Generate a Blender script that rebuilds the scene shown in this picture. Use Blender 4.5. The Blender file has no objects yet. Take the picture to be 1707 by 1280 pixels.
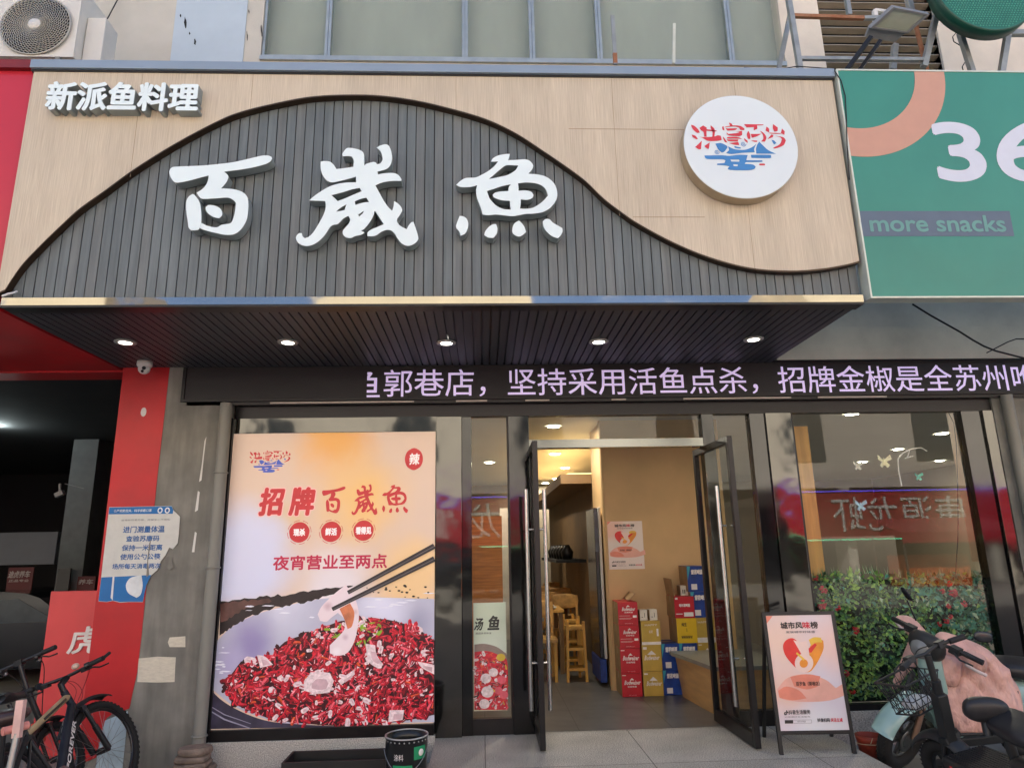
import bpy, bmesh, math, random
from mathutils import Vector, Matrix
from mathutils.geometry import tessellate_polygon

random.seed(7)
SC = bpy.context.scene
COL = SC.collection
R = math.radians

# ------------------------------------------------------------------ camera
FOC, IW, IH = 1130.0, 1707.0, 1280.0
PITCH, YAW, ROLL = R(13.565), R(2.6275), R(-1.148)
CAM = Vector((0.0, -6.2, 1.515))
_f = Vector((math.sin(YAW) * math.cos(PITCH), math.cos(YAW) * math.cos(PITCH), math.sin(PITCH)))
_r = Vector((math.cos(YAW), -math.sin(YAW), 0))
_u = _r.cross(_f)
CR = _r * math.cos(ROLL) + _u * math.sin(ROLL)
CU = -_r * math.sin(ROLL) + _u * math.cos(ROLL)
CF = _f
cam_data = bpy.data.cameras.new('camera')
cam_data.sensor_fit = 'HORIZONTAL'
cam_data.sensor_width = 36.0
cam_data.lens = FOC / IW * 36.0
cam_data.clip_end = 2000
cam_data.clip_start = 0.05
cam = bpy.data.objects.new('camera', cam_data)
COL.objects.link(cam)
m3 = Matrix((CR, CU, -CF)).transposed().to_4x4()
m3.translation = CAM
cam.matrix_world = m3
SC.camera = cam

# ------------------------------------------------------------------ sky, sun, exposure
SUN_EL, SUN_ROT = R(43), R(-22)          # the sun stands behind the shop: its front is in open shade
wd = bpy.data.worlds.new("World")
SC.world = wd
wd.use_nodes = True
_nt = wd.node_tree
_sky = _nt.nodes.new('ShaderNodeTexSky')
_sky.sky_type = 'NISHITA'
_sky.sun_disc = False
_sky.sun_elevation = SUN_EL
_sky.sun_rotation = SUN_ROT
_sky.dust_density = 4.0
_sky.air_density = 0.8
_sky.ozone_density = 1.2
_nt.links.new(_sky.outputs[0], _nt.nodes['Background'].inputs[0])
_nt.nodes['Background'].inputs[1].default_value = 0.14
sl = bpy.data.lights.new('sun', 'SUN')
sl.energy = 5.0
sl.angle = R(0.5)
sl.color = (1.0, 0.96, 0.9)
so = bpy.data.objects.new('sun', sl)
COL.objects.link(so)
so.rotation_euler = Vector((-math.sin(SUN_ROT) * math.cos(SUN_EL), -math.cos(SUN_ROT) * math.cos(SUN_EL), -math.sin(SUN_EL))).to_track_quat('-Z', 'Y').to_euler()
so.location = (0, 10, 40)
SC.view_settings.view_transform = 'Standard'
SC.view_settings.look = 'None'
SC.view_settings.gamma = 1
SC.view_settings.exposure = 1.68
SC.cycles.use_denoising = True
SC.cycles.max_bounces = 10
SC.cycles.transparent_max_bounces = 24
SC.cycles.caustics_reflective = False
SC.cycles.caustics_refractive = False
SC.cycles.sample_clamp_indirect = 6

# ------------------------------------------------------------------ helpers: materials
def lin(c):
    return tuple(((x / 255.0) / 12.92 if x / 255.0 <= 0.04045 else ((x / 255.0 + 0.055) / 1.055) ** 2.4) for x in c[:3]) + (1.0,)

MATS = {}
def M(name, col, rough=0.5, metal=0.0, var=0.08, scale=6.0, bump=0.0, bscale=40.0, stretch=(1, 1, 1), emit=0.0, spec=0.5, coat=0.0, col2=None, detail=4, dist=0.003):
    """procedural surface: base colour with noise variation, optional bump"""
    if name in MATS:
        return MATS[name]
    m = bpy.data.materials.new(name)
    m.use_nodes = True
    nt = m.node_tree
    b = nt.nodes['Principled BSDF']
    tc = nt.nodes.new('ShaderNodeTexCoord')
    mp = nt.nodes.new('ShaderNodeMapping')
    mp.inputs['Scale'].default_value = stretch
    nt.links.new(tc.outputs['Object'], mp.inputs[0])
    nz = nt.nodes.new('ShaderNodeTexNoise')
    nz.inputs['Scale'].default_value = scale
    nz.inputs['Detail'].default_value = detail
    nz.inputs['Roughness'].default_value = 0.6
    nt.links.new(mp.outputs[0], nz.inputs[0])
    rp = nt.nodes.new('ShaderNodeValToRGB')
    L = lin(col)
    if col2 is None:
        a = tuple(max(0, x * (1 - var * 2)) for x in L[:3]) + (1,)
        c = tuple(min(1, x * (1 + var * 2)) for x in L[:3]) + (1,)
    else:
        a, c = L, lin(col2)
    rp.color_ramp.elements[0].position = 0.3
    rp.color_ramp.elements[1].position = 0.7
    rp.color_ramp.elements[0].color = a
    rp.color_ramp.elements[1].color = c
    nt.links.new(nz.outputs[0], rp.inputs[0])
    nt.links.new(rp.outputs[0], b.inputs['Base Color'])
    b.inputs['Roughness'].default_value = rough
    b.inputs['Metallic'].default_value = metal
    b.inputs['Specular IOR Level'].default_value = spec
    if coat:
        b.inputs['Coat Weight'].default_value = coat
        b.inputs['Coat Roughness'].default_value = 0.08
    if rough > 0.12 and not emit:
        rr = nt.nodes.new('ShaderNodeMapRange')
        rr.inputs['To Min'].default_value = rough * 0.8
        rr.inputs['To Max'].default_value = min(1, rough * 1.25)
        nt.links.new(nz.outputs[0], rr.inputs[0])
        nt.links.new(rr.outputs[0], b.inputs['Roughness'])
    if bump:
        n2 = nt.nodes.new('ShaderNodeTexNoise')
        n2.inputs['Scale'].default_value = bscale
        n2.inputs['Detail'].default_value = 3
        nt.links.new(mp.outputs[0], n2.inputs[0])
        bp = nt.nodes.new('ShaderNodeBump')
        bp.inputs['Strength'].default_value = bump
        bp.inputs['Distance'].default_value = dist
        nt.links.new(n2.outputs[0], bp.inputs['Height'])
        nt.links.new(bp.outputs[0], b.inputs['Normal'])
    if emit:
        nt.links.new(rp.outputs[0], b.inputs['Emission Color'])
        b.inputs['Emission Strength'].default_value = emit
    MATS[name] = m
    return m

def nodes_of(m):
    nt = m.node_tree
    return nt, nt.nodes['Principled BSDF']

def M_glass(name, tint=(251, 253, 252), ior=1.45, rough=0.0, wob=0.0):
    if name in MATS:
        return MATS[name]
    m = bpy.data.materials.new(name)
    m.use_nodes = True
    nt = m.node_tree
    nt.nodes.remove(nt.nodes['Principled BSDF'])
    tr = nt.nodes.new('ShaderNodeBsdfTransparent')
    tr.inputs[0].default_value = lin(tint)
    gl = nt.nodes.new('ShaderNodeBsdfGlossy')
    gl.inputs['Roughness'].default_value = rough
    fr = nt.nodes.new('ShaderNodeFresnel')
    fr.inputs[0].default_value = ior
    mx = nt.nodes.new('ShaderNodeMixShader')
    ge = nt.nodes.new('ShaderNodeNewGeometry')          # reflect on the outer face only: the inner face of the sheet is clear
    inv = nt.nodes.new('ShaderNodeMath'); inv.operation = 'SUBTRACT'; inv.inputs[0].default_value = 1
    nt.links.new(ge.outputs['Backfacing'], inv.inputs[1])
    mu = nt.nodes.new('ShaderNodeMath'); mu.operation = 'MULTIPLY'
    nt.links.new(fr.outputs[0], mu.inputs[0]); nt.links.new(inv.outputs[0], mu.inputs[1])
    nt.links.new(mu.outputs[0], mx.inputs[0])
    nt.links.new(tr.outputs[0], mx.inputs[1])
    nt.links.new(gl.outputs[0], mx.inputs[2])
    if wob:
        tc = nt.nodes.new('ShaderNodeTexCoord')
        nz = nt.nodes.new('ShaderNodeTexNoise')
        nz.inputs['Scale'].default_value = 1.6
        nt.links.new(tc.outputs['Object'], nz.inputs[0])
        bp = nt.nodes.new('ShaderNodeBump')
        bp.inputs['Strength'].default_value = wob
        bp.inputs['Distance'].default_value = 0.01
        nt.links.new(nz.outputs[0], bp.inputs['Height'])
        nt.links.new(bp.outputs[0], gl.inputs['Normal'])
        nt.links.new(bp.outputs[0], fr.inputs['Normal'])
    nt.links.new(mx.outputs[0], nt.nodes['Material Output'].inputs[0])
    MATS[name] = m
    return m

def M_emit(name, col, strength):
    if name in MATS:
        return MATS[name]
    m = bpy.data.materials.new(name)
    m.use_nodes = True
    nt, b = nodes_of(m)
    b.inputs['Base Color'].default_value = lin(col)
    b.inputs['Emission Color'].default_value = lin(col)
    b.inputs['Emission Strength'].default_value = strength
    b.inputs['Roughness'].default_value = 0.4
    MATS[name] = m
    return m

# ------------------------------------------------------------------ helpers: geometry
class Plane:
    """drawing plane in the scene: origin, two in-plane axes, normal towards the street"""
    def __init__(s, o, u=(1, 0, 0), v=(0, 0, 1)):
        s.o = Vector(o); s.u = Vector(u).normalized(); s.v = Vector(v).normalized(); s.n = s.u.cross(s.v).normalized()
    def px(s, x, y):
        d = CR * ((x - IW / 2) / FOC) - CU * ((y - IH / 2) / FOC) + CF
        t = (s.o - CAM).dot(s.n) / d.dot(s.n)
        p = CAM + d * t - s.o
        return (p.dot(s.u), p.dot(s.v))
    def pt(s, u, v, w=0.0):
        return s.o + s.u * u + s.v * v + s.n * w

def FP(y):
    return Plane((0, y, 0))

def W(x, y, Y):
    u, v = FP(Y).px(x, y)
    return Vector((u, Y, v))

def smooth(pts, corner=48, n=4):
    """Catmull-Rom through a closed outline; sharp corners stay sharp"""
    N = len(pts); out = []
    def ang(i):
        a = Vector(pts[i]) - Vector(pts[i - 1]); b = Vector(pts[(i + 1) % N]) - Vector(pts[i])
        if a.length < 1e-9 or b.length < 1e-9: return 0
        return math.degrees(a.angle(b))
    cn = [ang(i) > corner for i in range(N)]
    for i in range(N):
        p1 = Vector(pts[i]); p2 = Vector(pts[(i + 1) % N])
        p0 = p1 - (p2 - p1) if cn[i] else Vector(pts[i - 1])
        p3 = p2 + (p2 - p1) if cn[(i + 1) % N] else Vector(pts[(i + 2) % N])
        for k in range(n):
            t = k / n
            q = 0.5 * ((2 * p1) + (p2 - p0) * t + (2 * p0 - 5 * p1 + 4 * p2 - p3) * t * t + (3 * p1 - p0 - 3 * p2 + p3) * t ** 3)
            out.append((q.x, q.y))
    return out

_GL = {}
def glyphs(body, res=3):
    """outline of a line of lettering as (verts2d, faces), from Blender's own font"""
    k = (body, res)
    if k not in _GL:
        cu = bpy.data.curves.new('lettering', 'FONT')
        cu.body = body; cu.resolution_u = res
        o = bpy.data.objects.new('lettering', cu)
        COL.objects.link(o)
        dg = bpy.context.evaluated_depsgraph_get()
        me = bpy.data.meshes.new_from_object(o.evaluated_get(dg))
        bm = bmesh.new(); bm.from_mesh(me)
        bmesh.ops.remove_doubles(bm, verts=bm.verts, dist=1e-5)
        bm.verts.index_update()
        vs = [(v.co.x, v.co.y) for v in bm.verts]
        fs = [[v.index for v in f.verts] for f in bm.faces]
        ed = [(e.link_loops[0].vert.index, e.link_loops[0].link_loop_next.vert.index) for e in bm.edges if len(e.link_loops) == 1]
        bm.free(); bpy.data.meshes.remove(me); bpy.data.objects.remove(o); bpy.data.curves.remove(cu)
        _GL[k] = (vs, fs, ed)
    return _GL[k]

class MB:
    def __init__(s, xf=None):
        s.v = []; s.f = []; s.m = []; s.sm = []; s.xf = xf
    def add(s, vs, fs, mi=0, smooth=False):
        b = len(s.v)
        for p in vs:
            p = Vector(p)
            s.v.append(s.xf @ p if s.xf is not None else p)
        for f in fs:
            s.f.append([b + i for i in f]); s.m.append(mi); s.sm.append(smooth)
        return s
    def box(s, x0, x1, y0, y1, z0, z1, mi=0):
        vs = [(x, y, z) for x in (x0, x1) for y in (y0, y1) for z in (z0, z1)]
        return s.add(vs, [(0, 1, 3, 2), (4, 6, 7, 5), (0, 4, 5, 1), (2, 3, 7, 6), (0, 2, 6, 4), (1, 5, 7, 3)], mi)
    def obox(s, c, a, b, d, mi=0):
        c, a, b, d = Vector(c), Vector(a), Vector(b), Vector(d)
        vs = [c + a * i + b * j + d * k for i in (-1, 1) for j in (-1, 1) for k in (-1, 1)]
        return s.add(vs, [(0, 1, 3, 2), (4, 6, 7, 5), (0, 4, 5, 1), (2, 3, 7, 6), (0, 2, 6, 4), (1, 5, 7, 3)], mi)
    def bar(s, p, q, w, h, mi=0, up=(0, 0, 1)):
        """rectangular bar from p to q"""
        p, q = Vector(p), Vector(q); d = (q - p); up = Vector(up)
        if abs(d.normalized().dot(up)) > 0.98: up = Vector((0, 1, 0))
        a = d.cross(up).normalized() * (w / 2); b = a.cross(d).normalized() * (h / 2)
        return s.obox((p + q) / 2, d / 2, a, b, mi)
    def prism(s, loops, pl, w0, w1, mi=0, side=None):
        """outline(s) in a plane given thickness from w0 (back) to w1 (front)"""
        side = mi if side is None else side
        flat = [p for l in loops for p in l]
        tris = tessellate_polygon([[Vector((p[0], p[1], 0)) for p in l] for l in loops])
        n = len(flat)
        vs = [pl.pt(p[0], p[1], w1) for p in flat]
        s.add(vs, [tuple(t) for t in tris], mi)
        if w0 is not None and abs(w1 - w0) > 1e-6:
            vb = [pl.pt(p[0], p[1], w0) for p in flat]
            s.add(vb, [tuple(reversed(t)) for t in tris], side)
            o = 0
            for l in loops:
                k = len(l)
                s.add([pl.pt(*p, w1) for p in l] + [pl.pt(*p, w0) for p in l], [(i, (i + 1) % k, k + (i + 1) % k, k + i) for i in range(k)], side)
        return s
    def rect(s, pl, u0, v0, u1, v1, w0, w1, mi=0, side=None):
        return s.prism([[(u0, v0), (u1, v0), (u1, v1), (u0, v1)]], pl, w0, w1, mi, side)
    def tube(s, pts, r, n=8, mi=0, closed=False, caps=True):
        pts = [Vector(p) for p in pts]; N = len(pts)
        rs = r if isinstance(r, (list, tuple)) else [r] * N
        prev = None; rings = []
        for i, p in enumerate(pts):
            if closed: t = pts[(i + 1) % N] - pts[i - 1]
            else: t = pts[min(i + 1, N - 1)] - pts[max(i - 1, 0)]
            t.normalize()
            if prev is None:
                a = t.cross(Vector((0, 0, 1)))
                if a.length < 0.05: a = t.cross(Vector((1, 0, 0)))
            else:
                a = prev - t * prev.dot(t)
            a.normalize(); prev = a; b = t.cross(a)
            rings.append([p + (a * math.cos(2 * math.pi * k / n) + b * math.sin(2 * math.pi * k / n)) * rs[i] for k in range(n)])
        vs = [v for g in rings for v in g]; fs = []
        for i in range(N if closed else N - 1):
            j = (i + 1) % N
            for k in range(n):
                fs.append((i * n + k, i * n + (k + 1) % n, j * n + (k + 1) % n, j * n + k))
        s.add(vs, fs, mi, True)
        if caps and not closed:
            s.add(rings[0], [tuple(range(n))], mi); s.add(rings[-1], [tuple(reversed(range(n)))], mi)
        return s
    def lathe(s, prof, o, ax=(0, 0, 1), n=24, mi=0, sm=True):
        o = Vector(o); ax = Vector(ax).normalized()
        a = ax.cross(Vector((0, 0, 1)))
        if a.length < 0.05: a = Vector((1, 0, 0))
        a.normalize(); b = ax.cross(a)
        vs = []
        for r, h in prof:
            for k in range(n):
                t = 2 * math.pi * k / n
                vs.append(o + ax * h + (a * math.cos(t) + b * math.sin(t)) * max(r, 1e-5))
        fs = [(i * n + k, i * n + (k + 1) % n, (i + 1) * n + (k + 1) % n, (i + 1) * n + k) for i in range(len(prof) - 1) for k in range(n)]
        return s.add(vs, fs, mi, sm)
    def cyl(s, p, q, r, n=16, mi=0, r2=None):
        p, q = Vector(p), Vector(q); h = (q - p).length
        r2 = r if r2 is None else r2
        s.lathe([(r, 0), (r2, h)], p, q - p, n, mi, True)
        s.lathe([(0, 0), (r, 0)], p, q - p, n, mi, False)
        return s.lathe([(r2, h), (0, h)], p, q - p, n, mi, False)
    def ring(s, c, nrm, Rr, r, n=32, k=8, mi=0):
        c = Vector(c); nrm = Vector(nrm).normalized()
        a = nrm.cross(Vector((0, 0, 1)))
        if a.length < 0.05: a = Vector((1, 0, 0))
        a.normalize(); b = nrm.cross(a)
        return s.tube([c + (a * math.cos(2 * math.pi * i / n) + b * math.sin(2 * math.pi * i / n)) * Rr for i in range(n)], r, k, mi, True)
    def blob(s, c, a, b, d, n=14, m=8, mi=0, p=2.0):
        """superellipsoid with half axes a, b, d"""
        c, a, b, d = Vector(c), Vector(a), Vector(b), Vector(d)
        def sg(x): return math.copysign(abs(x) ** (2.0 / p), x)
        vs = []; fs = []
        for i in range(m + 1):
            ph = -math.pi / 2 + math.pi * i / m
            for k in range(n):
                t = 2 * math.pi * k / n
                vs.append(c + a * (sg(math.cos(ph)) * sg(math.cos(t))) + b * (sg(math.cos(ph)) * sg(math.sin(t))) + d * sg(math.sin(ph)))
        for i in range(m):
            for k in range(n):
                fs.append((i * n + k, i * n + (k + 1) % n, (i + 1) * n + (k + 1) % n, (i + 1) * n + k))
        return s.add(vs, fs, mi, True)
    def text(s, body, pl, u0, v0, u1, v1, w=0.0, depth=0.0, bold=0.0, mi=0, shear=0.0, side=None, res=3, jag=0.0, clip_u=None):
        """lettering fitted to the rectangle u0..u1, v0..v1 of a plane"""
        vs, fs, ed = glyphs(body, res)
        if not vs: return s
        xs = [p[0] for p in vs]; ys = [p[1] for p in vs]
        x0, x1, y0, y1 = min(xs), max(xs), min(ys), max(ys)
        sx = (u1 - u0) / max(1e-6, x1 - x0); sy = (v1 - v0) / max(1e-6, y1 - y0)
        b = bold * abs(v1 - v0)
        offs = [(0, 0)] if not b else [(0, 0)] + [(b * math.cos(t * math.pi / 4), b * math.sin(t * math.pi / 4)) for t in range(8)]
        rnd = random.Random(3)
        base = [(u0 + (x - x0) * sx + shear * (y - y0) * sy, v0 + (y - y0) * sy) for x, y in vs]
        if jag: base = [(x + rnd.uniform(-jag, jag), y + rnd.uniform(-jag, jag)) for x, y in base]
        side = mi if side is None else side
        for k, (du, dv) in enumerate(offs):
            e = k * (6e-5 if not depth else 2.5e-4)
            s.add([pl.pt(x + du, y + dv, w + depth + e) for x, y in base], fs, mi)
            if depth:
                n = len(base)
                s.add([pl.pt(x + du, y + dv, w + depth + e) for x, y in base] + [pl.pt(x + du, y + dv, w) for x, y in base], [(j, i, n + i, n + j) for i, j in ed], side)
        return s
    def build(s, name, mats, parent=None, bevel=0.0, recalc=False, label=None):
        if not isinstance(mats, (list, tuple)): mats = [mats]
        off = Vector((0, 0, 0)); p = parent
        while p is not None:
            off = off + p.location; p = p.parent
        me = bpy.data.meshes.new(name)
        me.from_pydata([v - off for v in s.v], [], s.f)
        for m in mats: me.materials.append(m)
        me.polygons.foreach_set('material_index', s.m)
        me.polygons.foreach_set('use_smooth', s.sm)
        me.update()
        if recalc:
            bm = bmesh.new(); bm.from_mesh(me); bmesh.ops.recalc_face_normals(bm, faces=bm.faces); bm.to_mesh(me); bm.free()
        o = bpy.data.objects.new(name, me)
        COL.objects.link(o)
        if parent is not None: o.parent = parent
        if bevel:
            md = o.modifiers.new('bevel', 'BEVEL'); md.width = bevel; md.segments = 2; md.limit_method = 'ANGLE'; md.angle_limit = R(50)
        if label: o['label'] = label
        return o

def tag(o, label=None, cat=None, group=None, kind=None):
    if label: o['label'] = label
    if cat: o['category'] = cat
    if group: o['group'] = group
    if kind: o['kind'] = kind
    return o

def thing(name, label, cat, loc=(0, 0, 0), group=None):
    o = bpy.data.objects.new(name, None)
    COL.objects.link(o); o.location = loc; o.empty_display_size = 0.1
    return tag(o, label, cat, group)

def struct(name, mb, mats, **k):
    return tag(mb.build(name, mats, **k), kind='structure')

def copy_tree(o, parent=None):
    c = o.copy(); COL.objects.link(c); c.parent = parent
    for ch in list(o.children): copy_tree(ch, c)
    return c

def lamp(kind, loc, energy, col, size=0.1, parent=None, rot=None, spot=None):
    l = bpy.data.lights.new('lamp_light', kind); l.energy = energy; l.color = col
    if kind == 'AREA': l.size = size
    else: l.shadow_soft_size = size
    if spot: l.spot_size = spot; l.spot_blend = 0.6
    o = bpy.data.objects.new('lamp_light', l); COL.objects.link(o)
    off = Vector((0, 0, 0))
    if parent is not None:
        o.parent = parent; off = parent.location
    o.location = Vector(loc) - off
    if rot: o.rotation_euler = rot
    return o
# ================================================================== materials of the setting
m_road = M('road_concrete', (138, 135, 127), .85, var=.12, scale=2.5, bump=.5, bscale=120, col2=(164, 160, 151), detail=8)
m_granite = M('granite', (132, 130, 122), .6, var=.2, scale=120, bump=.25, bscale=200, col2=(218, 214, 206), detail=2)
m_tile = M('floor_tile', (84, 84, 84), .28, var=.1, scale=3, col2=(112, 111, 108))
m_plaster = M('plaster', (176, 172, 160), .9, var=.06, scale=1.2, bump=.4, bscale=60, col2=(196, 192, 181))
m_bluewall = M('pale_blue_paint', (176, 190, 200), .6, var=.03, scale=2)
m_cream = M('cream_plaster', (214, 204, 188), .85, var=.05, scale=2, bump=.3)
m_alu = M('aluminium', (170, 174, 170), .4, .7, var=.05, scale=9)
m_blind = M('grey_blind', (160, 164, 154), .8, var=.05, scale=1.6, stretch=(1, 1, .3))
m_glass = M_glass('window_glass', ior=1.5)
m_upglass = M_glass('upper_window_glass', (250, 252, 250), ior=1.5, wob=.05)
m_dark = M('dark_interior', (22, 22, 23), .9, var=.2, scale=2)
m_black = M('black_metal', (20, 20, 22), .35, .2, var=.1, scale=12)
m_blackgloss = M('black_polished_stone', (14, 14, 16), .06, var=.3, scale=20, spec=.6)
m_ceil = M('white_ceiling', (206, 206, 200), .9, var=.02, scale=1)
m_tan = M('tan_wall_paint', (206, 172, 124), .6, var=.05, scale=1.5, bump=.15)
m_wood = M('orange_wood', (178, 112, 52), .4, var=.16, scale=3, stretch=(1, 1, 12))
m_brownwall = M('brown_wall', (126, 100, 68), .7, var=.1, scale=2)
m_grey = M('grey_paint', (122, 122, 116), .7, var=.08, scale=2.2, bump=.2)
m_white = M('white_paint', (214, 214, 210), .5, var=.03, scale=6)
m_steel = M('steel', (190, 190, 186), .22, .95, var=.05, scale=20)

def M_mirror(name, col, rough, wob, sc):
    m = M(name, col, rough, .92, var=.05, scale=1.2)
    nt, b = nodes_of(m)
    tc = nt.nodes.new('ShaderNodeTexCoord'); nz = nt.nodes.new('ShaderNodeTexNoise')
    nz.inputs['Scale'].default_value = sc; nz.inputs['Detail'].default_value = 1.5
    nt.links.new(tc.outputs['Object'], nz.inputs[0])
    bp = nt.nodes.new('ShaderNodeBump'); bp.inputs['Strength'].default_value = wob; bp.inputs['Distance'].default_value = .02
    nt.links.new(nz.outputs[0], bp.inputs['Height']); nt.links.new(bp.outputs[0], b.inputs['Normal'])
    return m
m_mirror = M_mirror('dented_mirror_steel', (86, 85, 82), .07, .30, 3.0)
m_mirrordark = M_mirror('dark_mirror_steel', (58, 58, 58), .08, .25, 3.0)
m_strip = M_mirror('mirror_trim', (134, 137, 139), .06, .45, 2.6)

# ================================================================== ground
m_tile.node_tree.links.remove(nodes_of(m_tile)[1].inputs['Roughness'].links[0]); nodes_of(m_tile)[1].inputs['Roughness'].default_value = .32
def streaks(m, sx, sz, amt):
    """rain streaks: noise drawn out vertically, multiplied into a surface"""
    nt, b = nodes_of(m)
    tc = nt.nodes.new('ShaderNodeTexCoord'); mp = nt.nodes.new('ShaderNodeMapping'); mp.inputs['Scale'].default_value = (sx, sx, sz)
    nt.links.new(tc.outputs['Object'], mp.inputs[0])
    nz = nt.nodes.new('ShaderNodeTexNoise'); nz.inputs['Scale'].default_value = 1; nz.inputs['Detail'].default_value = 5
    nt.links.new(mp.outputs[0], nz.inputs[0])
    mr = nt.nodes.new('ShaderNodeMapRange'); mr.inputs['From Min'].default_value = .38; mr.inputs['From Max'].default_value = .62; mr.inputs['To Min'].default_value = 1 - amt; mr.inputs['To Max'].default_value = 1
    nt.links.new(nz.outputs[0], mr.inputs[0])
    mx = nt.nodes.new('ShaderNodeMix'); mx.data_type = 'RGBA'; mx.blend_type = 'MULTIPLY'; mx.inputs[0].default_value = 1
    nt.links.new(b.inputs['Base Color'].links[0].from_socket, mx.inputs[6]); nt.links.new(mr.outputs[0], mx.inputs[7]); nt.links.new(mx.outputs[2], b.inputs['Base Color'])
def tighten(m, a, c):
    for n in m.node_tree.nodes:
        if n.bl_idname == 'ShaderNodeValToRGB': n.color_ramp.elements[0].position = a; n.color_ramp.elements[1].position = c
def speckle(m, sc, amt):
    """large soft stains multiplied into a surface"""
    nt, b = nodes_of(m)
    tc = nt.nodes.new('ShaderNodeTexCoord'); nz = nt.nodes.new('ShaderNodeTexNoise'); nz.inputs['Scale'].default_value = sc; nz.inputs['Detail'].default_value = 6
    nt.links.new(tc.outputs['Object'], nz.inputs[0])
    mr = nt.nodes.new('ShaderNodeMapRange'); mr.inputs['From Min'].default_value = .3; mr.inputs['From Max'].default_value = .7; mr.inputs['To Min'].default_value = 1 - amt; mr.inputs['To Max'].default_value = 1
    nt.links.new(nz.outputs[0], mr.inputs[0])
    mx = nt.nodes.new('ShaderNodeMix'); mx.data_type = 'RGBA'; mx.blend_type = 'MULTIPLY'; mx.inputs[0].default_value = 1
    nt.links.new(b.inputs['Base Color'].links[0].from_socket, mx.inputs[6]); nt.links.new(mr.outputs[0], mx.inputs[7]); nt.links.new(mx.outputs[2], b.inputs['Base Color'])
def ground_joints(m, sx, sy, w, dark):
    nt, b = nodes_of(m)
    tc = nt.nodes.new('ShaderNodeTexCoord'); br = nt.nodes.new('ShaderNodeTexBrick')
    br.offset = 0; br.inputs['Scale'].default_value = 1; br.inputs['Mortar Size'].default_value = w
    br.inputs['Brick Width'].default_value = sx; br.inputs['Row Height'].default_value = sy
    br.inputs['Color1'].default_value = (1, 1, 1, 1); br.inputs['Color2'].default_value = (.9, .9, .9, 1); br.inputs['Mortar'].default_value = (dark, dark, dark, 1)
    nt.links.new(tc.outputs['Object'], br.inputs['Vector'])
    mx = nt.nodes.new('ShaderNodeMix'); mx.data_type = 'RGBA'; mx.blend_type = 'MULTIPLY'; mx.inputs[0].default_value = 1
    src = b.inputs['Base Color'].links[0].from_socket
    nt.links.new(src, mx.inputs[6]); nt.links.new(br.outputs[0], mx.inputs[7]); nt.links.new(mx.outputs[2], b.inputs['Base Color'])
ground_joints(m_tile, .8, .8, .004, .35)
m_slab = M('granite_slab', (140, 135, 124), .6, var=.2, scale=120, bump=.3, bscale=160, col2=(222, 216, 204), detail=2)
tighten(m_slab, .40, .60); speckle(m_slab, 2.2, .30)
ground_joints(m_slab, 1.2, .9, .004, .28)

struct('road', MB().add([(-300, -300, -.17), (300, -300, -.17), (300, 300, -.17), (-300, 300, -.17)], [(0, 1, 2, 3)]), m_road)
struct('pavement', MB().box(-.41, 2.79, -1.55, .03, -.166, 0.0), m_slab, bevel=.006)
struct('floor', MB().box(-2.3, 9.5, .03, 10.0, -.16, -.001), m_tile)
struct('ceiling', MB().box(-2.3, 9.5, .12, 10.0, 2.95, 3.05), m_ceil)

# ================================================================== the shop building
bld = thing('shop_building', 'grey plastered multi storey building holding the fish restaurant on its ground floor', 'building', (0, 0, -.17))
WX = [-2.285, 3.325]
SILL = 6.56
BH = 11.5  # unseen roof height, set by how far its shade reaches
b = MB()
b.box(-30, 30, .3, 11, 3.32, BH)  # unseen bulk, drawn out wide to keep the sun off the front
b.box(-30, 30, 10.2, 11, -.17, 3.32)
b.box(-30, -29.7, .3, 10.2, -.17, 3.32); b.box(29.7, 30, .3, 10.2, -.17, 3.32)
b.box(-30, WX[0], 0, .3, 3.3, BH)
b.box(WX[0], WX[1], 0, .3, 3.3, SILL)
b.box(WX[0], WX[1], 0, .3, 8.7, BH)
b.box(5.07, 30, 0, .3, 3.3, BH)
b.box(3.772, 5.07, 0, .3, 3.3, 6.2); b.box(3.772, 5.07, 0, .3, 8.7, BH)
b.build('upper_wall', m_plaster, bld)
b = MB()
b.box(WX[1], 3.772, -.004, .3, 3.3, BH); b.box(5.07, 5.36, -.03, .3, 3.3, BH); b.box(5.36, 6.3, -.006, .2, 3.3, BH)
b.build('cream_pier', m_cream, bld)
b = MB(); b.box(-3.2, -2.46, -.012, 0, 3.4, 12)
bp_ = b.build('blue_painted_panel', m_bluewall, bld)
# chipped spots of dark paint on the blue panel
b = MB()
pl = FP(-.0135)
rnd = random.Random(5)
for (x, y, r1, r2) in [(301, 27, 1.2, 3), (309, 38, 2, 10), (316, 56, 1.2, 3), (325, 70, 2, 6), (415, 20, 1, 4), (412, 60, 1, 8), (436, 52, 1.5, 10)]:
    u, v = pl.px(x, y)
    pts = [(u + r1 * .0062 * math.cos(t) * rnd.uniform(.5, 1.2) - r2 * .001 * math.sin(t), v + r2 * .0075 * math.sin(t) * rnd.uniform(.7, 1.1)) for t in [k * math.pi / 5 for k in range(10)]]
    b.prism([pts], pl, 0, .0008)
b.build('chipped_paint', m_dark, bp_)
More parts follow.
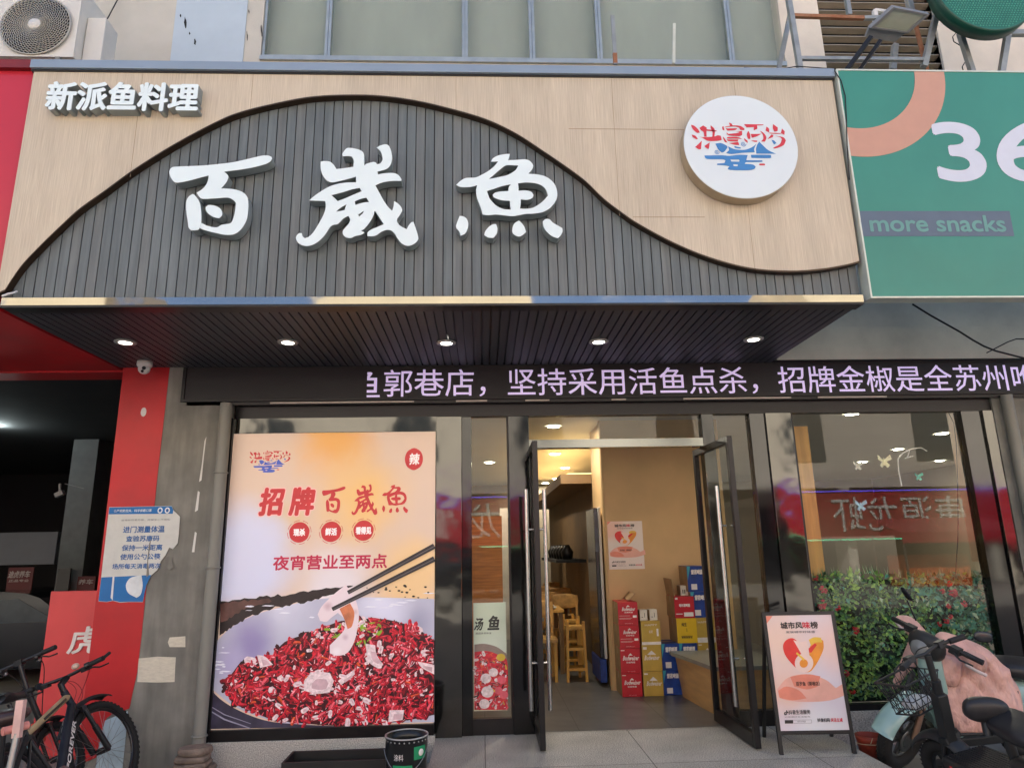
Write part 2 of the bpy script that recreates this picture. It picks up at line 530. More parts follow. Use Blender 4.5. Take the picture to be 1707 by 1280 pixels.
# window band with aluminium frame
mull = [437, 546, 775, 887, 999, 1218, 1309]
pl0 = FP(0)
mx = [pl0.px(x, 60)[0] for x in mull]
for i in range(6):
    x0, x1 = mx[i] + .03, mx[i + 1] - .03
    fr = MB()
    fr.box(x0 - .028, x0, .02, .09, SILL, 8.7); fr.box(x1, x1 + .028, .02, .09, SILL, 8.7)
    fr.box(x0, x1, .02, .09, SILL, SILL + .045); fr.box(x0, x1, .02, .09, 8.655, 8.7)
    w_ = fr.build('window', m_alu, bld)
    MB().box(x0, x1, .045, .055, SILL + .045, 8.655).build('pane', m_upglass, w_)
    MB().box(x0 - .03, x1 + .03, .16, .2, SILL, 8.7).build('blind', m_blind, w_)
MB().box(WX[0], WX[1], -.03, .02, SILL - .05, SILL).build('window_sill', m_alu, bld)
# louvred vent
b = MB(); b.box(3.772, 5.07, .085, .295, 6.2, 8.7)
lv = b.build('vent_recess', m_dark, bld)
b = MB()
for k in range(22):
    z = 6.24 + k * .112
    b.obox((4.421, .045, z), (.648, 0, 0), (0, .034, -.012), (0, .003, .007))
b.build('louvre_slats', M('louvre_brown', (150, 140, 124), .6, var=.06), lv)

# ground floor walls and piers
m_redpaint = M('red_wall_paint', (198, 28, 36), .45, var=.06, scale=1.6, bump=.15)
m_greypier = M('grey_pier_paint', (134, 133, 125), .75, var=.10, scale=2.2, bump=.35, bscale=30, col2=(158, 157, 148), detail=8)
speckle(m_greypier, 3.0, .35); streaks(m_greypier, 9, 1.2, .3); speckle(m_redpaint, 2.0, .22)
# ragged lower edge of the red paint on the pier
b = MB()
pl = FP(-.1)
b.box(-3.25, -2.27, -.1, .25, -.17, 3.3)
b.box(-3.25, -2.3, .25, 9.8, -.17, 3.3)
b.build('pier', m_greypier, bld)
red = [(-3.252, 3.28), (-2.842, 3.28)]
for (x, y) in [(280, 640), (262, 800), (246, 960), (236, 1060), (229, 1120), (220, 1160), (216, 1180), (208, 1183), (200, 1190), (190, 1188), (178, 1196), (168, 1230), (160, 1262)]:
    red.append(pl.px(x, y))
red = red[:2] + red[2:] + [(-3.252, -.1)]
b = MB(); b.prism([red], pl, 0, .006)
b.build('red_painted_band', m_redpaint, bld)
b = MB()
b.prism([[pl.px(*p) for p in [(214, 1184), (176, 1200), (166, 1240), (160, 1280), (205, 1281), (210, 1230)]]], pl, .0062, .0085)
b.build('pale_paint_patch', M('pale_blue_patch', (176, 196, 204), .8, var=.08, scale=7), bld)
# patches of paper and paint on the grey pier
b = MB()
for P in [[(231, 1097), (262, 1094), (293, 1095), (291, 1136), (262, 1137), (229, 1136)], [(283, 1062), (309, 1060), (309, 1078), (283, 1078), (280, 1070)]]:
    b.prism([[pl.px(*p) for p in P]], pl, 0, .003)
b.build('paper_patch', M('old_paper', (214, 208, 190), .85, var=.05, scale=20, bump=.6, bscale=30, stretch=(1, 1, 3)), bld)
b = MB()
for P in [[(337, 770), (341, 735), (344, 728), (340, 760), (336, 800), (332, 803)], [(330, 818), (333, 820), (330, 850), (325, 853)], [(325, 886), (328, 888), (324, 920), (320, 920)]]:
    b.prism([[pl.px(*p) for p in P]], pl, 0, .002)
u, v = pl.px(240, 687)
b.prism([smooth([(u + .024 * math.cos(t), v + .042 * math.sin(t)) for t in [k * math.pi / 4 for k in range(8)]])], pl, .006, .009)
b.build('plaster_scar', m_white, bld)
# rain pipe
b = MB()
b.tube([(-2.285, -.16, 2.82), (-2.285, -.16, 0.02)], .052, 14)
for z in (2.2, 1.4, .1): b.ring((-2.285, -.16, z), (0, 0, 1), .055, .008, 20, 6)
b.build('rain_pipe', M('pipe_grey', (132, 132, 124), .55, var=.08, scale=3, stretch=(1, 1, .3)), bld)
# granite plinths
b = MB()
b.box(-2.25, -.41, -.10, .2, -.168, .03)
b.build('plinth', m_granite, bld, bevel=.004)
MB().box(2.79, 5.2, -.03, .2, -.168, .10).build('plinth', m_granite, bld, bevel=.004)
# neighbour's canopy soffit and pier to the right
b = MB()
b.box(2.80, 9, -.115, -.005, 3.195, 3.52); b.box(2.80, 9, -.07, -.005, 3.525, 4.5)
b.build('neighbour_beam', M('pale_beam', (196, 192, 178), .8, var=.10, scale=1.6, bump=.4, bscale=20, detail=7), bld)
b = MB(); b.box(4.87, 5.3, -.05, .3, -.17, 3.3); b.box(5.3, 30, .05, .3, -.17, 3.3)
b.build('grey_pier', m_greypier, bld)
b = MB()
b.tube([(4.97, -.12, 2.83), (4.97, -.12, -.16)], .05, 14)
b.build('rain_pipe', MATS['pipe_grey'], bld)
# wall closing the shopfront above the frames, behind the light box and the led board
b = MB()
b.box(-2.27, 4.87, 0.02, .1, 2.83, 3.3)
b.box(-2.2, -.2, .14, .2, -.15, 2.83)
b.build('front_wall', m_dark, bld)

# ------------------------------------------------------------------ glazed shopfront (parts of the building)
def pane_part(x0, x1, z0, z1, y=0.02, name='pane', parent=bld):
    return MB().box(x0, x1, y, y + .010, z0, z1).build(name, m_glass, parent)
b = MB()
b.box(-2.245, 4.88, -.03, .06, 2.70, 2.83)                         # black head rail
b.build('head_rail', m_black, bld)
b = MB()
b.box(-.42, -.188, -.055, .08, -.0, 2.70)
b.build('steel_column', m_mirror, bld, bevel=.004)
b = MB(); b.box(-.188, -.10, -.02, .08, 0, 2.70)
b.build('dark_column', m_mirrordark, bld, bevel=.003)
# narrow side light left of the door
f = MB(); f.box(-.10, .225, -.01, .05, 0, .125); f.box(.225, .24, -.01, .05, 0, 2.70)
sidelight = f.build('window', m_black, bld)
pane_part(-.10, .225, .125, 2.70, parent=sidelight)
b = MB(); b.box(.24, .43, -.03, .08, 0, 2.70)
b.build('door_jamb', m_mirrordark, bld, bevel=.004)
b = MB(); b.box(2.05, 2.165, -.03, .08, 0, 2.70)
b.build('door_jamb', m_mirrordark, bld, bevel=.004)
# transom
f = MB(); f.box(.43, 2.05, -.03, .08, 2.40, 2.475)
tr = f.build('window', M_mirror('transom_steel', (120, 122, 118), .15, .1, 3), bld)
pane_part(.43, 2.05, 2.475, 2.70, parent=tr)
f = MB(); f.box(2.165, 2.51, -.01, .05, 0, .125)
sl2 = f.build('window', m_black, bld)
pane_part(2.165, 2.51, .125, 2.70, parent=sl2)
b = MB(); b.box(2.51, 2.655, -.03, .08, 0, 2.70)
b.build('dark_column', m_blackgloss, bld, bevel=.003)
b = MB(); b.box(2.655, 2.90, -.055, .08, 0, 2.70)
b.build('steel_column', m_mirror, bld, bevel=.004)
f = MB(); f.box(2.90, 2.935, -.01, .05, .1, 2.70); f.box(2.935, 4.565, -.02, .05, .1, .15)
bigw = f.build('window', m_black, bld)
pane_part(2.935, 4.565, .15, 2.70, parent=bigw)
b = MB(); b.box(4.565, 4.76, -.03, .08, .1, 2.70)
b.build('stone_column', m_blackgloss, bld, bevel=.003)
b = MB(); b.box(4.76, 4.87, -.055, .08, .1, 2.70)
b.build('steel_column', m_mirror, bld, bevel=.003)

# ------------------------------------------------------------------ interior walls (parts of the building)
b = MB()
b.box(1.40, 2.78, 1.62, 2.5, 0, 2.95)
b.tube([(1.405, 1.66, 0), (1.405, 1.66, 2.95)], .04, 14)
b.build('tan_partition', m_tan, bld)
b = MB(); b.box(-2.3, 9.5, 9.9, 10.0, 0, 2.95); b.box(-2.3, -2.2, .2, 9.9, 0, 2.95); b.box(9.4, 9.5, .35, 9.9, 0, 2.95)
b.build('inner_wall', M('inner_wall_paint', (150, 140, 120), .8, var=.06, scale=1), bld)
b = MB(); b.box(1.42, 1.6, 2.5, 8.6, 0, 2.36); b.box(1.0, 1.6, 2.52, 8.6, 2.30, 2.42)
b.build('corridor_bulkhead', m_brownwall, bld)
b = MB(); b.box(1.10, 1.55, 2.6, 8.5, 2.421, 2.44)
b.build('cove_lamp', M_emit('cove_glow', (255, 212, 140), .8), bld)
b = MB(); b.box(4.2, 4.3, 3.2, 9.8, 0, 2.2); b.box(5.4, 8.0, 7.0, 7.1, 0, 1.6)
b.build('low_partition', M('partition_grey', (110, 104, 96), .8, var=.06, scale=1), bld)
b = MB(); b.box(3.045, 3.20, .26, .36, 0.0, 2.62)
b.build('timber_post', M('light_timber', (196, 150, 84), .5, var=.1, scale=3, stretch=(6, 1, .4)), bld)
b = MB(); b.box(4.70, 4.88, .24, .36, 1.3, 2.95)
b.build('beige_post', M('beige_post', (176, 148, 122), .6, var=.05), bld)
b = MB(); b.box(-1.4, .26, 3.4, 3.5, 0, 1.95)
b.build('timber_screen', m_wood, bld)
b = MB(); b.box(.30, .9, 6.0, 6.1, 0, 2.2)
b.build('pale_screen', M('pale_screen', (190, 184, 170), .7, var=.05), bld)

# ------------------------------------------------------------------ the open garage to the left
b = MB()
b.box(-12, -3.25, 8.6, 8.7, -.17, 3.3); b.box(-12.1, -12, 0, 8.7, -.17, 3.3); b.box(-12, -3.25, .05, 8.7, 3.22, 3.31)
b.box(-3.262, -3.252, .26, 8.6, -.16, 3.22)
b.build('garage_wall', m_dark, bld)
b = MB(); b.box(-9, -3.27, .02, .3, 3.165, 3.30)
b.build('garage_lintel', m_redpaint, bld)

# ================================================================== the street opposite (seen mirrored in glass and steel)
opp = thing('opposite_building', 'pale sunlit terrace across the street seen only mirrored in the shop glass', 'building', (10, -22, -.17))
m_opp = M('pale_render', (212, 205, 190), .85, var=.06, scale=.6)
m_oppwin = M('dark_window', (58, 66, 72), .15, var=.1)
b = MB(); b.box(-34, 40, -30, -22, 3.7, 8.4); b.box(-34, 40, -30, -23, -.17, 3.7)
bt_ = MB()
for (xa, xb, h) in ((-34, -14, 11.5), (-14, -6, 9.2), (-6, 2.5, 12.2), (5, 13, 10.4), (13, 24, 12.6), (27, 40, 11)): bt_.box(xa, xb - .02, -29.9, -22.2, 8.4, h)
for k in range(13): b.box(-33 + k * 6, -32.6 + k * 6, -22.9, -21.9, -.17, 3.7)
b.box(-34, 40, -22, -21.8, 8.4, 8.7)
b.build('facade_wall', m_opp, opp)
bt_.build('upper_storey', M('yellow_render', (208, 188, 152), .85, var=.06, scale=.6), opp)
for k in range(13):
    x = -31 + k * 5.6
    pts = [(x - .8, 4.8), (x + .8, 4.8), (x + .8, 6.6)] + [(x + .8 * math.cos(t), 6.6 + .8 * math.sin(t)) for t in [i * math.pi / 8 for i in range(1, 8)]] + [(x - .8, 6.6)]
    plq = Plane((0, -22, 0), (-1, 0, 0), (0, 0, 1))
    MB().prism([[(-p[0], p[1]) for p in pts]], plq, -.05, .04).build('window', m_oppwin, opp)
b = MB()
for k in range(12): b.box(-32.3 + k * 6, -27 + k * 6 + .3, -22.95, -22.9, -.1, 3.0)
b.build('shop_glazing', M('dark_shopfront', (38, 38, 40), .2, var=.3, scale=.7), opp)

# red shop signs with neon edging across the street
m_oppred = M('opposite_sign_red', (168, 22, 40), .5, var=.05)
pv_ = FP(22)
def opp_sign(name, label, xa, xb, words, y=-21.6, z0=1.6, z1=3.5, tx=None, neon=((120, 90, 255), (90, 255, 190))):
    t = thing(name, label, 'shop sign', ((xa + xb) / 2, y, z0), 'red shop signs across the street')
    MB().box(xa, xb, y - .15, y, z0, z1).build('board', m_oppred, t)
    plo = Plane((0, y, 0), (-1, 0, 0), (0, 0, 1))
    if words:
        b = MB(); n = len(words); ta, tb = tx or (xa, xb)
        for k, ch in enumerate(words):
            u0 = -tb + .5 + k * (tb - ta - .6) / n
            b.text(ch, plo, u0, z0 + .3, u0 + 1.3, z1 - .22, .02, .05, 0, 0, res=2)
        b.build('lettering', m_white, t)
    b = MB(); b.box(xa, xb, y, y + .05, z1, z1 + .05); b.build('neon_tube', M_emit('neon_violet', neon[0], 2.0), t)
    b = MB(); b.box(xa, xb, y, y + .05, z0 - .05, z0); b.build('neon_tube', M_emit('neon_green', neon[1], 2.0), t)
xs1, xs2 = pv_.px(1368, 845)[0], pv_.px(1618, 845)[0]
opp_sign('opposite_red_sign', 'red sign with white 康源龙虾 across the street, mirrored in the big window', pv_.px(1290, 845)[0], pv_.px(1720, 845)[0], '康源龙虾', tx=(xs1, xs2))
opp_sign('opposite_red_sign', 'red sign with white characters across the street, mirrored in the columns by the door', -12, 7.5, '湘味小龙虾夜宵烧烤')

# stall with red canopy and an orange kiosk across the street
t = thing('market_stall', 'red canopied stall across the street, mirrored low in the big window', 'stall', (17.5, -19, -.17))
b = MB(); b.add([(15.2, -20.6, 2.3), (20, -20.6, 2.3), (20, -18.4, 1.75), (15.2, -18.4, 1.75), (15.2, -20.6, 2.34), (20, -20.6, 2.34), (20, -18.4, 1.79), (15.2, -18.4, 1.79)], [(0, 1, 2, 3), (7, 6, 5, 4), (0, 4, 5, 1), (2, 6, 7, 3), (1, 5, 6, 2), (0, 3, 7, 4)]); b.box(15.2, 20, -18.42, -18.39, 1.4, 1.76); b.build('canopy', m_oppred, t)
b = MB()
for x in (15.3, 19.9):
    for y in (-20.5, -18.5): b.box(x - .03, x + .03, y - .03, y + .03, -.17, 1.76)
b.build('posts', m_steel, t)
MB().box(15.6, 18.2, -20.2, -19.3, -.17, .95).build('orange_counter', M('stall_orange', (220, 100, 30), .5), t)
t = thing('parked_van', 'dark van parked across the street, mirrored in the column by the door', 'van', (-1.5, -19, -.17))
pl = Plane((1.2, -18.2, -.17), (-1, 0, 0), (0, 0, 1))
b = MB(); b.prism([smooth([(0, .35), (.05, .95), (.7, 1.1), (1.3, 1.75), (4.2, 1.8), (4.5, 1.0), (4.5, .35)], corner=55)], pl, -1.7, 0); b.build('body', M('van_grey', (40, 42, 46), .2, var=.1, coat=.5), t, bevel=.04)
b = MB(); b.prism([[(.95, 1.12), (1.4, 1.62), (4.0, 1.66), (4.15, 1.1)]], pl, 0, .006); b.build('window', m_oppwin, t)
for x in (.9, -2.3):
    b = MB(); b.ring((x - .55, -18.25, .15), (0, 1, 0), .24, .08, 24, 8); b.build('wheel', m_dark, t)
# ================================================================== the big fascia sign over the shop
YA = -1.65
ZS = 3.166
m_slat = M('grey_slat', (106, 115, 117), .5, var=.10, scale=5, stretch=(6, 6, .35), bump=.25, bscale=90)
m_slat2 = M('grey_slat_warm', (112, 118, 118), .5, var=.10, scale=5, stretch=(6, 6, .35), bump=.25, bscale=90)
speckle(m_slat, 1.4, .2); speckle(m_slat2, 1.4, .2); streaks(m_slat, 14, .4, .16); streaks(m_slat2, 14, .4, .16)
m_slatdark = M('slat_groove', (38, 39, 42), .7, var=.05)
m_sofslat = M('dark_soffit_slat', (62, 62, 68), .45, var=.10, scale=5, stretch=(6, .4, 6))
m_panel = M('wood_grain_panel', (188, 173, 150), .5, var=.06, scale=7, stretch=(26, 26, .5), col2=(220, 207, 184), detail=5)
speckle(m_panel, .8, .10); streaks(m_panel, 7, .5, .10)
m_bronze = M('bronze_trim', (70, 54, 40), .35, .6, var=.08)
m_cap = M('blue_grey_capping', (136, 152, 168), .4, .15, var=.03, scale=2)
m_letter = M('white_acrylic', (228, 242, 243), .25, var=.012, scale=2, spec=.5)
m_letside = M('letter_return', (150, 160, 160), .45, .2, var=.04)
fas = thing('fascia_sign', 'large slatted grey shop sign with wood panel and three white brush characters', 'shop sign', (-.3, YA, ZS))
plA = FP(YA)
XL, XR = -3.305, 2.765
# backing and roof of the box
b = MB()
b.box(XL + .01, XR - .01, YA + .02, YA + .06, 3.2, 5.02)
b.box(XL + .01, XR - .01, YA + .02, 0, 4.96, 5.012)
b.box(XR - .03, XR - .004, YA + .07, -.14, ZS + .02, 4.96)
b.box(XL + .004, XL + .03, YA + .07, -.14, ZS + .02, 4.96)
b.build('sign_box', m_slatdark, fas)
# vertical slats
b = MB()
n = 88; pit = (XR - XL) / n
for k in range(n):
    x0 = XL + k * pit
    d = random.uniform(0, .003)
    b.box(x0 + .0035, x0 + pit - .0035, YA - d, YA + .02, 3.235, 5.005, 0 if random.random() < .6 else 1)
b.build('slat_cladding', [m_slat, m_slat2], fas)
# wood panel with the sweeping curved edge
curve = [(1435, 434.5), (1411, 441), (1370, 448), (1317, 451.5), (1250, 446.6), (1180, 428), (1120, 403), (1065, 373.5), (1036, 354), (1006, 331), (977, 303), (948, 281), (904, 251), (860, 222.6), (810, 199), (751.5, 181.6), (693, 168), (634, 160), (576, 158.6), (517, 162), (458.6, 172.8), (400, 187.5), (358.6, 204.6), (292, 240), (226, 281), (175, 318), (133, 348), (100, 378), (66, 411), (34.5, 445), (5, 489)]
plP = FP(YA - .055)
cu = [plP.px(x, y) for x, y in curve]
cu2 = []
for i in range(len(cu) - 1):
    p0 = Vector(cu[max(0, i - 1)]); p1 = Vector(cu[i]); p2 = Vector(cu[i + 1]); p3 = Vector(cu[min(len(cu) - 1, i + 2)])
    for k in range(5):
        t = k / 5
        q = .5 * (2 * p1 + (p2 - p0) * t + (2 * p0 - 5 * p1 + 4 * p2 - p3) * t * t + (3 * p1 - p0 - 3 * p2 + p3) * t ** 3)
        cu2.append((q.x, q.y))
cu2.append(cu[-1])
ztop = 5.028
cu2[0] = (XR, cu2[0][1]); cu2[-1] = (XL, cu2[-1][1])
b = MB()
b.prism([[(XL, ztop), ] + list(reversed(cu2)) + [(XR, ztop)]], plP, -.053, 0, 0, 1)
wp = b.build('wood_panel', [m_panel, m_bronze], fas)
b = MB()
for i in range(len(cu2) - 1):
    p, q = cu2[i], cu2[i + 1]
    b.add([plP.pt(*p, .004), plP.pt(*q, .004), plP.pt(q[0], q[1] - .012, .004), plP.pt(p[0], p[1] - .012, .004), plP.pt(*p, -.053), plP.pt(*q, -.053), plP.pt(q[0], q[1] - .012, -.053), plP.pt(p[0], p[1] - .012, -.053)],
          [(0, 1, 2, 3), (4, 5, 6, 7), (0, 1, 5, 4), (2, 3, 7, 6)])
b.build('curved_trim', m_bronze, fas)
b = MB()                                                           # joints between the panel sheets
for (x0, y0, x1, y1) in [(948, 215, 1140, 216), (1055, 362, 1175, 364)]:
    p, q = plP.px(x0, y0), plP.px(x1, y1)
    b.rect(plP, p[0], p[1] - .002, q[0], p[1] + .002, 0, .0012)
for x in (1225, 1020, 760, 420, 235):
    u, v = plP.px(x, 150); vb_ = min((c[1] for c in cu2 if abs(c[0] - u) < .06), default=4.5)
    b.rect(plP, u - .0012, vb_ + .005, u + .0012, 5.015, 0, .0011)
b.build('panel_joint', M('joint_line', (156, 134, 110), .7), wp)
# capping strip on top, mirror trim at the bottom
MB().box(XL - .015, XR + .012, YA - .085, YA + .3, 5.036, 5.106).build('capping', m_cap, fas, bevel=.003)
MB().box(XL - .015, XR + .012, YA - .062, YA + .03, 5.020, 5.036).build('shadow_gap', m_slatdark, fas)
b = MB(); b.box(XL + .05, XR - .02, YA - .07, YA + .05, ZS + .010, 3.232)
b.build('mirror_trim', m_strip, fas)
MB().box(XL + .05, XR - .02, YA - .07, YA + .05, ZS - .004, ZS + .012).build('lower_edge', m_black, fas)
# slatted soffit
b = MB()
for k in range(n):
    x0 = XL + .03 + k * (XR - XL - .06) / n
    w_ = (XR - XL - .06) / n
    b.box(x0 + .006, x0 + w_ - .006, YA + .05, -.13, ZS, ZS + .018)
b.build('soffit_slats', m_sofslat, fas)
MB().box(XL + .03, XR - .03, YA + .05, -.13, ZS + .018, ZS + .03).build('soffit_backing', m_black, fas)

# ---- the three big brush characters
def trace(org, sc, pts, pl):
    return [pl.px(org[0] + p[0] / sc, org[1] + p[1] / sc) for p in pts]
LZ = YA - .10                                                       # front of the letters: raised from the slats
plL = FP(LZ)
def letter(name, org, sc, pieces, label):
    b = MB()
    for k, loops in enumerate(pieces):
        b.prism([smooth(trace(org, sc, l, plL)) for l in loops], plL, -.085 + .001 * k, .0015 * k, 0, 1)
    return b.build(name, [m_letter, m_letside], fas, label=label)
bai1 = [(95, 380), (93, 340), (120, 300), (170, 287), (350, 280), (520, 272), (700, 255), (900, 230), (1100, 185), (1250, 150), (1330, 147), (1375, 165), (1380, 190), (1355, 225), (1290, 258), (1150, 295), (1000, 322), (780, 350), (820, 385), (832, 420), (810, 480), (770, 530), (742, 560), (800, 562), (900, 570), (1000, 600), (1060, 650), (1083, 720), (1080, 860), (1060, 960), (1010, 1050), (950, 1110), (880, 1140), (780, 1140), (680, 1120), (560, 1090), (465, 1052), (455, 1020), (480, 985), (560, 1025), (640, 1045), (700, 1045), (750, 1015), (850, 1000), (885, 960), (910, 880), (925, 780), (920, 730), (870, 690), (810, 675), (660, 685), (510, 690), (465, 660), (435, 615), (510, 565), (555, 510), (580, 450), (585, 398), (480, 425), (330, 465), (200, 488), (150, 475), (115, 430)]
bai2 = [(385, 632), (340, 660), (310, 710), (302, 780), (310, 880), (325, 980), (335, 1050), (370, 1085), (430, 1085), (465, 1070), (490, 1010), (495, 930), (492, 840), (475, 740), (440, 680), (405, 640)]
bai3 = [(550, 800), (580, 770), (650, 775), (720, 805), (755, 850), (755, 900), (720, 935), (660, 925), (590, 885), (555, 840)]
letter('sign_character', (270, 240), 7.53, [[bai1], [bai2], [bai3]], 'white raised brush character 百')
sui = [(358, 260), (400, 255), (460, 262), (500, 295), (530, 342), (620, 332), (715, 318), (720, 250), (700, 208), (660, 200), (600, 203), (597, 175), (630, 125), (665, 110), (740, 120), (800, 140), (830, 175), (835, 240), (835, 305), (860, 285), (930, 265), (962, 270), (975, 290), (1010, 280), (1035, 240), (1030, 190), (1010, 145), (970, 108), (1010, 85), (1070, 72), (1105, 90), (1130, 150), (1138, 230), (1120, 300), (1080, 340), (1020, 360), (980, 370), (985, 400), (1060, 388), (1150, 385), (1205, 405), (1240, 450), (1240, 472), (1140, 472), (1050, 485), (990, 505), (957, 522), (1000, 600), (1050, 690), (1100, 760), (1140, 798), (1155, 750), (1162, 692), (1205, 720), (1240, 760), (1248, 800), (1220, 850), (1195, 890), (1200, 930), (1240, 970), (1300, 1000), (1320, 960), (1350, 925), (1375, 920), (1395, 980), (1420, 1060), (1425, 1110), (1395, 1150), (1340, 1178), (1290, 1178), (1240, 1150), (1200, 1100), (1165, 1045), (1130, 1015), (1080, 1008), (1020, 1030), (970, 1065), (920, 1078), (870, 1075), (872, 1035), (910, 1005), (980, 975), (1048, 945), (1000, 870), (950, 795), (930, 860), (890, 930), (840, 990), (800, 1020), (840, 1035), (800, 1060), (735, 1075), (690, 1095), (640, 1090), (605, 1060), (600, 1020), (630, 980), (670, 930), (680, 890), (660, 855), (610, 880), (570, 920), (540, 945), (490, 955), (455, 985), (420, 1040), (370, 1100), (310, 1150), (240, 1180), (170, 1180), (115, 1150), (88, 1105), (95, 1070), (120, 1045), (152, 1042), (160, 1075), (185, 1098), (230, 1080), (280, 1030), (330, 950), (380, 860), (410, 780), (412, 720), (405, 692), (320, 688), (230, 685), (290, 635), (370, 580), (450, 535), (540, 505), (640, 490), (745, 487), (745, 425), (660, 450), (560, 475), (480, 487), (430, 470), (390, 425), (365, 370), (357, 310)]
suih = [[(475, 628), (600, 595), (700, 565), (785, 548), (808, 585), (700, 630), (620, 665), (545, 692)], [(528, 808), (570, 770), (640, 728), (620, 790), (575, 800)], [(730, 695), (800, 668), (858, 655), (888, 702), (810, 712), (738, 735)], [(770, 840), (830, 800), (815, 830), (778, 862)]]
letter('sign_character', (480, 230), 6.565, [[sui] + suih], 'white raised brush character 歲')
yu = [(78, 478), (130, 430), (200, 392), (320, 385), (400, 350), (480, 305), (550, 250), (605, 185), (515, 188), (540, 145), (610, 108), (700, 92), (752, 90), (745, 130), (730, 168), (830, 165), (930, 157), (990, 170), (1030, 205), (1045, 240), (1030, 285), (985, 338), (1080, 345), (1180, 365), (1260, 410), (1320, 480), (1347, 570), (1340, 650), (1300, 720), (1240, 780), (1160, 820), (1050, 838), (950, 842), (860, 860), (780, 870), (680, 860), (580, 850), (480, 858), (410, 850), (400, 800), (370, 720), (340, 640), (328, 560), (335, 510), (342, 482), (280, 500), (200, 508), (130, 503)]
yuh = [[(490, 405), (560, 345), (630, 285), (700, 235), (780, 232), (858, 235), (830, 285), (780, 325), (720, 355), (640, 375)],
       [(465, 555), (560, 525), (650, 495), (765, 470), (740, 510), (732, 555), (640, 560), (570, 575), (535, 605), (560, 640), (650, 670), (752, 678), (758, 740), (765, 788), (680, 782), (600, 750), (540, 700), (495, 640)],
       [(855, 460), (950, 448), (1060, 455), (1140, 480), (1200, 530), (1232, 610), (1180, 670), (1120, 720), (1040, 765), (950, 778), (880, 775), (888, 715), (890, 660), (970, 665), (1030, 645), (1050, 605), (1020, 565), (950, 548), (862, 552), (860, 500)]]
yud = [[(122, 868), (170, 875), (210, 905), (230, 960), (222, 1030), (190, 1090), (135, 1117), (120, 1070), (78, 1010), (90, 950)], [(430, 1110), (445, 1060), (490, 1005), (540, 975), (580, 973), (597, 1030), (585, 1095), (545, 1145), (480, 1140)], [(865, 928), (810, 965), (785, 1020), (785, 1080), (820, 1115), (870, 1130), (920, 1105), (955, 1070), (935, 1010), (900, 960)], [(1165, 940), (1200, 912), (1250, 915), (1290, 955), (1350, 990), (1410, 1025), (1412, 1070), (1385, 1120), (1355, 1152), (1280, 1125), (1215, 1070), (1175, 1010)]]
letter('sign_character', (750, 245), 7.53, [[yu] + yuh] + [[d] for d in yud], 'white raised brush character 魚')
# ---- small raised lettering
plS = FP(YA - .13)
p, q = plS.px(75, 183), plS.px(332, 140)
b = MB(); b.text('新派鱼料理', plS, p[0], p[1], q[0], q[1], -.075, .075, .036, 0, side=1, res=4)
b.build('small_lettering', [m_letter, m_letside], fas)

# ---- round emblem plate
EMB_RED = [[(180, 185), (230, 205), (280, 260), (300, 310), (260, 315), (210, 270), (185, 220)], [(175, 340), (230, 360), (262, 410), (240, 415), (190, 380)], [(210, 535), (260, 490), (320, 435), (305, 500), (295, 565), (260, 570)],
           [(300, 235), (360, 195), (410, 230), (400, 300), (395, 372), (360, 372), (355, 300), (320, 270)], [(470, 190), (520, 240), (525, 300), (510, 372), (480, 372), (490, 300), (470, 240)], [(400, 255), (470, 262), (560, 276), (530, 288), (400, 278)],
           [(270, 370), (340, 380), (500, 370), (560, 350), (605, 355), (618, 420), (560, 435), (420, 440), (360, 410), (330, 390)], [(345, 520), (435, 460), (410, 560), (390, 560)],
           [(750, 145), (790, 165), (805, 205), (760, 195)], [(640, 215), (665, 205), (672, 270), (645, 265)], [(690, 210), (820, 190), (920, 200), (975, 240), (970, 265), (910, 262), (895, 225), (820, 208), (690, 220)], [(690, 240), (870, 235), (830, 265), (720, 275)],
           [(700, 300), (720, 322), (740, 325), (860, 310), (900, 292), (830, 285), (935, 278), (930, 340), (880, 360), (740, 350), (700, 330)], [(645, 370), (700, 465), (660, 455), (640, 400)], [(700, 375), (840, 370), (920, 400), (880, 402), (700, 398)], [(690, 412), (870, 412), (850, 445), (720, 440)], [(720, 470), (860, 450), (870, 500), (800, 495)], [(950, 390), (1000, 430), (1000, 470), (960, 430)],
           [(975, 170), (1270, 172), (1265, 184), (1170, 190), (1170, 240), (1110, 270), (1120, 215), (1010, 222)], [(1030, 275), (1050, 330), (1045, 405), (1010, 400), (1000, 330)], [(1060, 325), (1220, 322), (1150, 360), (1070, 385)], [(1200, 270), (1260, 310), (1290, 380), (1260, 445), (1200, 440), (1240, 400), (1240, 330)], [(1050, 425), (1150, 428), (1140, 450), (1100, 448)],
           [(1310, 205), (1345, 240), (1340, 300), (1290, 270)], [(1415, 165), (1480, 220), (1470, 275), (1420, 285), (1405, 230)], [(1540, 235), (1578, 280), (1565, 335), (1515, 310)], [(1340, 302), (1520, 308), (1500, 320), (1360, 316)], [(1300, 410), (1370, 330), (1400, 340), (1390, 370), (1340, 390)], [(1420, 350), (1540, 370), (1578, 420), (1530, 500), (1400, 550), (1370, 540), (1480, 480), (1520, 400), (1490, 370)],
           [(1140, 785), (1215, 785), (1222, 798), (1215, 812), (1140, 812), (1132, 798)]]
EMB_BLUE = [[(515, 480), (600, 470), (680, 510), (690, 540), (640, 600), (600, 620), (550, 570)], [(700, 520), (780, 560), (870, 575), (960, 570), (1060, 530), (1130, 475), (1085, 560), (1090, 610), (900, 620), (740, 640), (660, 625), (710, 580)], [(790, 515), (890, 538), (880, 556), (800, 545)], [(1175, 445), (1230, 510), (1300, 580), (1405, 632), (1110, 632), (1112, 560), (1140, 490)],
            [(1025, 650), (1300, 650), (1325, 675), (1300, 700), (1030, 698)], [(1360, 415), (1400, 425), (1430, 465), (1390, 490)]]
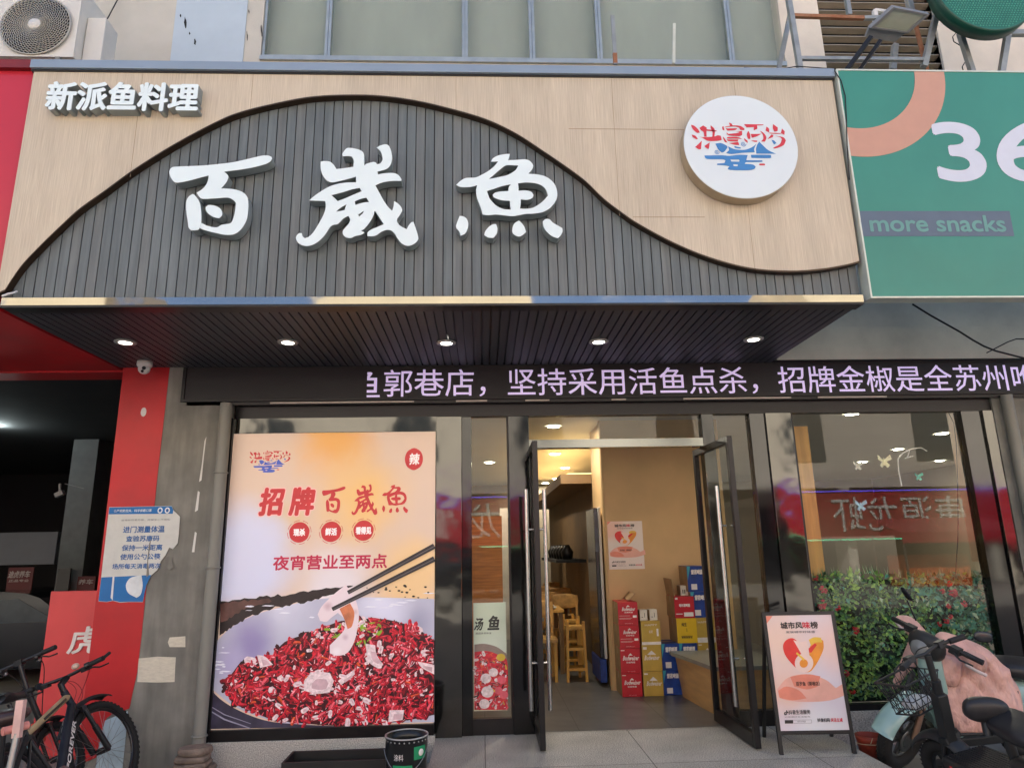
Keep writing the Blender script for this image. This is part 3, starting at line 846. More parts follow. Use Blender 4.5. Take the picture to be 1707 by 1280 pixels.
EMB_WAVE = [[(335, 665), (600, 660), (700, 668), (860, 650), (980, 655), (965, 690), (950, 735), (1185, 735), (1190, 750), (1160, 760), (940, 765), (920, 790), (1040, 800), (1078, 835), (1050, 870), (960, 888), (700, 885), (660, 865), (690, 830), (620, 815), (510, 810), (510, 790), (620, 780), (640, 740), (590, 722), (380, 720), (340, 690)], [(715, 725), (840, 725), (850, 742), (840, 758), (725, 755)], [(750, 800), (812, 800), (818, 815), (805, 828), (752, 825)]]
def emblem(b, pl, u0, v0, u1, v1, w, mr, mb_, n=3):
    def mp(l): return [(u0 + (p[0] - 175) / 1405 * (u1 - u0), v1 - (p[1] - 145) / 745 * (v1 - v0)) for p in l]
    for l in EMB_RED: b.prism([smooth(mp(l), n=n)], pl, None, w, mr)
    for l in EMB_BLUE: b.prism([smooth(mp(l), n=n)], pl, None, w, mb_)
    b.prism([smooth(mp(l), n=n) for l in EMB_WAVE], pl, None, w, mb_)
    for (cx, cy, r) in ((525, 608, 42), (932, 482, 46)):
        for i in range(18):
            t0, t1 = i * .7, (i + 1) * .7
            r0, r1 = r * (1 - i / 20), r * (1 - (i + 1) / 20)
            def P(t, rr): return mp([(cx + rr * math.cos(t), cy + rr * math.sin(t))])[0]
            q4 = [P(t0, r0), P(t1, r1), P(t1, max(.5, r1 - 9)), P(t0, max(.5, r0 - 9))]
            b.add([pl.pt(*c, w) for c in q4], [(0, 1, 2, 3)], mb_)
m_embred = M('emblem_red', (204, 52, 66), .5, var=.04)
m_embblue = M('emblem_blue', (60, 128, 190), .5, var=.04)
plD = FP(YA - .16)
c = plD.px(1235, 246); e1 = plD.px(1330, 248); e0 = plD.px(1140, 244)
rad = (e1[0] - e0[0]) / 2
cc = ((e0[0] + e1[0]) / 2, c[1] + .01)
b = MB()
b.lathe([(rad, 0), (rad, .10)], (cc[0], YA - .06, cc[1]), (0, -1, 0), 72, 1)
b.lathe([(rad, .10), (rad - .006, .104), (0, .104)], (cc[0], YA - .06, cc[1]), (0, -1, 0), 72, 0, False)
plate = b.build('round_plate', [M('white_disc', (220, 230, 233), .25, var=.012, scale=1), M('disc_return', (176, 160, 136), .35, .4)], fas)
b = MB()
plE = FP(YA - .1665)
p, q = plE.px(1140 + 175 / 9.483, 190 + 890 / 9.483), plE.px(1140 + 1580 / 9.483, 190 + 145 / 9.483)
emblem(b, plE, p[0], p[1], q[0], q[1], 0, 0, 1)
b.build('emblem', [m_embred, m_embblue], plate)
# end bracket and stray cable at the left foot of the sign
b = MB(); b.tube([W(4, 494, YA - .07), W(14, 490, YA - .08), W(24, 488, YA - .05), W(28, 486, YA - .02)], .008, 6)
b.build('cable_stub', m_white, fas)

# ================================================================== soffit downlights
m_lamprim = M('lamp_rim', (190, 190, 186), .35, .5)
m_lampglow = M_emit('downlight_glow', (255, 250, 236), 3.0)
def atZ(x, y, z):
    d = CR * ((x - IW / 2) / FOC) - CU * ((y - IH / 2) / FOC) + CF
    return CAM + d * ((z - CAM.z) / d.z)
names = ['soffit downlight nearest the neighbouring red shop, above the white dome camera', 'soffit downlight above the big dish poster', 'middle soffit downlight, above the side window left of the door', 'soffit downlight above the open doorway', 'soffit downlight at the green sign end of the row']
proto = None
for i, x in enumerate([(209, 570), (480, 570), (744, 571), (998, 569), (1256, 565)]):
    p = atZ(x[0], x[1], ZS - .004)
    if proto is None:
        t = proto = thing('soffit_downlight', names[i], 'downlight', p, 'downlights in the dark slatted soffit')
        MB().lathe([(.050, -.004), (.080, -.004), (.083, .006), (.050, .010), (.050, -.004)], (p.x, p.y, p.z - .006), (0, 0, 1), 24).build('rim', m_lamprim, t)
        MB().lathe([(0, 0), (.049, 0)], (p.x, p.y, p.z - .008), (0, 0, 1), 20, 0, False).build('lens', m_lampglow, t)
        lamp('SPOT', p + Vector((0, 0, -.02)), 3, (1, .95, .85), .04, t, (0, 0, 0), R(110))
    else:
        t = copy_tree(proto); t.location = p; t['label'] = names[i]

# ================================================================== dome camera
p = W(242, 600, -.32)
t = thing('security_camera', 'white dome security camera under the dark soffit above the red pier', 'security camera', (p.x, p.y, ZS))
b = MB(); b.lathe([(.0, 0), (.062, 0), (.064, -.03), (.058, -.045), (0, -.045)], (p.x, p.y, ZS), (0, 0, 1), 24)
b.build('base', m_white, t)
b = MB(); b.blob((p.x, p.y, ZS - .062), (.05, 0, 0), (0, .05, 0), (0, 0, .05), 20, 12)
bo = b.build('ball', m_white, t)
b = MB(); b.cyl((p.x + .018, p.y - .04, ZS - .065), (p.x + .024, p.y - .054, ZS - .07), .016, 16); b.cyl((p.x + .006, p.y - .036, ZS - .09), (p.x + .008, p.y - .046, ZS - .098), .012, 16)
b.build('lens', m_blackgloss, bo)

# ================================================================== LED message board
YL = -.12
plLED = FP(YL)
t = thing('led_message_board', 'long black dot matrix board with scrolling lilac white message across the shopfront', 'led sign', (1.2, YL, 2.83))
x0 = plLED.px(303, 640)[0]
b = MB()
b.box(x0, 5.4, YL + .02, -.035, 2.845, 3.19)
b.box(x0, 5.4, YL, YL + .02, 2.845, 2.872); b.box(x0, 5.4, YL, YL + .02, 3.165, 3.19); b.box(x0, x0 + .03, YL, YL + .02, 2.872, 3.165)
b.build('casing', m_black, t, bevel=.002)
mled = M('led_dark_face', (16, 16, 20), .5, var=.1, scale=30)
nt, bs = nodes_of(mled)
tc = nt.nodes.new('ShaderNodeTexCoord'); vr = nt.nodes.new('ShaderNodeTexVoronoi'); vr.inputs['Randomness'].default_value = 0; vr.inputs['Scale'].default_value = 100
nt.links.new(tc.outputs['Object'], vr.inputs['Vector'])
rp = nt.nodes.new('ShaderNodeValToRGB'); rp.color_ramp.elements[0].color = lin((34, 34, 40)); rp.color_ramp.elements[1].color = lin((12, 12, 14)); rp.color_ramp.elements[0].position = .25; rp.color_ramp.elements[1].position = .4
nt.links.new(vr.outputs['Distance'], rp.inputs[0]); nt.links.new(rp.outputs[0], bs.inputs['Base Color'])
MB().box(x0 + .03, 5.4, YL + .012, YL + .02, 2.872, 3.165).build('face', mled, t)
def M_led(name, col, s):
    m = M_emit(name, col, s)
    nt, bs = nodes_of(m)
    tc = nt.nodes.new('ShaderNodeTexCoord'); vr = nt.nodes.new('ShaderNodeTexVoronoi'); vr.inputs['Randomness'].default_value = 0; vr.inputs['Scale'].default_value = 56
    nt.links.new(tc.outputs['Object'], vr.inputs['Vector'])
    mr = nt.nodes.new('ShaderNodeMapRange'); mr.inputs['From Min'].default_value = .30; mr.inputs['From Max'].default_value = .56; mr.inputs['To Min'].default_value = s; mr.inputs['To Max'].default_value = s * .16
    nt.links.new(vr.outputs['Distance'], mr.inputs[0]); nt.links.new(mr.outputs[0], bs.inputs['Emission Strength'])
    return m
m_ledtxt = M_led('led_text', (228, 212, 255), .6)
plT = FP(YL + .011)
msg = '郭巷店，坚持采用活鱼点杀，招牌金椒是全苏州唯'
ua = plT.px(640, 636)[0]; ub = plT.px(1729, 628)[0]
va = plT.px(900, 660)[1]; vb = plT.px(900, 614)[1]
b = MB()
b.text(msg, plT, ua, va, ub, vb, 0.001, 0, .004, 0, res=2)
o = b.build('message', m_ledtxt, t)
# first character, half scrolled out of the window
b = MB(); ud = plT.px(633, 636)[0]; w1 = (ub - ua) / 22 * .93
b.text('鱼', plT, ud - w1, va, ud, vb, .001, 0, .010, 0, res=2)
o = b.build('clipped_character', m_ledtxt, t)
bm = bmesh.new(); bm.from_mesh(o.data)
uc = plT.px(612, 636)[0] - t.location.x
bmesh.ops.bisect_plane(bm, geom=bm.verts[:] + bm.edges[:] + bm.faces[:], plane_co=(uc, 0, 0), plane_no=(1, 0, 0), clear_inner=True)
bm.to_mesh(o.data); bm.free()
# ---- strips of light along the head rail under the board, painted as pale bars
b = MB()
for (xa, xb) in [(450, 690), (760, 812), (876, 916), (1020, 1044), (1140, 1320), (1365, 1480)]:
    u0, v0 = plLED.px(xa, 668); u1, _ = plLED.px(xb, 668)
    b.box(u0, u1, YL + .004, YL + .016, 2.822, 2.836)
b.build('painted_light_strip', M('light_strip_paint', (186, 176, 164), .5), t)
MB().box(x0 + .05, 5.4, YL + .02, YL + .05, 2.815, 2.845).build('back_rail', m_black, t)

# ================================================================== neighbour's green sign
YG = -1.735
plG = FP(YG)
XG = 2.788
tg = thing('green_shop_sign', 'green neighbouring shop sign with pale 36 and salmon arc, beside the slatted sign', 'shop sign', (3.6, YG, 3.24))
m_green = M('green_vinyl', (58, 140, 124), .40, var=.03, scale=1.3, bump=.15, bscale=2.5, dist=.02)
speckle(m_green, .9, .12)
m_signedge = M('pale_sign_edge', (206, 212, 200), .45, .2, var=.04)
MB().box(XG + .012, 7.5, YG, YG + .10, 3.212, 5.085).build('board', m_green, tg)
b = MB(); b.box(XG, XG + .012, YG - .006, YG + .10, 3.20, 5.098); b.box(XG + .012, 7.5, YG - .006, YG + .10, 3.20, 3.212); b.box(XG + .012, 7.5, YG - .006, YG + .10, 5.085, 5.098)
b.build('edge_trim', m_signedge, tg)
plg = FP(YG - .002)
cx, cz = plg.px(1418, 118)
r_out = plg.px(1575, 128)[0] - cx; r_in = plg.px(1524, 122)[0] - cx
arc = []
zt = 5.084
def arcpts(r, a0, a1, n=40): return [(cx + r * math.cos(a0 + (a1 - a0) * k / n), zt - .0 + r * math.sin(a0 + (a1 - a0) * k / n)) for k in range(n + 1)]
xl = XG + .013
def cut(r): return -math.acos(max(-1, min(1, (xl - cx) / r))) if abs((xl - cx) / r) <= 1 else -math.pi
b = MB()
o_ = arcpts(r_out * 1.0, 0, cut(r_out)); i_ = arcpts(r_in, cut(r_in), 0)
b.prism([o_ + i_], plg, None, 0)
b.build('salmon_arc', M('salmon_vinyl', (196, 150, 130), .5, var=.02), tg)
b = MB()
p, q = plg.px(1569, 300), plg.px(1741, 208)
b.text('36', plg, p[0], p[1], q[0], q[1], .0, 0, .035, 0, res=8)
b.build('numerals', M('pale_lilac_vinyl', (206, 212, 226), .45, var=.02), tg)
b = MB()
P = [plg.px(*s) for s in [(1432, 352), (1683, 352), (1691, 394), (1440, 394)]]
P[0] = (xl, P[0][1]); P[3] = (xl, P[3][1])
b.prism([P], plg, None, 0)
b.build('faded_band', M('faded_slate_vinyl', (92, 108, 126), .55, var=.03), tg)
b = MB(); p, q = plg.px(1452, 386), plg.px(1672, 360)
b.text('more snacks', plg, p[0], p[1], q[0], q[1], .0015, 0, .03, 0, res=5)
b.build('tagline', M('faded_teal_vinyl', (104, 156, 150), .55, var=.03), tg)

# ================================================================== neighbour's red sign to the left
tr_ = thing('red_shop_sign', 'plain red neighbouring shop fascia left of the slatted sign', 'shop sign', (-6, -1.66, ZS))
m_redsign = M('red_vinyl', (190, 40, 56), .30, var=.03, scale=.7)
MB().box(-10, XL - .02, -1.66, -1.60, 3.24, 5.06).build('board', m_redsign, tr_)
b = MB(); b.box(-10, XL - .02, -1.70, -1.56, 5.06, 5.13)
b.build('top_trim', M('dark_red_trim', (120, 20, 26), .5), tr_)
b = MB(); b.box(-10, XL - .02, -1.66, -.95, 3.175, 3.2, 0); b.box(-10, XL - .02, -.945, .02, 3.18, 3.205, 0); b.box(-10, XL - .02, -1.67, -1.64, 3.17, 3.24)
b.build('soffit', m_redpaint, tr_)
# ================================================================== back-lit dish poster in its black frame
PE = 0.06                                                            # the light box gives off a little light of its own
plB = FP(-.06)
lb = thing('dish_poster', 'tall backlit poster of fish in red chillies held by black chopsticks, left of the door', 'poster', (-1.34, -.06, .03))
PX0, PX1, PZ0, PZ1 = -2.238, -.425, .118, 2.56
b = MB()
b.box(-2.262, PX0, -.085, .02, .03, 2.70); b.box(PX0, -.42, -.085, .02, .03, PZ0 - .002)
b.build('frame', m_black, lb, bevel=.003)
MB().box(PX0, -.42, -.05, .02, PZ1 + .006, 2.70).build('upper_steel_band', m_mirror, lb)
# printed sheet: cream, with an orange cloud above and a pale lilac one at the left
def blob_print(name, base, blobs, emit, rough=.35):
    m = bpy.data.materials.new(name); m.use_nodes = True
    nt, bs = nodes_of(m)
    tc = nt.nodes.new('ShaderNodeTexCoord')
    nz = nt.nodes.new('ShaderNodeTexNoise'); nz.inputs['Scale'].default_value = 2.2; nz.inputs['Detail'].default_value = 5
    nt.links.new(tc.outputs['Object'], nz.inputs[0])
    cur = nt.nodes.new('ShaderNodeRGB'); cur.outputs[0].default_value = lin(base); cur = cur.outputs[0]
    for (c, r0, r1, col, jit) in blobs:
        sc = nt.nodes.new('ShaderNodeVectorMath'); sc.operation = 'MULTIPLY_ADD'
        cm = nt.nodes.new('ShaderNodeVectorMath'); cm.operation = 'SUBTRACT'; cm.inputs[1].default_value = (.5, .5, .5)
        nt.links.new(nz.outputs['Color'], cm.inputs[0])
        nt.links.new(cm.outputs[0], sc.inputs[0]); sc.inputs[1].default_value = (jit, 0, jit)
        nt.links.new(tc.outputs['Object'], sc.inputs[2])
        d = nt.nodes.new('ShaderNodeVectorMath'); d.operation = 'DISTANCE'; d.inputs[1].default_value = c
        nt.links.new(sc.outputs[0], d.inputs[0])
        mr = nt.nodes.new('ShaderNodeMapRange'); mr.interpolation_type = 'SMOOTHSTEP'
        mr.inputs['From Min'].default_value = r0; mr.inputs['From Max'].default_value = r1; mr.inputs['To Min'].default_value = 1; mr.inputs['To Max'].default_value = 0
        nt.links.new(d.outputs['Value'], mr.inputs[0])
        mx = nt.nodes.new('ShaderNodeMix'); mx.data_type = 'RGBA'
        nt.links.new(mr.outputs[0], mx.inputs[0]); nt.links.new(cur, mx.inputs[6]); mx.inputs[7].default_value = lin(col)
        cur = mx.outputs[2]
    nt.links.new(cur, bs.inputs['Base Color']); bs.inputs['Roughness'].default_value = rough
    if emit:
        nt.links.new(cur, bs.inputs['Emission Color']); bs.inputs['Emission Strength'].default_value = emit
    MATS[name] = m
    return m
def lc(x, y): u, v = plB.px(x, y); return (u + 1.34, 0, v - .03)
m_sheet = blob_print('poster_sheet', (224, 198, 178), [(lc(560, 735), .05, .5, (238, 176, 96), .5), (lc(600, 830), .05, .55, (240, 196, 130), .4), (lc(470, 880), .02, .30, (226, 190, 130), .4), (lc(690, 960), .1, .45, (240, 202, 150), .3), (lc(400, 930), .25, .62, (214, 216, 240), .25), (lc(560, 975), .1, .45, (232, 222, 226), .3)], PE)
MB().box(PX0 + .002, PX1, -.06, -.04, PZ0, PZ1).build('printed_sheet', m_sheet, lb)
def pm(name, col, var=.05, sc=14): return M('print_' + name, col, .4, var=var, scale=sc, emit=PE)
def P2(l): return [plB.px(*p) for p in l]
def Z2(l, pl=plB): return [pl.px(340 + p[0] / 3.711, 940 + p[1] / 3.711) for p in l]
b = MB()
mats = [blob_print('print_lavender', (188, 188, 208), [(lc(480, 1010), .02, .30, (214, 214, 232), .3), (lc(690, 1040), .02, .22, (160, 160, 186), .2), (lc(420, 1068), .02, .28, (150, 140, 186), .25), (lc(385, 1100), .0, .22, (176, 168, 206), .3), (lc(640, 1010), .02, .3, (222, 222, 242), .3)], PE), pm('ink', (40, 32, 32), .3, 4), pm('brown_ink', (92, 62, 56), .25, 5), pm('rim', (58, 54, 72), .2, 6), pm('rim_line', (150, 148, 168)), pm('steam', (232, 232, 244), .02),
        pm('violet_shade', (150, 142, 186), .12, 3)]
b.prism([smooth(Z2([(75, 480), (170, 390), (300, 320), (480, 265), (720, 215), (1000, 205), (1425, 215), (1425, 975), (640, 990), (420, 965), (200, 885), (60, 780)]), corner=30)], plB, None, .0010, 0)
rnd = random.Random(11)
def ragged(top, bot, amp):
    o = []
    for seg in (top, bot):
        for i in range(len(seg) - 1):
            for k in range(8):
                t = k / 8
                o.append((seg[i][0] + (seg[i + 1][0] - seg[i][0]) * t, seg[i][1] + (seg[i + 1][1] - seg[i][1]) * t + rnd.uniform(-amp, amp)))
    return o
b.prism([Z2(ragged([(102, 230), (300, 210), (480, 190), (700, 165), (925, 125)], [(925, 132), (800, 190), (620, 235), (440, 268), (300, 318), (180, 385), (85, 455)], 9))], plB, None, .0018, 1)
b.prism([Z2(ragged([(102, 240), (250, 225), (420, 215)], [(420, 235), (260, 270), (180, 320), (92, 370)], 7))], plB, None, .0022, 2)
b.prism([smooth(Z2([(48, 780), (100, 832), (180, 885), (300, 940), (430, 975), (640, 992), (900, 1003), (30, 1018)]), corner=30)], plB, None, .0020, 3)
for (o1, o2) in ((0, 6), (28, 3)):
    b.prism([Z2([(45, 905 - o1), (130, 955 - o1), (230, 990 - o1), (290, 1012 - o1), (290, 1012 - o1 + o2), (225, 990 - o1 + o2), (125, 957 - o1 + o2), (45, 908 - o1 + o2)])], plB, None, .0024, 4)
for k in range(26):                                                    # white dry-brush flecks
    x, y = rnd.choice([(rnd.uniform(240, 700), rnd.uniform(250, 330)), (rnd.uniform(960, 1415), rnd.uniform(170, 280)), (rnd.uniform(62, 130), rnd.uniform(500, 680))])
    w_, h_ = rnd.uniform(8, 46), rnd.uniform(2, 6)
    b.prism([Z2([(x - w_, y + 2), (x - w_ * .4, y - h_), (x + w_ * .5, y - h_ * .7), (x + w_, y), (x + w_ * .3, y + h_), (x - w_ * .5, y + h_ * .6)])], plB, None, .0027 + k * 2e-5, 5)
for k in range(22):
    x, y = rnd.uniform(1000, 1400), rnd.uniform(130, 215)
    r_ = rnd.uniform(2, 7)
    b.prism([Z2([(x + r_ * 1.6 * math.cos(t), y + r_ * math.sin(t)) for t in [i * math.pi / 3 for i in range(6)]])], plB, None, .0033 + k * 1e-5, 1)
b.build('bowl_picture', mats, lb)
# chillies
def inside(p, poly):
    c = False; n = len(poly)
    for i in range(n):
        a, d = poly[i], poly[i - 1]
        if (a[1] > p[1]) != (d[1] > p[1]) and p[0] < (d[0] - a[0]) * (p[1] - a[1]) / (d[1] - a[1]) + a[0]: c = not c
    return c
mound = [(110, 760), (230, 600), (400, 580), (500, 480), (640, 430), (720, 400), (850, 350), (960, 350), (1020, 335), (1150, 345), (1300, 390), (1425, 470), (1425, 930), (1250, 965), (1000, 995), (820, 998), (640, 985), (430, 960), (300, 910), (190, 860)]
cm = [pm('chilli_red', (206, 34, 54), .2, 30), pm('chilli_deep', (140, 16, 36), .25, 30), pm('chilli_pink', (232, 96, 112), .12), pm('chilli_dark', (58, 10, 20), .3), pm('garlic', (232, 208, 212), .14, 40), pm('scallion', (132, 168, 48), .15), pm('pepper_orange', (222, 92, 46), .15), pm('glint', (250, 226, 232), .02), pm('garlic_shade', (206, 172, 180), .1)]
def chilli_field(b, pl, conv, poly, count, size, cm_w, seed, base=.004, lim=None):
    """printed pieces of chilli: a body, a deeper side and a pale gloss line each"""
    rnd = random.Random(seed)
    xs = [p[0] for p in poly]; ys = [p[1] for p in poly]
    k = 0
    while k < count:
        p = (rnd.uniform(min(xs), max(xs)), rnd.uniform(min(ys), max(ys)))
        if not inside(p, poly): continue
        a = rnd.gauss(-.9, .9); L = size * rnd.uniform(.5, 1.5); wd_ = L * rnd.uniform(.22, .42)
        ca, sa = math.cos(a), math.sin(a)
        mi = rnd.choices(range(8), cm_w)[0]
        if mi == 7: L *= .3; wd_ = L * .4
        if mi == 4: wd_ = L * .55
        bend = rnd.uniform(-.25, .25) * L
        def put(sh, m_, dz):
            q = conv([(p[0] + x * ca - y * sa, p[1] + x * sa + y * ca) for x, y in sh])
            if lim: q = [(min(max(u, lim[0]), lim[1]), v) for u, v in q]
            b.add([pl.pt(*c, base + k * 2.4e-6 + dz) for c in q], [tuple(range(len(sh)))], m_)
        put([(-L, -wd_ * .4), (-L * .7, -wd_), (0, -wd_ + bend * .4), (L * .75, -wd_ * .8 + bend), (L, bend), (L * .75, wd_ * .8 + bend), (0, wd_ + bend * .4), (-L * .75, wd_ * .9), (-L, wd_ * .3)], mi, 0)
        if mi in (0, 1, 2, 6):
            put([(-L * .8, wd_ * .25), (0, wd_ * .3 + bend * .4), (L * .8, wd_ * .2 + bend), (L * .7, wd_ * .75 + bend), (0, wd_ * .95 + bend * .4), (-L * .7, wd_ * .85)], 3 if mi == 1 else 1, 8e-7)
            if rnd.random() < .6: put([(-L * .5, -wd_ * .55), (L * .1, -wd_ * .5 + bend * .4), (L * .4, -wd_ * .4 + bend * .7), (L * .1, -wd_ * .22 + bend * .4), (-L * .5, -wd_ * .3)], 7 if rnd.random() < .35 else 2, 1.6e-6)
        if mi == 4 and size > 12: put([(-L * .6, 0), (0, -wd_ * .3), (L * .6, 0), (0, wd_ * .5)], 8, 8e-7)
        k += 1
b = MB()
b.prism([smooth(Z2(mound))], plB, None, .0036, 3)
LM = (PX0 + .004, PX1 - .002)
chilli_field(b, plB, Z2, mound, 700, 32, [34, 32, 6, 22, 5, 0, 2, 0], 4, .0038, LM)
chilli_field(b, plB, Z2, mound, 1300, 21, [42, 20, 14, 9, 5, 0, 4, 12], 5, .0056, LM)
chilli_field(b, plB, Z2, [(760, 400), (950, 350), (1100, 345), (1130, 400), (980, 500), (780, 520)], 60, 16, [4, 2, 2, 0, 6, 30, 1, 2], 6, .0090)
for l in ([(620, 720), (680, 665), (780, 670), (805, 720), (780, 790), (700, 800), (620, 780)], [(1000, 490), (1060, 500), (1070, 560), (1110, 620), (1080, 645), (1020, 600)], [(330, 560), (380, 570), (430, 620), (350, 640)], [(1150, 900), (1240, 900), (1230, 960), (1140, 975)], [(830, 720), (930, 650), (935, 680), (850, 745)], [(1320, 600), (1425, 620), (1425, 680), (1350, 640)]):
    b.prism([smooth(Z2(l))], plB, None, .0094, 4); mx_, my_ = sum(q[0] for q in l) / len(l), sum(q[1] for q in l) / len(l); b.prism([smooth(Z2([(mx_ + 8 + (q[0] - mx_) * .55, my_ + 8 + (q[1] - my_) * .5) for q in l]))], plB, None, .0096, 8)
b.build('chilli_picture', cm, lb)
b = MB()
b.prism([smooth(Z2([(880, 125), (800, 190), (730, 260), (705, 310), (720, 350), (760, 355), (790, 330), (830, 300), (870, 340), (870, 400), (830, 450), (780, 500), (780, 550), (830, 565), (890, 545), (930, 480), (950, 400), (960, 310), (940, 220), (905, 170)]))], plB, None, .0104, 0)
b.prism([smooth(Z2([(840, 275), (905, 240), (932, 300), (918, 380), (890, 400), (870, 340)]))], plB, None, .0107, 1)
for (p, q, t) in (((892, 175), (1440, -120), 17), ((795, 278), (1440, -40), 17)):
    d = Vector((q[0] - p[0], q[1] - p[1])).normalized(); nn = (-d.y * t, d.x * t)
    mxq = (1426 - p[0]) / d.x
    q = (p[0] + d.x * mxq, p[1] + d.y * mxq)
    b.prism([Z2([(p[0] + nn[0] * .7, p[1] + nn[1] * .7), (p[0] - nn[0] * .7, p[1] - nn[1] * .7), (q[0] - nn[0], q[1] - nn[1]), (q[0] + nn[0], q[1] + nn[1])])], plB, None, .0112, 2)
    b.prism([Z2([(p[0] + 6 + nn[0] * .2, p[1] + nn[1] * .2), (p[0] + 6 - nn[0] * .1, p[1] - nn[1] * .1), (q[0] - nn[0] * .1, q[1] - nn[1] * .1), (q[0] + nn[0] * .25, q[1] + nn[1] * .25)])], plB, None, .0114, 3)
b.build('chopsticks_and_fish', [blob_print('print_fish_flesh', (236, 218, 224), [(lc(548, 1010), .0, .06, (206, 176, 186), .1), (lc(595, 1020), .0, .035, (214, 180, 184), .1), (lc(560, 1085), .0, .06, (246, 236, 240), .1), (lc(575, 1060), .0, .04, (206, 178, 190), .1)], PE), pm('fish_orange', (206, 122, 84), .15, 10), pm('chopstick', (44, 40, 44), .1), pm('chopstick_edge', (92, 88, 90), .1)], lb)
# writing
m_tred = pm('title_red', (200, 46, 52), .05); m_tcrim = pm('crimson', (190, 34, 74), .05); m_phalo = pm('halo_pink', (246, 196, 190), .02); m_pwhite = pm('white', (250, 244, 244), .01)
b = MB()
def tt(b, body, x0, y0, x1, y1, w, bold, mi, pl=plB, shear=0, res=3, jag=0):
    p, q = pl.px(x0, y1), pl.px(x1, y0)
    b.text(body, pl, p[0], p[1], q[0], q[1], w, 0, bold, mi, shear, res=res, jag=jag)
for (mi, bo, w) in ((1, .085, .001), (0, .045, .0018)):
    tt(b, '招', 431, 814, 470, 858, w, bo, mi, shear=.1); tt(b, '牌', 482, 813, 522, 858, w, bo, mi, shear=.1)
def mini(b, loops, x0, y0, x1, y1, w, mi, grow=0):
    allp = [p for l in loops for p in l]
    mx0, mx1 = min(p[0] for p in allp), max(p[0] for p in allp); my0, my1 = min(p[1] for p in allp), max(p[1] for p in allp)
    def cv(l): return [plB.px(x0 - grow + (p[0] - mx0) / (mx1 - mx0) * (x1 - x0 + 2 * grow), y0 - grow + (p[1] - my0) / (my1 - my0) * (y1 - y0 + 2 * grow)) for p in l]
    return cv
for (mi, w, g) in ((0, .0018, 0),):
    cv = mini(b, [bai1, bai2, bai3], 537, 811, 576, 855, w, mi, g)
    for k, l in enumerate((bai1, bai2, bai3)): b.prism([smooth(cv(l))], plB, None, w + k * 1e-4, mi)
    cv = mini(b, [sui], 586, 807, 629, 858, w, mi, g); b.prism([smooth(cv(l)) for l in [sui] + suih], plB, None, w, mi)
    cv = mini(b, [yu] + yud, 637, 808, 680, 855, w, mi, g); b.prism([smooth(cv(l)) for l in [yu] + yuh], plB, None, w, mi)
    for l in yud: b.prism([smooth(cv(l))], plB, None, w, mi)
b.build('title_lettering', [m_tred, m_phalo], lb)
b = MB()
for (cx_, cy_, s) in ((499, 887, '现杀'), (552, 886, '鲜活'), (606, 884, '看得见')):
    c0 = plB.px(cx_, cy_); rr = .088
    b.prism([[(c0[0] + rr * math.cos(t) * (1 + .02 * math.sin(7 * t)), c0[1] + rr * math.sin(t)) for t in [i * math.pi / 16 for i in range(32)]]], plB, None, .0012, 0)
    for a0 in range(0, 32, 4):
        a_ = [(c0[0] + r_ * math.cos(t), c0[1] + r_ * math.sin(t)) for r_, ts in ((rr + .012, range(4)), (rr + .016, range(3, -1, -1))) for t in [(a0 + i * .9) * math.pi / 16 for i in ts]]
        b.prism([a_], plB, None, .0012, 0)
    hw = .048 if len(s) == 2 else .066
    b.text(s, plB, c0[0] - hw, c0[1] - .03, c0[0] + hw, c0[1] + .03, .0018, 0, .05, 1)
s0 = plB.px(690, 765)
b.prism([smooth([(s0[0] + .075 * math.cos(t) * (1.08 if abs(math.cos(t)) > .5 else .9), s0[1] + .10 * math.sin(t)) for t in [i * math.pi / 8 for i in range(16)]])], plB, None, .0012, 0)
b.text('辣', plB, s0[0] - .042, s0[1] - .05, s0[0] + .045, s0[1] + .05, .0018, 0, .03, 1, shear=.08)
b.build('red_seals', [m_tred, m_pwhite], lb)
b = MB(); tt(b, '夜宵营业至两点', 455, 923, 645, 950, .0012, .03, 0)
b.build('opening_line', m_tcrim, lb)
b = MB(); p, q = plB.px(414, 788), plB.px(485, 750)
emblem(b, Plane((0, -.0602, 0)), p[0], p[1], q[0], q[1], .0012, 0, 1, n=2)
b.build('emblem', [m_tred, pm('emblem_blue', (70, 96, 196))], lb)

# ================================================================== small soup poster standing inside the side window
plQ = FP(.13)
sp = thing('soup_poster', 'narrow pale green fish soup poster standing inside the window left of the door', 'poster', (.05, .14, 0))
sx0, sz1 = plQ.px(789, 1005); sx1, sz0 = plQ.px(846, 1183)
m_sp = blob_print('soup_sheet', (206, 214, 190), [((0, 0, .6), .1, .4, (222, 226, 210), .2)], .05)
MB().box(sx0, sx1, .13, .15, sz0, sz1).build('printed_sheet', m_sp, sp)
def S2(l): return [plQ.px(740 + p[0] / 4, 960 + p[1] / 4) for p in l]
b = MB()
b.prism([smooth(S2([(203, 455), (270, 450), (350, 470), (415, 515), (425, 560), (203, 560)]), corner=30)], plQ, None, .001, 0)
b.prism([smooth(S2([(203, 505), (300, 500), (400, 540), (425, 590), (425, 890), (203, 890)]), corner=30)], plQ, None, .0014, 1)
chilli_field(b, plQ, S2, [(206, 515), (300, 508), (395, 545), (420, 600), (424, 885), (206, 888)], 240, 13, [20, 16, 14, 12, 14, 2, 10, 6], 9, .002)
for (x, y, r_) in ((290, 770, 42), (280, 680, 36), (330, 640, 32), (385, 690, 30), (270, 850, 36), (400, 790, 30), (365, 760, 26)):
    b.prism([smooth(S2([(x + r_ * math.cos(t), y + r_ * .9 * math.sin(t)) for t in [i * math.pi / 4 for i in range(8)]]))], plQ, None, .0034 + r_ * 1e-5, 4 if r_ > 30 else 2)
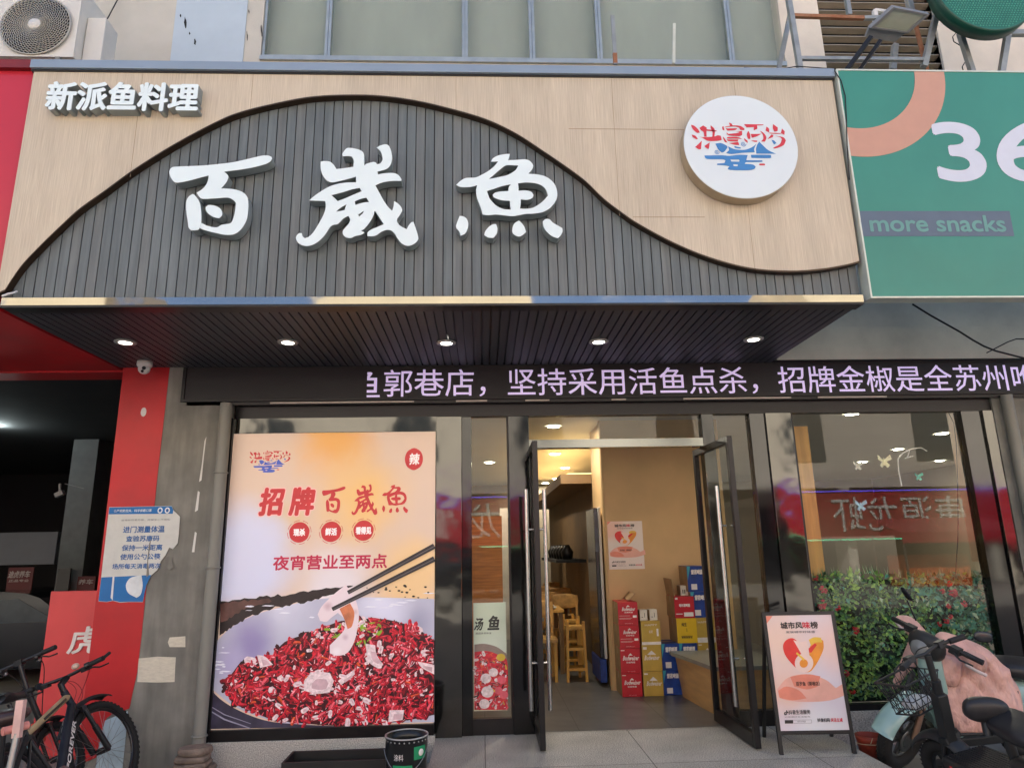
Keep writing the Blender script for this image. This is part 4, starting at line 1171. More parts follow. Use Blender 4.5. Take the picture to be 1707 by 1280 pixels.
b.prism([smooth(S2([(380 + 30 * math.cos(t), 540 + 25 * math.sin(t)) for t in [i * math.pi / 4 for i in range(8)]]))], plQ, None, .0042, 5)
b.build('soup_picture', [pm('bowl_grey', (150, 128, 120)), cm[0], cm[2], cm[3], cm[4], pm('sticker_yellow', (224, 186, 60)), cm[6], cm[7], cm[8]], sp)
b = MB(); plq2 = plQ
tt(b, '汤', 790, 1030, 803, 1050, .0012, .03, 0, plQ, .2); tt(b, '鱼', 813, 1026, 831, 1049, .0012, .04, 0, plQ, .15)
tt(b, '酸甜爽滑味道', 793, 1053, 819, 1057, .0012, 0, 0, plQ)
b.build('lettering', pm('sooty_black', (40, 40, 38)), sp)

# ================================================================== torn blue notice on the pier
plN = FP(-.112)
nt_ = thing('health_notice', 'torn blue and white entry notice pasted across the red and grey pier', 'notice', (-2.95, -.108, 1.5))
edge = [(182, 845), (286, 843), (289, 850), (300, 861), (298, 890), (296, 905), (288, 915), (282, 912), (276, 925), (268, 935), (262, 950), (250, 960), (243, 975), (238, 1003), (214, 1003), (200, 1004), (188, 1001), (178, 1003), (164, 1002)]
MB().prism([[plN.px(*p) for p in edge]], plN, -.004, 0).build('sheet', M('notice_paper', (208, 210, 204), .7, var=.03, scale=9, bump=.6, bscale=9, dist=.01), nt_)
m_nblue = M('notice_blue', (34, 110, 176), .6, var=.04)
b = MB()
b.prism([[plN.px(*p) for p in [(182.5, 845.5), (286, 843.5), (289, 850), (288, 856), (181, 857)]]], plN, None, .0008)
b.prism([[plN.px(*p) for p in [(169, 962), (252, 958), (244, 975), (238, 1002.5), (214, 1002.5), (200, 1003), (188, 1000.5), (178, 1002.5), (164.3, 1001.5)]]], plN, None, .0008)
b.build('blue_bands', m_nblue, nt_)
b = MB()
m_ntxt = M('notice_text', (40, 96, 160), .6)
for (s, x0, x1, y0, y1) in [('进门测量体温', 205, 275, 876, 888), ('查验苏康码', 210, 266, 892, 902.5), ('保持一米距离', 203, 271, 907, 918), ('使用公勺公筷', 200, 268, 922, 933), ('场所每天消毒两次', 187, 268, 938, 948.5)]:
    tt(b, s, x0, y0, x1, y1, .0012, .025, 0, plN, res=2)
tt(b, '疫情防控靠你我，用餐安心不放松', 202, 864, 284, 868.5, .0012, 0, 1, plN, res=1)
tt(b, '①严把防控关，科学佩戴口罩', 190, 848, 253, 854, .0013, .01, 2, plN, res=1)
for x_ in (267, 279):
    c0 = plN.px(x_, 850.5)
    b.prism([[(c0[0] + .022 * math.cos(t), c0[1] + .026 * math.sin(t)) for t in [i * math.pi / 8 for i in range(16)]]], plN, None, .0013, 2)
    b.prism([[(c0[0] + .012 * math.cos(t), c0[1] + .015 * math.sin(t)) for t in [i * math.pi / 6 for i in range(12)]]], plN, None, .0018, 0)
b.build('lettering', [m_ntxt, M('notice_grey_text', (96, 104, 110), .6), M('notice_white', (220, 226, 228), .6)], nt_)
b = MB()                                                              # torn strips where the wall shows through
b.prism([[plN.px(*p) for p in [(252, 898), (250, 915), (247, 935), (249, 958), (244, 962), (246, 930), (249, 905)]]], plN, None, .0022, 0)
b.prism([[plN.px(*p) for p in [(275, 930), (281, 927), (287, 933), (289, 945), (283, 950), (276, 945)]]], plN, None, .0022, 0)
b.prism([[plN.px(*p) for p in [(191, 961), (188, 1000), (184.5, 996), (188, 961)]]], plN, None, .0022, 1)
b.prism([smooth([plN.px(*p) for p in [(226, 960), (236, 958), (238, 975), (235, 990), (228, 996), (214, 988), (210, 975), (216, 964)]])], plN, None, .0022, 1)
b.build('torn_strips', [m_greypier, MATS['notice_white']], nt_)

# ================================================================== the heart design printed on two things
def heart_print(pl, u0, v0, u1, v1, parent, em=0.0, small=False):
    def mp(l):
        o = []
        for x, y in l:
            t = (y - 320) / 725.0
            s = (x - (65 + 95 * t)) / (425 + 20 * t)
            o.append((u0 + s * (u1 - u0), v1 - t * (v1 - v0)))
        return o
    def q(name, col, var=.03): return M(name, col, .4, var=var, scale=8)
    mts = [q('heart_red', (226, 50, 44), .06), q('heart_orange', (238, 150, 46), .06), q('heart_yellow', (240, 196, 70), .05), q('heart_pale', (244, 214, 202)), q('salmon_wash', (238, 178, 160), .04), q('ink_dark', (40, 36, 38)), q('ink_red', (214, 50, 70)), q('ink_grey', (120, 112, 112)), q('salmon_deep', (232, 140, 116), .05)]
    b = MB()
    b.prism([mp([(65, 322), (110, 322), (90, 350), (72, 372)])], pl, None, .0006, 8)
    b.prism([smooth(mp([(140, 790), (210, 720), (330, 700), (450, 735), (520, 790), (572, 760), (592, 830), (480, 865), (330, 872), (200, 860), (150, 840)]))], pl, None, .0006, 4)
    b.prism([smooth(mp([(146, 800), (200, 775), (280, 800), (330, 850), (240, 860), (156, 845)]))], pl, None, .0009, 8)
    b.prism([smooth(mp([(225, 715), (330, 700), (420, 715), (400, 780), (330, 795), (250, 775)]))], pl, None, .0009, 8)
    b.build('wash', mts, parent)
    b = MB()
    b.prism([smooth(mp([(178, 530), (190, 490), (225, 470), (262, 482), (330, 560), (352, 600), (330, 690), (300, 686), (262, 660), (200, 590)]))], pl, None, .0013, 0)
    b.prism([smooth(mp([(345, 545), (372, 500), (410, 470), (440, 490), (440, 545), (405, 620), (365, 676), (335, 690), (345, 610)]))], pl, None, .0016, 1)
    b.prism([smooth(mp([(345, 482), (380, 466), (425, 470), (432, 500), (390, 500), (360, 520)]))], pl, None, .0019, 2)
    b.prism([smooth(mp([(335, 545), (385, 505), (398, 515), (362, 565), (345, 562)]))], pl, None, .0021, 0)
    def circ(cx_, cy_, r_): return mp([(cx_ + r_ * math.cos(t), cy_ + r_ * math.sin(t)) for t in [i * math.pi / 16 for i in range(32)]])
    b.prism([smooth(mp([(245, 482), (290, 495), (330, 488), (340, 520), (352, 600), (318, 612), (290, 560)]))], pl, None, .0022, 3)
    b.prism([circ(314, 630, 60)], pl, None, .0025, 3)
    b.prism([circ(312, 632, 27)], pl, None, .0028, 1)
    b.prism([mp([(268, 560), (318, 604), (312, 616), (262, 570)])], pl, None, .0030, 2)
    b.build('heart_motif', mts, parent)
    b = MB()
    def tx(s, x0, y0, x1, y1, mi, bold=.02, res=2):
        a, c = mp([(x0, y1)])[0], mp([(x1, y0)])[0]
        # width measured along one row so that the slant of the board does not skew the lines
        a2 = mp([(x0, (y0 + y1) / 2)])[0]; c2 = mp([(x1, (y0 + y1) / 2)])[0]
        b.text(s, pl, a2[0], a[1], c2[0], c[1], .0034, 0, bold, mi, res=res)
    tx('城市风', 162, 365, 302, 408, 5, .035); tx('味', 305, 365, 352, 408, 6, .035); tx('榜', 356, 365, 402, 408, 5, .035)
    tx('发现城市好味道', 196, 422, 385, 438, 7, .01, 1)
    tx('上榜商家', 315, 724, 372, 738, 8, .01, 1); tx('百岁鱼（郭巷店）', 262, 746, 414, 773, 5, .02)
    tx('抖音生活服务', 212, 919, 352, 946, 5, .02)
    tx('记录美好生活服务', 186, 957, 352, 966, 7, 0, 1)
    tx('抖音扫码', 398, 972, 478, 995, 5, .03); tx('关注立减', 484, 972, 560, 995, 6, .03)
    # note mark, pill and search box
    b.prism([mp([(196, 920), (202, 920), (205, 930), (212, 934), (211, 940), (202, 936), (201, 944), (196, 950), (188, 950), (182, 944), (182, 936), (188, 930), (194, 930), (193, 936), (188, 938), (188, 943), (193, 944), (196, 940)])], pl, None, .0036, 5)
    b.prism([mp([(187, 980), (241, 980), (241, 1001), (187, 1001)])], pl, None, .0036, 5)
    for (x0, y0, x1, y1) in ((243, 980, 360, 981.5), (243, 999.5, 360, 1001), (358.5, 980, 360, 1001)):
        b.prism([mp([(x0, y0), (x1, y0), (x1, y1), (x0, y1)])], pl, None, .0036, 7)
    tx('城市风味榜', 268, 985, 322, 995, 7, 0, 1)
    b.build('lettering', mts, parent)

# ---- A-frame board on the pavement
BL, BR = atZ(1301, 1258, 0), atZ(1429, 1256, 0)
TL, TR = W(1270, 1019, -.74), W(1391, 1019, -.74)
uu = (BR - BL).normalized(); vv = ((TL - BL) + (TR - BR)) / 2; vv = (vv - uu * vv.dot(uu)).normalized()
plX = Plane(BL, uu, vv)
ab = thing('sidewalk_sign', 'black framed A board with a red and orange heart poster standing on the pavement', 'A-frame sign', ((BL.x + BR.x) / 2, (BL.y + BR.y) / 2 + .25, 0))
wB = (BR - BL).length; hB = (plX.px(1330, 1019)[1])
m_frame = M('board_frame', (46, 46, 46), .45, .3, var=.08)
fz = plX.px(1360, 1217)[1]; fw = .026
b = MB()
for (u0, v0, u1, v1) in ((0, 0.0, fw, hB), (wB - fw, 0, wB, hB), (fw, hB - fw, wB - fw, hB), (fw, fz - .02, wB - fw, fz)):
    b.rect(plX, u0, v0, u1, v1, -.028, 0)
b.rect(plX, fw, .13, wB - fw, fz - .022, -.018, -.014)
b.build('front_frame', m_frame, ab, bevel=.002)
m_bsheet = blob_print('board_sheet', (226, 216, 224), [((-.18, -.25, .8), .05, .35, (242, 208, 188), .2), ((.22, -.25, .75), .05, .3, (240, 206, 196), .2), ((-.2, -.25, .45), .05, .3, (240, 202, 184), .2), ((.05, -.25, .12), .1, .3, (232, 232, 234), .1)], 0)
b = MB(); b.rect(plX, fw, fz, wB - fw, hB - fw, -.02, -.006)
b.build('printed_sheet', m_bsheet, ab)
plXf = Plane(plX.pt(0, 0, -.006), uu, vv)
heart_print(plXf, fw, fz, wB - fw, hB - fw, ab)
b = MB()
for (p, q) in ((plX.pt(.02, hB - .05, -.03), atZ(1274, 1228, 0)), (plX.pt(wB - .02, hB - .05, -.03), atZ(1386, 1227, 0))):
    b.bar(p, (q.x, q.y, 0.0), .024, .02, 0, (0, 1, 0))
b.build('rear_legs', m_frame, ab)

# ---- poster on the tan wall
plW = FP(1.615)
hp = thing('wall_poster', 'heart poster with pale pink ground taped to the tan wall inside the doorway', 'poster', (1.6, 1.61, 1.2))
a, c = plW.px(1016, 949), plW.px(1070, 868)
m_wsheet = blob_print('wall_sheet', (236, 222, 214), [((-.15, 0, .5), .05, .2, (240, 196, 180), .2)], 0)
MB().rect(plW, a[0], a[1], c[0], c[1], -.003, 0).build('printed_sheet', m_wsheet, hp)
heart_print(plW, a[0], a[1], c[0], c[1], hp)

# ================================================================== the two open glass doors (parts of the building)
def door(x, y0, y1, hy, xs=(0, 0)):
    b = MB()
    fr = .05; t = .022
    z0, z1 = .012, 2.385
    def pt(y): return x + (xs[1] - xs[0]) * (y - y0) / (y1 - y0) + xs[0]
    def bx(ya, yb, za, zb, tt_=t):
        c = Vector(((pt(ya) + pt(yb)) / 2, (ya + yb) / 2, (za + zb) / 2))
        d = Vector((pt(yb) - pt(ya), yb - ya, 0)) / 2; n_ = Vector((d.y, -d.x, 0)).normalized() * tt_
        b.obox(c, d, n_, (0, 0, (zb - za) / 2))
    bx(y0, y0 + fr, z0, z1); bx(y1 - fr, y1, z0, z1); bx(y0 + fr, y1 - fr, z0, z0 + .10); bx(y0 + fr, y1 - fr, z1 - .06, z1)
    d_ = b.build('glass_door', m_black, bld, bevel=.003)
    b = MB(); bx(y0 + fr, y1 - fr, z0 + .10, z1 - .06, .005)
    b.build('pane', m_glass, d_)
    for s in (-1, 1):
        b = MB(); hx = pt(hy) + s * .075
        b.tube([(hx, hy, .27), (hx, hy, 1.99)], .0165, 12)
        for z in (.62, 1.66): b.tube([(hx, hy, z), (pt(hy) + s * .02, hy, z)], .009, 8)
        b.build('handle', m_steel, d_)
door(.44, -.56, .15, -.44)
door(2.03, -.69, .19, -.50, (.024, 0))

# ================================================================== inside the doorway: cartons and counter
CJ = random.Random(4)
m_tape = M('brown_tape', (150, 116, 70), .3)
m_cside = M('carton_brown', (168, 138, 100), .75, var=.08, scale=9)
m_cred = M('carton_red', (190, 24, 40), .45, var=.05, scale=7); m_cgold = M('carton_gold', (196, 164, 72), .40, var=.07, scale=5); m_cblue = M('carton_blue', (18, 60, 140), .45, var=.16, scale=14)
m_cyel = M('carton_yellow', (226, 186, 30), .5, var=.04); m_cwhite = M('carton_white', (222, 216, 198), .6, var=.04); m_cink = M('carton_white_ink', (236, 230, 224), .6); m_cblack = M('carton_black_ink', (50, 40, 26), .6); m_cyan = M('carton_teal', (60, 160, 180), .5)
def carton(label, col, x0, x1, z0, z1, y, arts, depth=.34, ink=m_cink, group='beer cartons stacked by the tan wall', flap=False):
    t = thing('beer_carton', label, 'carton', ((x0 + x1) / 2, y + depth / 2, z0), group)
    t.rotation_euler = (0, 0, R(CJ.uniform(-1.6, 1.6)))
    b = MB(); b.box(x0, x1, y, y + depth, z0 + .0015, z1 - .0015, 0)
    b.box(x0 - .0008, x1 + .0008, y + depth * .44, y + depth * .56, z1 - .0018, z1 - .0008, 2); b.box(x0 - .0016, x0 - .0006, y + depth * .42, y + depth * .58, z1 - .07, z1 - .001, 2)
    b.add([(x0 - .0012, y + .004, z0 + .004), (x0 - .0012, y + depth, z0 + .004), (x0 - .0012, y + depth, z1 - .004), (x0 - .0012, y + .004, z1 - .004)], [(0, 1, 2, 3)], 1)
    b.build('box', [col, m_cside, m_tape], t, bevel=.002)
    pl = FP(y - .001)
    b = MB()
    for (s, a, c, d, e, bold, sh) in arts:
        u0, u1 = x0 + (x1 - x0) * a, x0 + (x1 - x0) * d; v0, v1 = z0 + (z1 - z0) * c, z0 + (z1 - z0) * e
        if s == '#': b.rect(pl, u0, v0, u1, v1, None, .0004)
        elif s == '^': b.prism([[(u0, v0), (u1, v0), ((u0 + u1) / 2, v1)]], pl, None, .0004)
        else: b.text(s, pl, u0, v0, u1, v1, .0006, 0, bold, 0, sh, res=1)
    if arts: b.build('print', ink, t)
    if flap:
        b = MB()
        b.obox((x0 - .004, y + depth / 2, z1 + .09), (.003, 0, 0), (0, depth / 2, 0), (-.012, 0, .09)) if flap == 1 else b.obox((x1 - .05, y + depth / 2, z1 + .05), (.035, 0, .035), (0, depth / 2, 0), (-.0021, 0, .0021))
        b.build('flap', m_cside, t)
    return t
def cx(x, yb, Y): u, v = FP(Y).px(x, yb); return u
def cz(x, y, Y): return FP(Y).px(x, y)[1]
YC = 1.28
def bud(w='Budweiser'): return [(w, .12, .52, .90, .70, .03, .25), ('百威啤酒', .28, .40, .72, .47, .02, 0), ('^', .40, .71, .62, .80, 0, 0), ('enjoy responsibly', .32, .06, .70, .09, 0, 0), ('#', .03, .90, .22, .93, 0, 0)]
def bud2(): return [('Budweiser', .2, .62, .85, .78, .03, .25), ('百威啤酒', .32, .52, .74, .58, .02, 0), ('^', .42, .79, .62, .87, 0, 0), ('#', .05, .30, .70, .31, 0, 0), ('#', .05, .26, .62, .27, 0, 0), ('#', .74, .32, .94, .42, 0, 0), ('#', .05, .40, .6, .41, 0, 0), ('www.budweiser.cn', .3, .06, .72, .09, 0, 0)]
xa, xb = cx(1038.4, 1162, YC), cx(1072, 1162, YC)
zz = [0.0, cz(1050, 1121.8, YC), cz(1050, 1080, YC), cz(1050, 1041.5, YC), cz(1050, 1003, YC)]
LB = ['bottom red carton of the tall red stack', 'second red carton from the floor in the tall red stack', 'third red carton from the floor in the tall red stack', 'topmost red carton of the tall red stack, its lid open']
for k in range(4): carton(LB[k], m_cred, xa, xb, zz[k], zz[k + 1], YC, bud() if k < 2 else bud2(), flap=2 if k == 3 else False)
xa, xb = cx(1075, 1161, YC), cx(1107.5, 1161, YC)
zz = [0.0, cz(1090, 1118, YC), cz(1090, 1074, YC), cz(1090, 1034, YC)]
carton('gold carton on the floor beside the tall red stack', m_cgold, xa, xb, zz[0], zz[1], YC, [('^', .3, .62, .72, .78, 0, 0), ('Budweiser', .15, .42, .9, .6, .02, .25), ('#', .05, .86, .25, .92, 0, 0)])
carton('gold carton in the middle of the gold stack', m_cgold, xa, xb, zz[1], zz[2], YC, [('^', .25, .62, .72, .78, 0, 0), ('Budweiser', .1, .42, .85, .6, .02, .25), ('#', .05, .82, .25, .92, 0, 0)])
carton('gold carton with a white foot at the top of the gold stack', m_cgold, xa, xb, zz[2], zz[3], YC, [('#', .0, .0, 1, .12, 0, 0), ('HAPPY', .2, .78, .85, .86, .01, 0), ('#', .8, .35, .9, .66, 0, 0), ('纯麦', .4, .48, .6, .6, 0, 0)])
for k, (s, a, c) in enumerate((('left', 1067.5, 1080), ('right', 1084, 1096.5))):
    u0, u1 = cx(a, 1030, YC), cx(c, 1030, YC); z1 = cz(1080, 1016, YC)
    carton('small white box on the gold stack, ' + ('next to the red stack' if k == 0 else 'away from the red stack'), m_cwhite, u0, u1, zz[3], z1, YC + .02, [('#', .2, .3, .4, .35, 0, 0), ('#', .6, .3, .66, .7, 0, 0)], .12, m_cblack, 'small white boxes on the beer cartons')
xa, xb = cx(1107.8, 1160, YC + .02), cx(1138, 1160, YC + .02)
zz = [0.0, cz(1115, 1117, YC), cz(1115, 1072.5, YC)]
blue = [('雪花啤酒', .22, .68, .85, .86, .06, .1), ('#', .18, .08, .5, .3, 0, 0)]
def bluex(lab, *a): 
    t = carton(lab, m_cblue, *a)
    x0, x1, z0, z1, y = a[:5]
    MB().prism([[(x0 + .002, z1 - .002), (x0 + .2 * (x1 - x0), z1 - .002), (x0 + .002, z0 + .45 * (z1 - z0))]], FP(y - .0006), None, 0).build('corner_flash', m_cyan, t)
bluex('blue carton on the floor between the gold stack and the counter', xa, xb, zz[0], zz[1], YC + .02, blue)
bluex('blue carton standing on the blue one beside the gold stack', xa, xb, zz[1], zz[2], YC + .02, blue)
x2a, x2b = xb + .004, xb + .004 + (xb - xa)
bluex('blue carton on the floor behind the counter', x2a, x2b, zz[0], zz[1], YC + .02, blue)
bluex('blue carton directly under the yellow carton', x2a, x2b, zz[1], zz[2], YC + .02, blue)
z3, z4 = cz(1145, 1030, YC), cz(1145, 993.5, YC)
xy0, xy1 = cx(1131, 1072, YC), cx(1164, 1072, YC)
carton('bright yellow carton below the red carton with the open lid', m_cyel, xy0, xy1, zz[2], z3, YC, [('纯生', .25, .68, .5, .82, .03, 0), ('#', .48, .45, .5, .6, 0, 0), ('wwwww', .2, .18, .75, .3, .02, 0)], ink=m_cblack)
carton('red carton with raised flap standing on the yellow carton', m_cred, xy0 - .01, xy1 - .01, z3, z4, YC, [('哈尔滨啤酒', .24, .52, .78, .66, .05, 0), ('#', .45, .08, .93, .27, 0, 0), ('#', .05, .18, .38, .22, 0, 0), ('#', .05, .86, .18, .95, 0, 0)], flap=1)
carton('small white box on the red carton with the raised flap', m_cwhite, xy0 + .09, xy1 - .02, z4, z4 + .105, YC + .1, [('#', .2, .2, .3, .6, 0, 0), ('#', .4, .2, .5, .6, 0, 0)], .12, m_cblack, 'small white boxes on the beer cartons')
x3a, x3b = x2b + .004, x2b + .20
carton('gold carton lowest in the stack behind the right door leaf', m_cgold, x3a, x3b, 0, zz[1], YC + .02, bud())
carton('gold carton second in the stack behind the right door leaf', m_cgold, x3a, x3b, zz[1], zz[2], YC + .02, bud())
carton('gold carton with white foot third in the stack behind the right door leaf', m_cgold, x3a, x3b, zz[2], z3, YC + .02, [('#', 0, 0, 1, .2, 0, 0), ('HAPPY', .1, .78, .7, .86, .01, 0)])
bluex('blue carton fourth in the stack behind the right door leaf', x3a - .03, x3b - .03, z3, z3 + .265, YC + .02, blue)
bluex('blue carton topmost in the stack behind the right door leaf', x3a - .05, x3b - .05, z3 + .265, z3 + .53, YC + .02, blue)
# counter with rounded nose
ct = thing('serving_counter', 'low curved timber counter with grey top just inside the door, before the cartons', 'counter', (2.3, .7, 0))
bot = [(2.03, 1.26), (2.115, .30), (2.75, .30), (2.75, 1.26)]
top_ = smooth([(1.95, 1.24), (1.93, 1.18), (1.97, .95), (2.02, .6), (2.06, .26), (2.76, .26), (2.76, 1.26), (2.0, 1.27)], corner=40)
b = MB(); zt_ = .40
ring = [(1.985, 1.25), (1.985, 1.15), (2.02, .7), (2.075, .30), (2.75, .30), (2.75, 1.26)]; rb = [(2.035, 1.25), (2.035, 1.15), (2.07, .7), (2.115, .30), (2.75, .30), (2.75, 1.26)]
b.add([(x, y, 0.0) for x, y in rb] + [(x, y, zt_) for x, y in ring], [(i, (i + 1) % 6, 6 + (i + 1) % 6, 6 + i) for i in range(6)])
b.build('front_panel', M('counter_timber', (190, 148, 96), .5, var=.07, scale=3, stretch=(1, 1, 6)), ct)
MB().prism([top_], Plane((0, 0, 0), (1, 0, 0), (0, 1, 0)), zt_, zt_ + .035).build('top', M('counter_top', (128, 128, 118), .3, var=.1, scale=5), ct, bevel=.008)
# fridge
fz_ = thing('drinks_fridge', 'upright drinks fridge with white side and blue foot beside the tan wall', 'fridge', (1.2, 2.0, 0))
MB().box(1.29, 1.335, 1.80, 2.4, .30, 1.95).build('cabinet', M('fridge_dark', (30, 34, 42), .2, var=.2), fz_, bevel=.01)
MB().box(1.336, 1.365, 1.76, 2.4, .30, 1.95).build('side_panel', m_white, fz_, bevel=.006)
MB().box(1.285, 1.36, 1.80, 2.4, .05, .29).build('foot', m_cblue, fz_, bevel=.006)
MB().box(1.292, 1.333, 1.785, 1.798, 1.45, 1.9).build('header_panel', M('fridge_header', (40, 52, 70), .3, var=.3), fz_)

# dining furniture in the corridor
m_pine = M('yellow_pine', (206, 156, 70), .5, var=.1, scale=4, stretch=(4, 4, 1))
m_seat = M('striped_seat', (188, 146, 84), .6, var=.2, scale=9)
def rack(x, y, lab):
    t = thing('wooden_high_chair', lab, 'high chair', (x, y, 0), 'yellow wooden high chairs in the corridor')
    for (a, c) in ((-.11, -.15), (.11, -.15), (-.07, .15), (.07, .15)):
        MB().bar((x + a, y + c, 0), (x + a * .85, y + c, .66), .03, .03, 0, (0, 1, 0)).build('leg', m_pine, t)
    b = MB()
    for z in (.12, .34, .58): b.box(x - .11, x + .11, y - .16, y - .13, z, z + .03); b.box(x - .10, x + .10, y - .13, y + .14, z + .004, z + .018)
    b.build('shelf', m_pine, t)
rack(1.07, 2.3, 'nearest yellow wooden high chair, standing by the drinks fridge'); rack(1.10, 2.95, 'second yellow wooden high chair from the doorway'); rack(.74, 3.7, 'third yellow wooden high chair, farther along the corridor')
def table(x, y, lab):
    t = thing('dining_table', lab, 'table', (x, y, 0), 'dining tables along the corridor')
    MB().box(x - .3, x + .3, y - .35, y + .35, .72, .75).build('top', m_pine, t)
    for sx in (-.26, .26):
        for sy in (-.3, .3): MB().box(x + sx - .025, x + sx + .025, y + sy - .025, y + sy + .025, 0, .72).build('leg', m_brownwall, t)
    b = MB()
    for k in range(4):
        a = .15 * (-1) ** k; c = -.22 + .14 * k
        b.lathe([(0, 0), (.05, 0), (.075, .03), (.07, .03), (.045, .006), (0, .006)], (x + a, y + c, .7505), (0, 0, 1), 16)
    b.build('bowls', m_white, t)
table(.70, 3.0, 'nearest dining table in the corridor beside the high chairs'); table(.95, 4.6, 'dining table in the middle of the corridor'); table(1.05, 6.1, 'farthest dining table at the end of the corridor')
def chair(x, y, lab):
    t = thing('dining_chair', lab, 'chair', (x, y, 0), 'dining chairs along the corridor')
    MB().box(x - .2, x + .2, y - .2, y + .2, .43, .47).build('seat', m_seat, t)
    b = MB(); b.blob((x, y + .2, .78), (.20, 0, 0), (0, .022, 0), (0, 0, .10), 14, 8, p=3)
    for sx in (-.17, .17): b.box(x + sx - .016, x + sx + .016, y + .185, y + .215, .47, .86)
    b.build('backrest', m_seat, t)
    for sx in (-.17, .17):
        for sy in (-.17, .17): MB().box(x + sx - .018, x + sx + .018, y + sy - .018, y + sy + .018, 0, .43).build('leg', m_pine, t)
chair(.66, 2.35, 'striped dining chair in front of the nearest corridor table'); chair(.72, 3.6, 'striped dining chair behind the nearest corridor table'); chair(.95, 3.95, 'striped dining chair in front of the middle corridor table'); chair(1.0, 5.4, 'striped dining chair behind the middle corridor table'); chair(1.12, 3.45, 'striped dining chair close to the corridor wall, behind the high chairs'); chair(1.22, 5.0, 'striped dining chair close to the corridor wall, under the pot shelf'); chair(1.3, 6.8, 'striped dining chair behind the farthest corridor table')
# dark hood and shelf with pots at the back of the corridor
t = thing('wall_shelf', 'dark wall shelf with pots high on the corridor wall', 'shelf', (1.2, 4.4, 1.3))
b = MB(); b.box(1.0, 1.415, 3.4, 5.8, 1.30, 1.34); b.build('board', m_dark, t)
b = MB()
for k in range(6): b.lathe([(0, 0), (.07, 0), (.09, .10), (.05, .16), (.03, .2), (0, .2)], (1.18, 3.6 + k * .4, 1.341), (0, 0, 1), 14)
b.build('pots', m_black, t)
# interior ceiling downlights
proto = None
spots = [((923, 711), 'ceiling downlight seen through the transom at the side of the poster'), ((1158, 708), 'ceiling downlight seen through the transom above the right door leaf'), ((925, 757), 'ceiling downlight just under the transom bar'), ((942, 780), 'nearest corridor downlight below the transom bar'), ((927, 798), 'second corridor downlight from the transom bar'), ((915, 814), 'farthest downlight along the corridor ceiling'), ((816, 771), 'ceiling downlight behind the narrow window left of the door'),
         ((1570, 723), 'ceiling downlight highest in the big window'), ((1497, 749), 'ceiling downlight in the middle of the big window'), ((1438, 770), 'ceiling downlight nearest the timber post in the big window'), ((1567, 768), 'ceiling downlight lowest by the beige post in the big window'), ((1420, 690), 'added ceiling downlight close behind the glass, brightening the plant wall')]  # last downlight is added to light the leaves in the window
for (x, y), lab in spots:
    p = atZ(x, y, 2.945)
    if p.y > 9.5: p = Vector((p.x * 9.5 / p.y, 9.5, p.z))
    if proto is None:
        t = proto = thing('ceiling_downlight', lab, 'downlight', p, 'downlights in the white shop ceiling')
        MB().lathe([(0, 0), (.075, 0)], (p.x, p.y, p.z - .004), (0, 0, 1), 20, 0, False).build('lens', M_emit('ceiling_glow', (255, 248, 230), 9.0), t)
        MB().lathe([(.075, 0), (.095, 0), (.095, .004)], (p.x, p.y, p.z - .006), (0, 0, 1), 20).build('rim', m_white, t)
        lamp('AREA', p + Vector((0, 0, -.03)), 8, (1, .90, .74), .15, t, (0, 0, 0))
    else:
        t = copy_tree(proto); t.location = p; t['label'] = lab

# ================================================================== plant wall in the big window
pw = thing('plant_wall', 'panel of artificial green leaves with red roses standing inside the big window', 'plant wall', (3.9, .2, .12))
px0, px1 = 3.03, 4.62
def ptop(x): return 1.22 - .03 * math.sin(x * 5) - max(0, x - 4.2) * .12
MB().box(px0, px1, .22, .25, .12, 1.16).build('backing', M('leaf_backing', (22, 40, 22), .9, var=.3), pw)
rnd = random.Random(21)
lf = MB()
lm = [M('leaf_green', (92, 136, 72), .5, var=.2, scale=3), M('leaf_light', (140, 176, 86), .5, var=.2, scale=3), M('leaf_blue_green', (80, 142, 120), .5, var=.2, scale=3), M('leaf_dark', (54, 92, 60), .5, var=.2, scale=3), M('leaf_pale', (156, 178, 146), .5, var=.15, scale=3)]
for k in range(5200):
    x = rnd.uniform(px0, px1); z = rnd.uniform(.13, 1.0) ** .98 * ptop(x)
    if z < .13: continue
    from mathutils import noise as _nz
    if _nz.noise(Vector((x * 7, 3.3, z * 7))) < -.22 and rnd.random() < .75: continue
    c = Vector((x, .205 - rnd.uniform(0, .085) - .05 * max(0, _nz.noise(Vector((x * 5, 9.1, z * 5)))), z))
    s = rnd.uniform(.016, .05)
    fr_ = (x - px0) / (px1 - px0)
    right_ = fr_ > .58 + .1 * math.sin(z * 9)
    if right_: wts = [14, 3, 50, 22, 10 if fr_ > .75 else 3]
    elif z < .45: wts = [34, 44, 4, 14, 2]  # lighter leaves low down: yellow light put into their colour
    else: wts = [44, 22, 6, 24, 3]
    if right_: s *= 1.25
    mi = rnd.choices(range(5), wts)[0]
    d = Vector((rnd.uniform(-1, 1), rnd.uniform(-.6, -.05), rnd.uniform(-1, .7))).normalized()
    sd = d.cross(Vector((rnd.uniform(-.3, .3), 1, rnd.uniform(-.3, .3)))).normalized()
    nn = d.cross(sd) * .2
    lf.add([c, c + d * s * .5 + sd * s * .36 + nn * s, c + d * s * 1.25, c + d * s * .5 - sd * s * .36 + nn * s], [(0, 1, 2), (0, 2, 3)], mi)
for k in range(150):
    x = rnd.uniform(px0, px1); z = ptop(x) - .03
    c = Vector((x, .2, z)); d = Vector((rnd.uniform(-.5, .2), -.1, 1)).normalized(); s = rnd.uniform(.05, .11)
    sd = Vector((1, 0, 0)) * .004
    lf.add([c - sd, c + sd, c + d * s], [(0, 1, 2)], rnd.choice((0, 3, 4)))
tag(lf.build('leaves', lm, pw), kind='stuff')
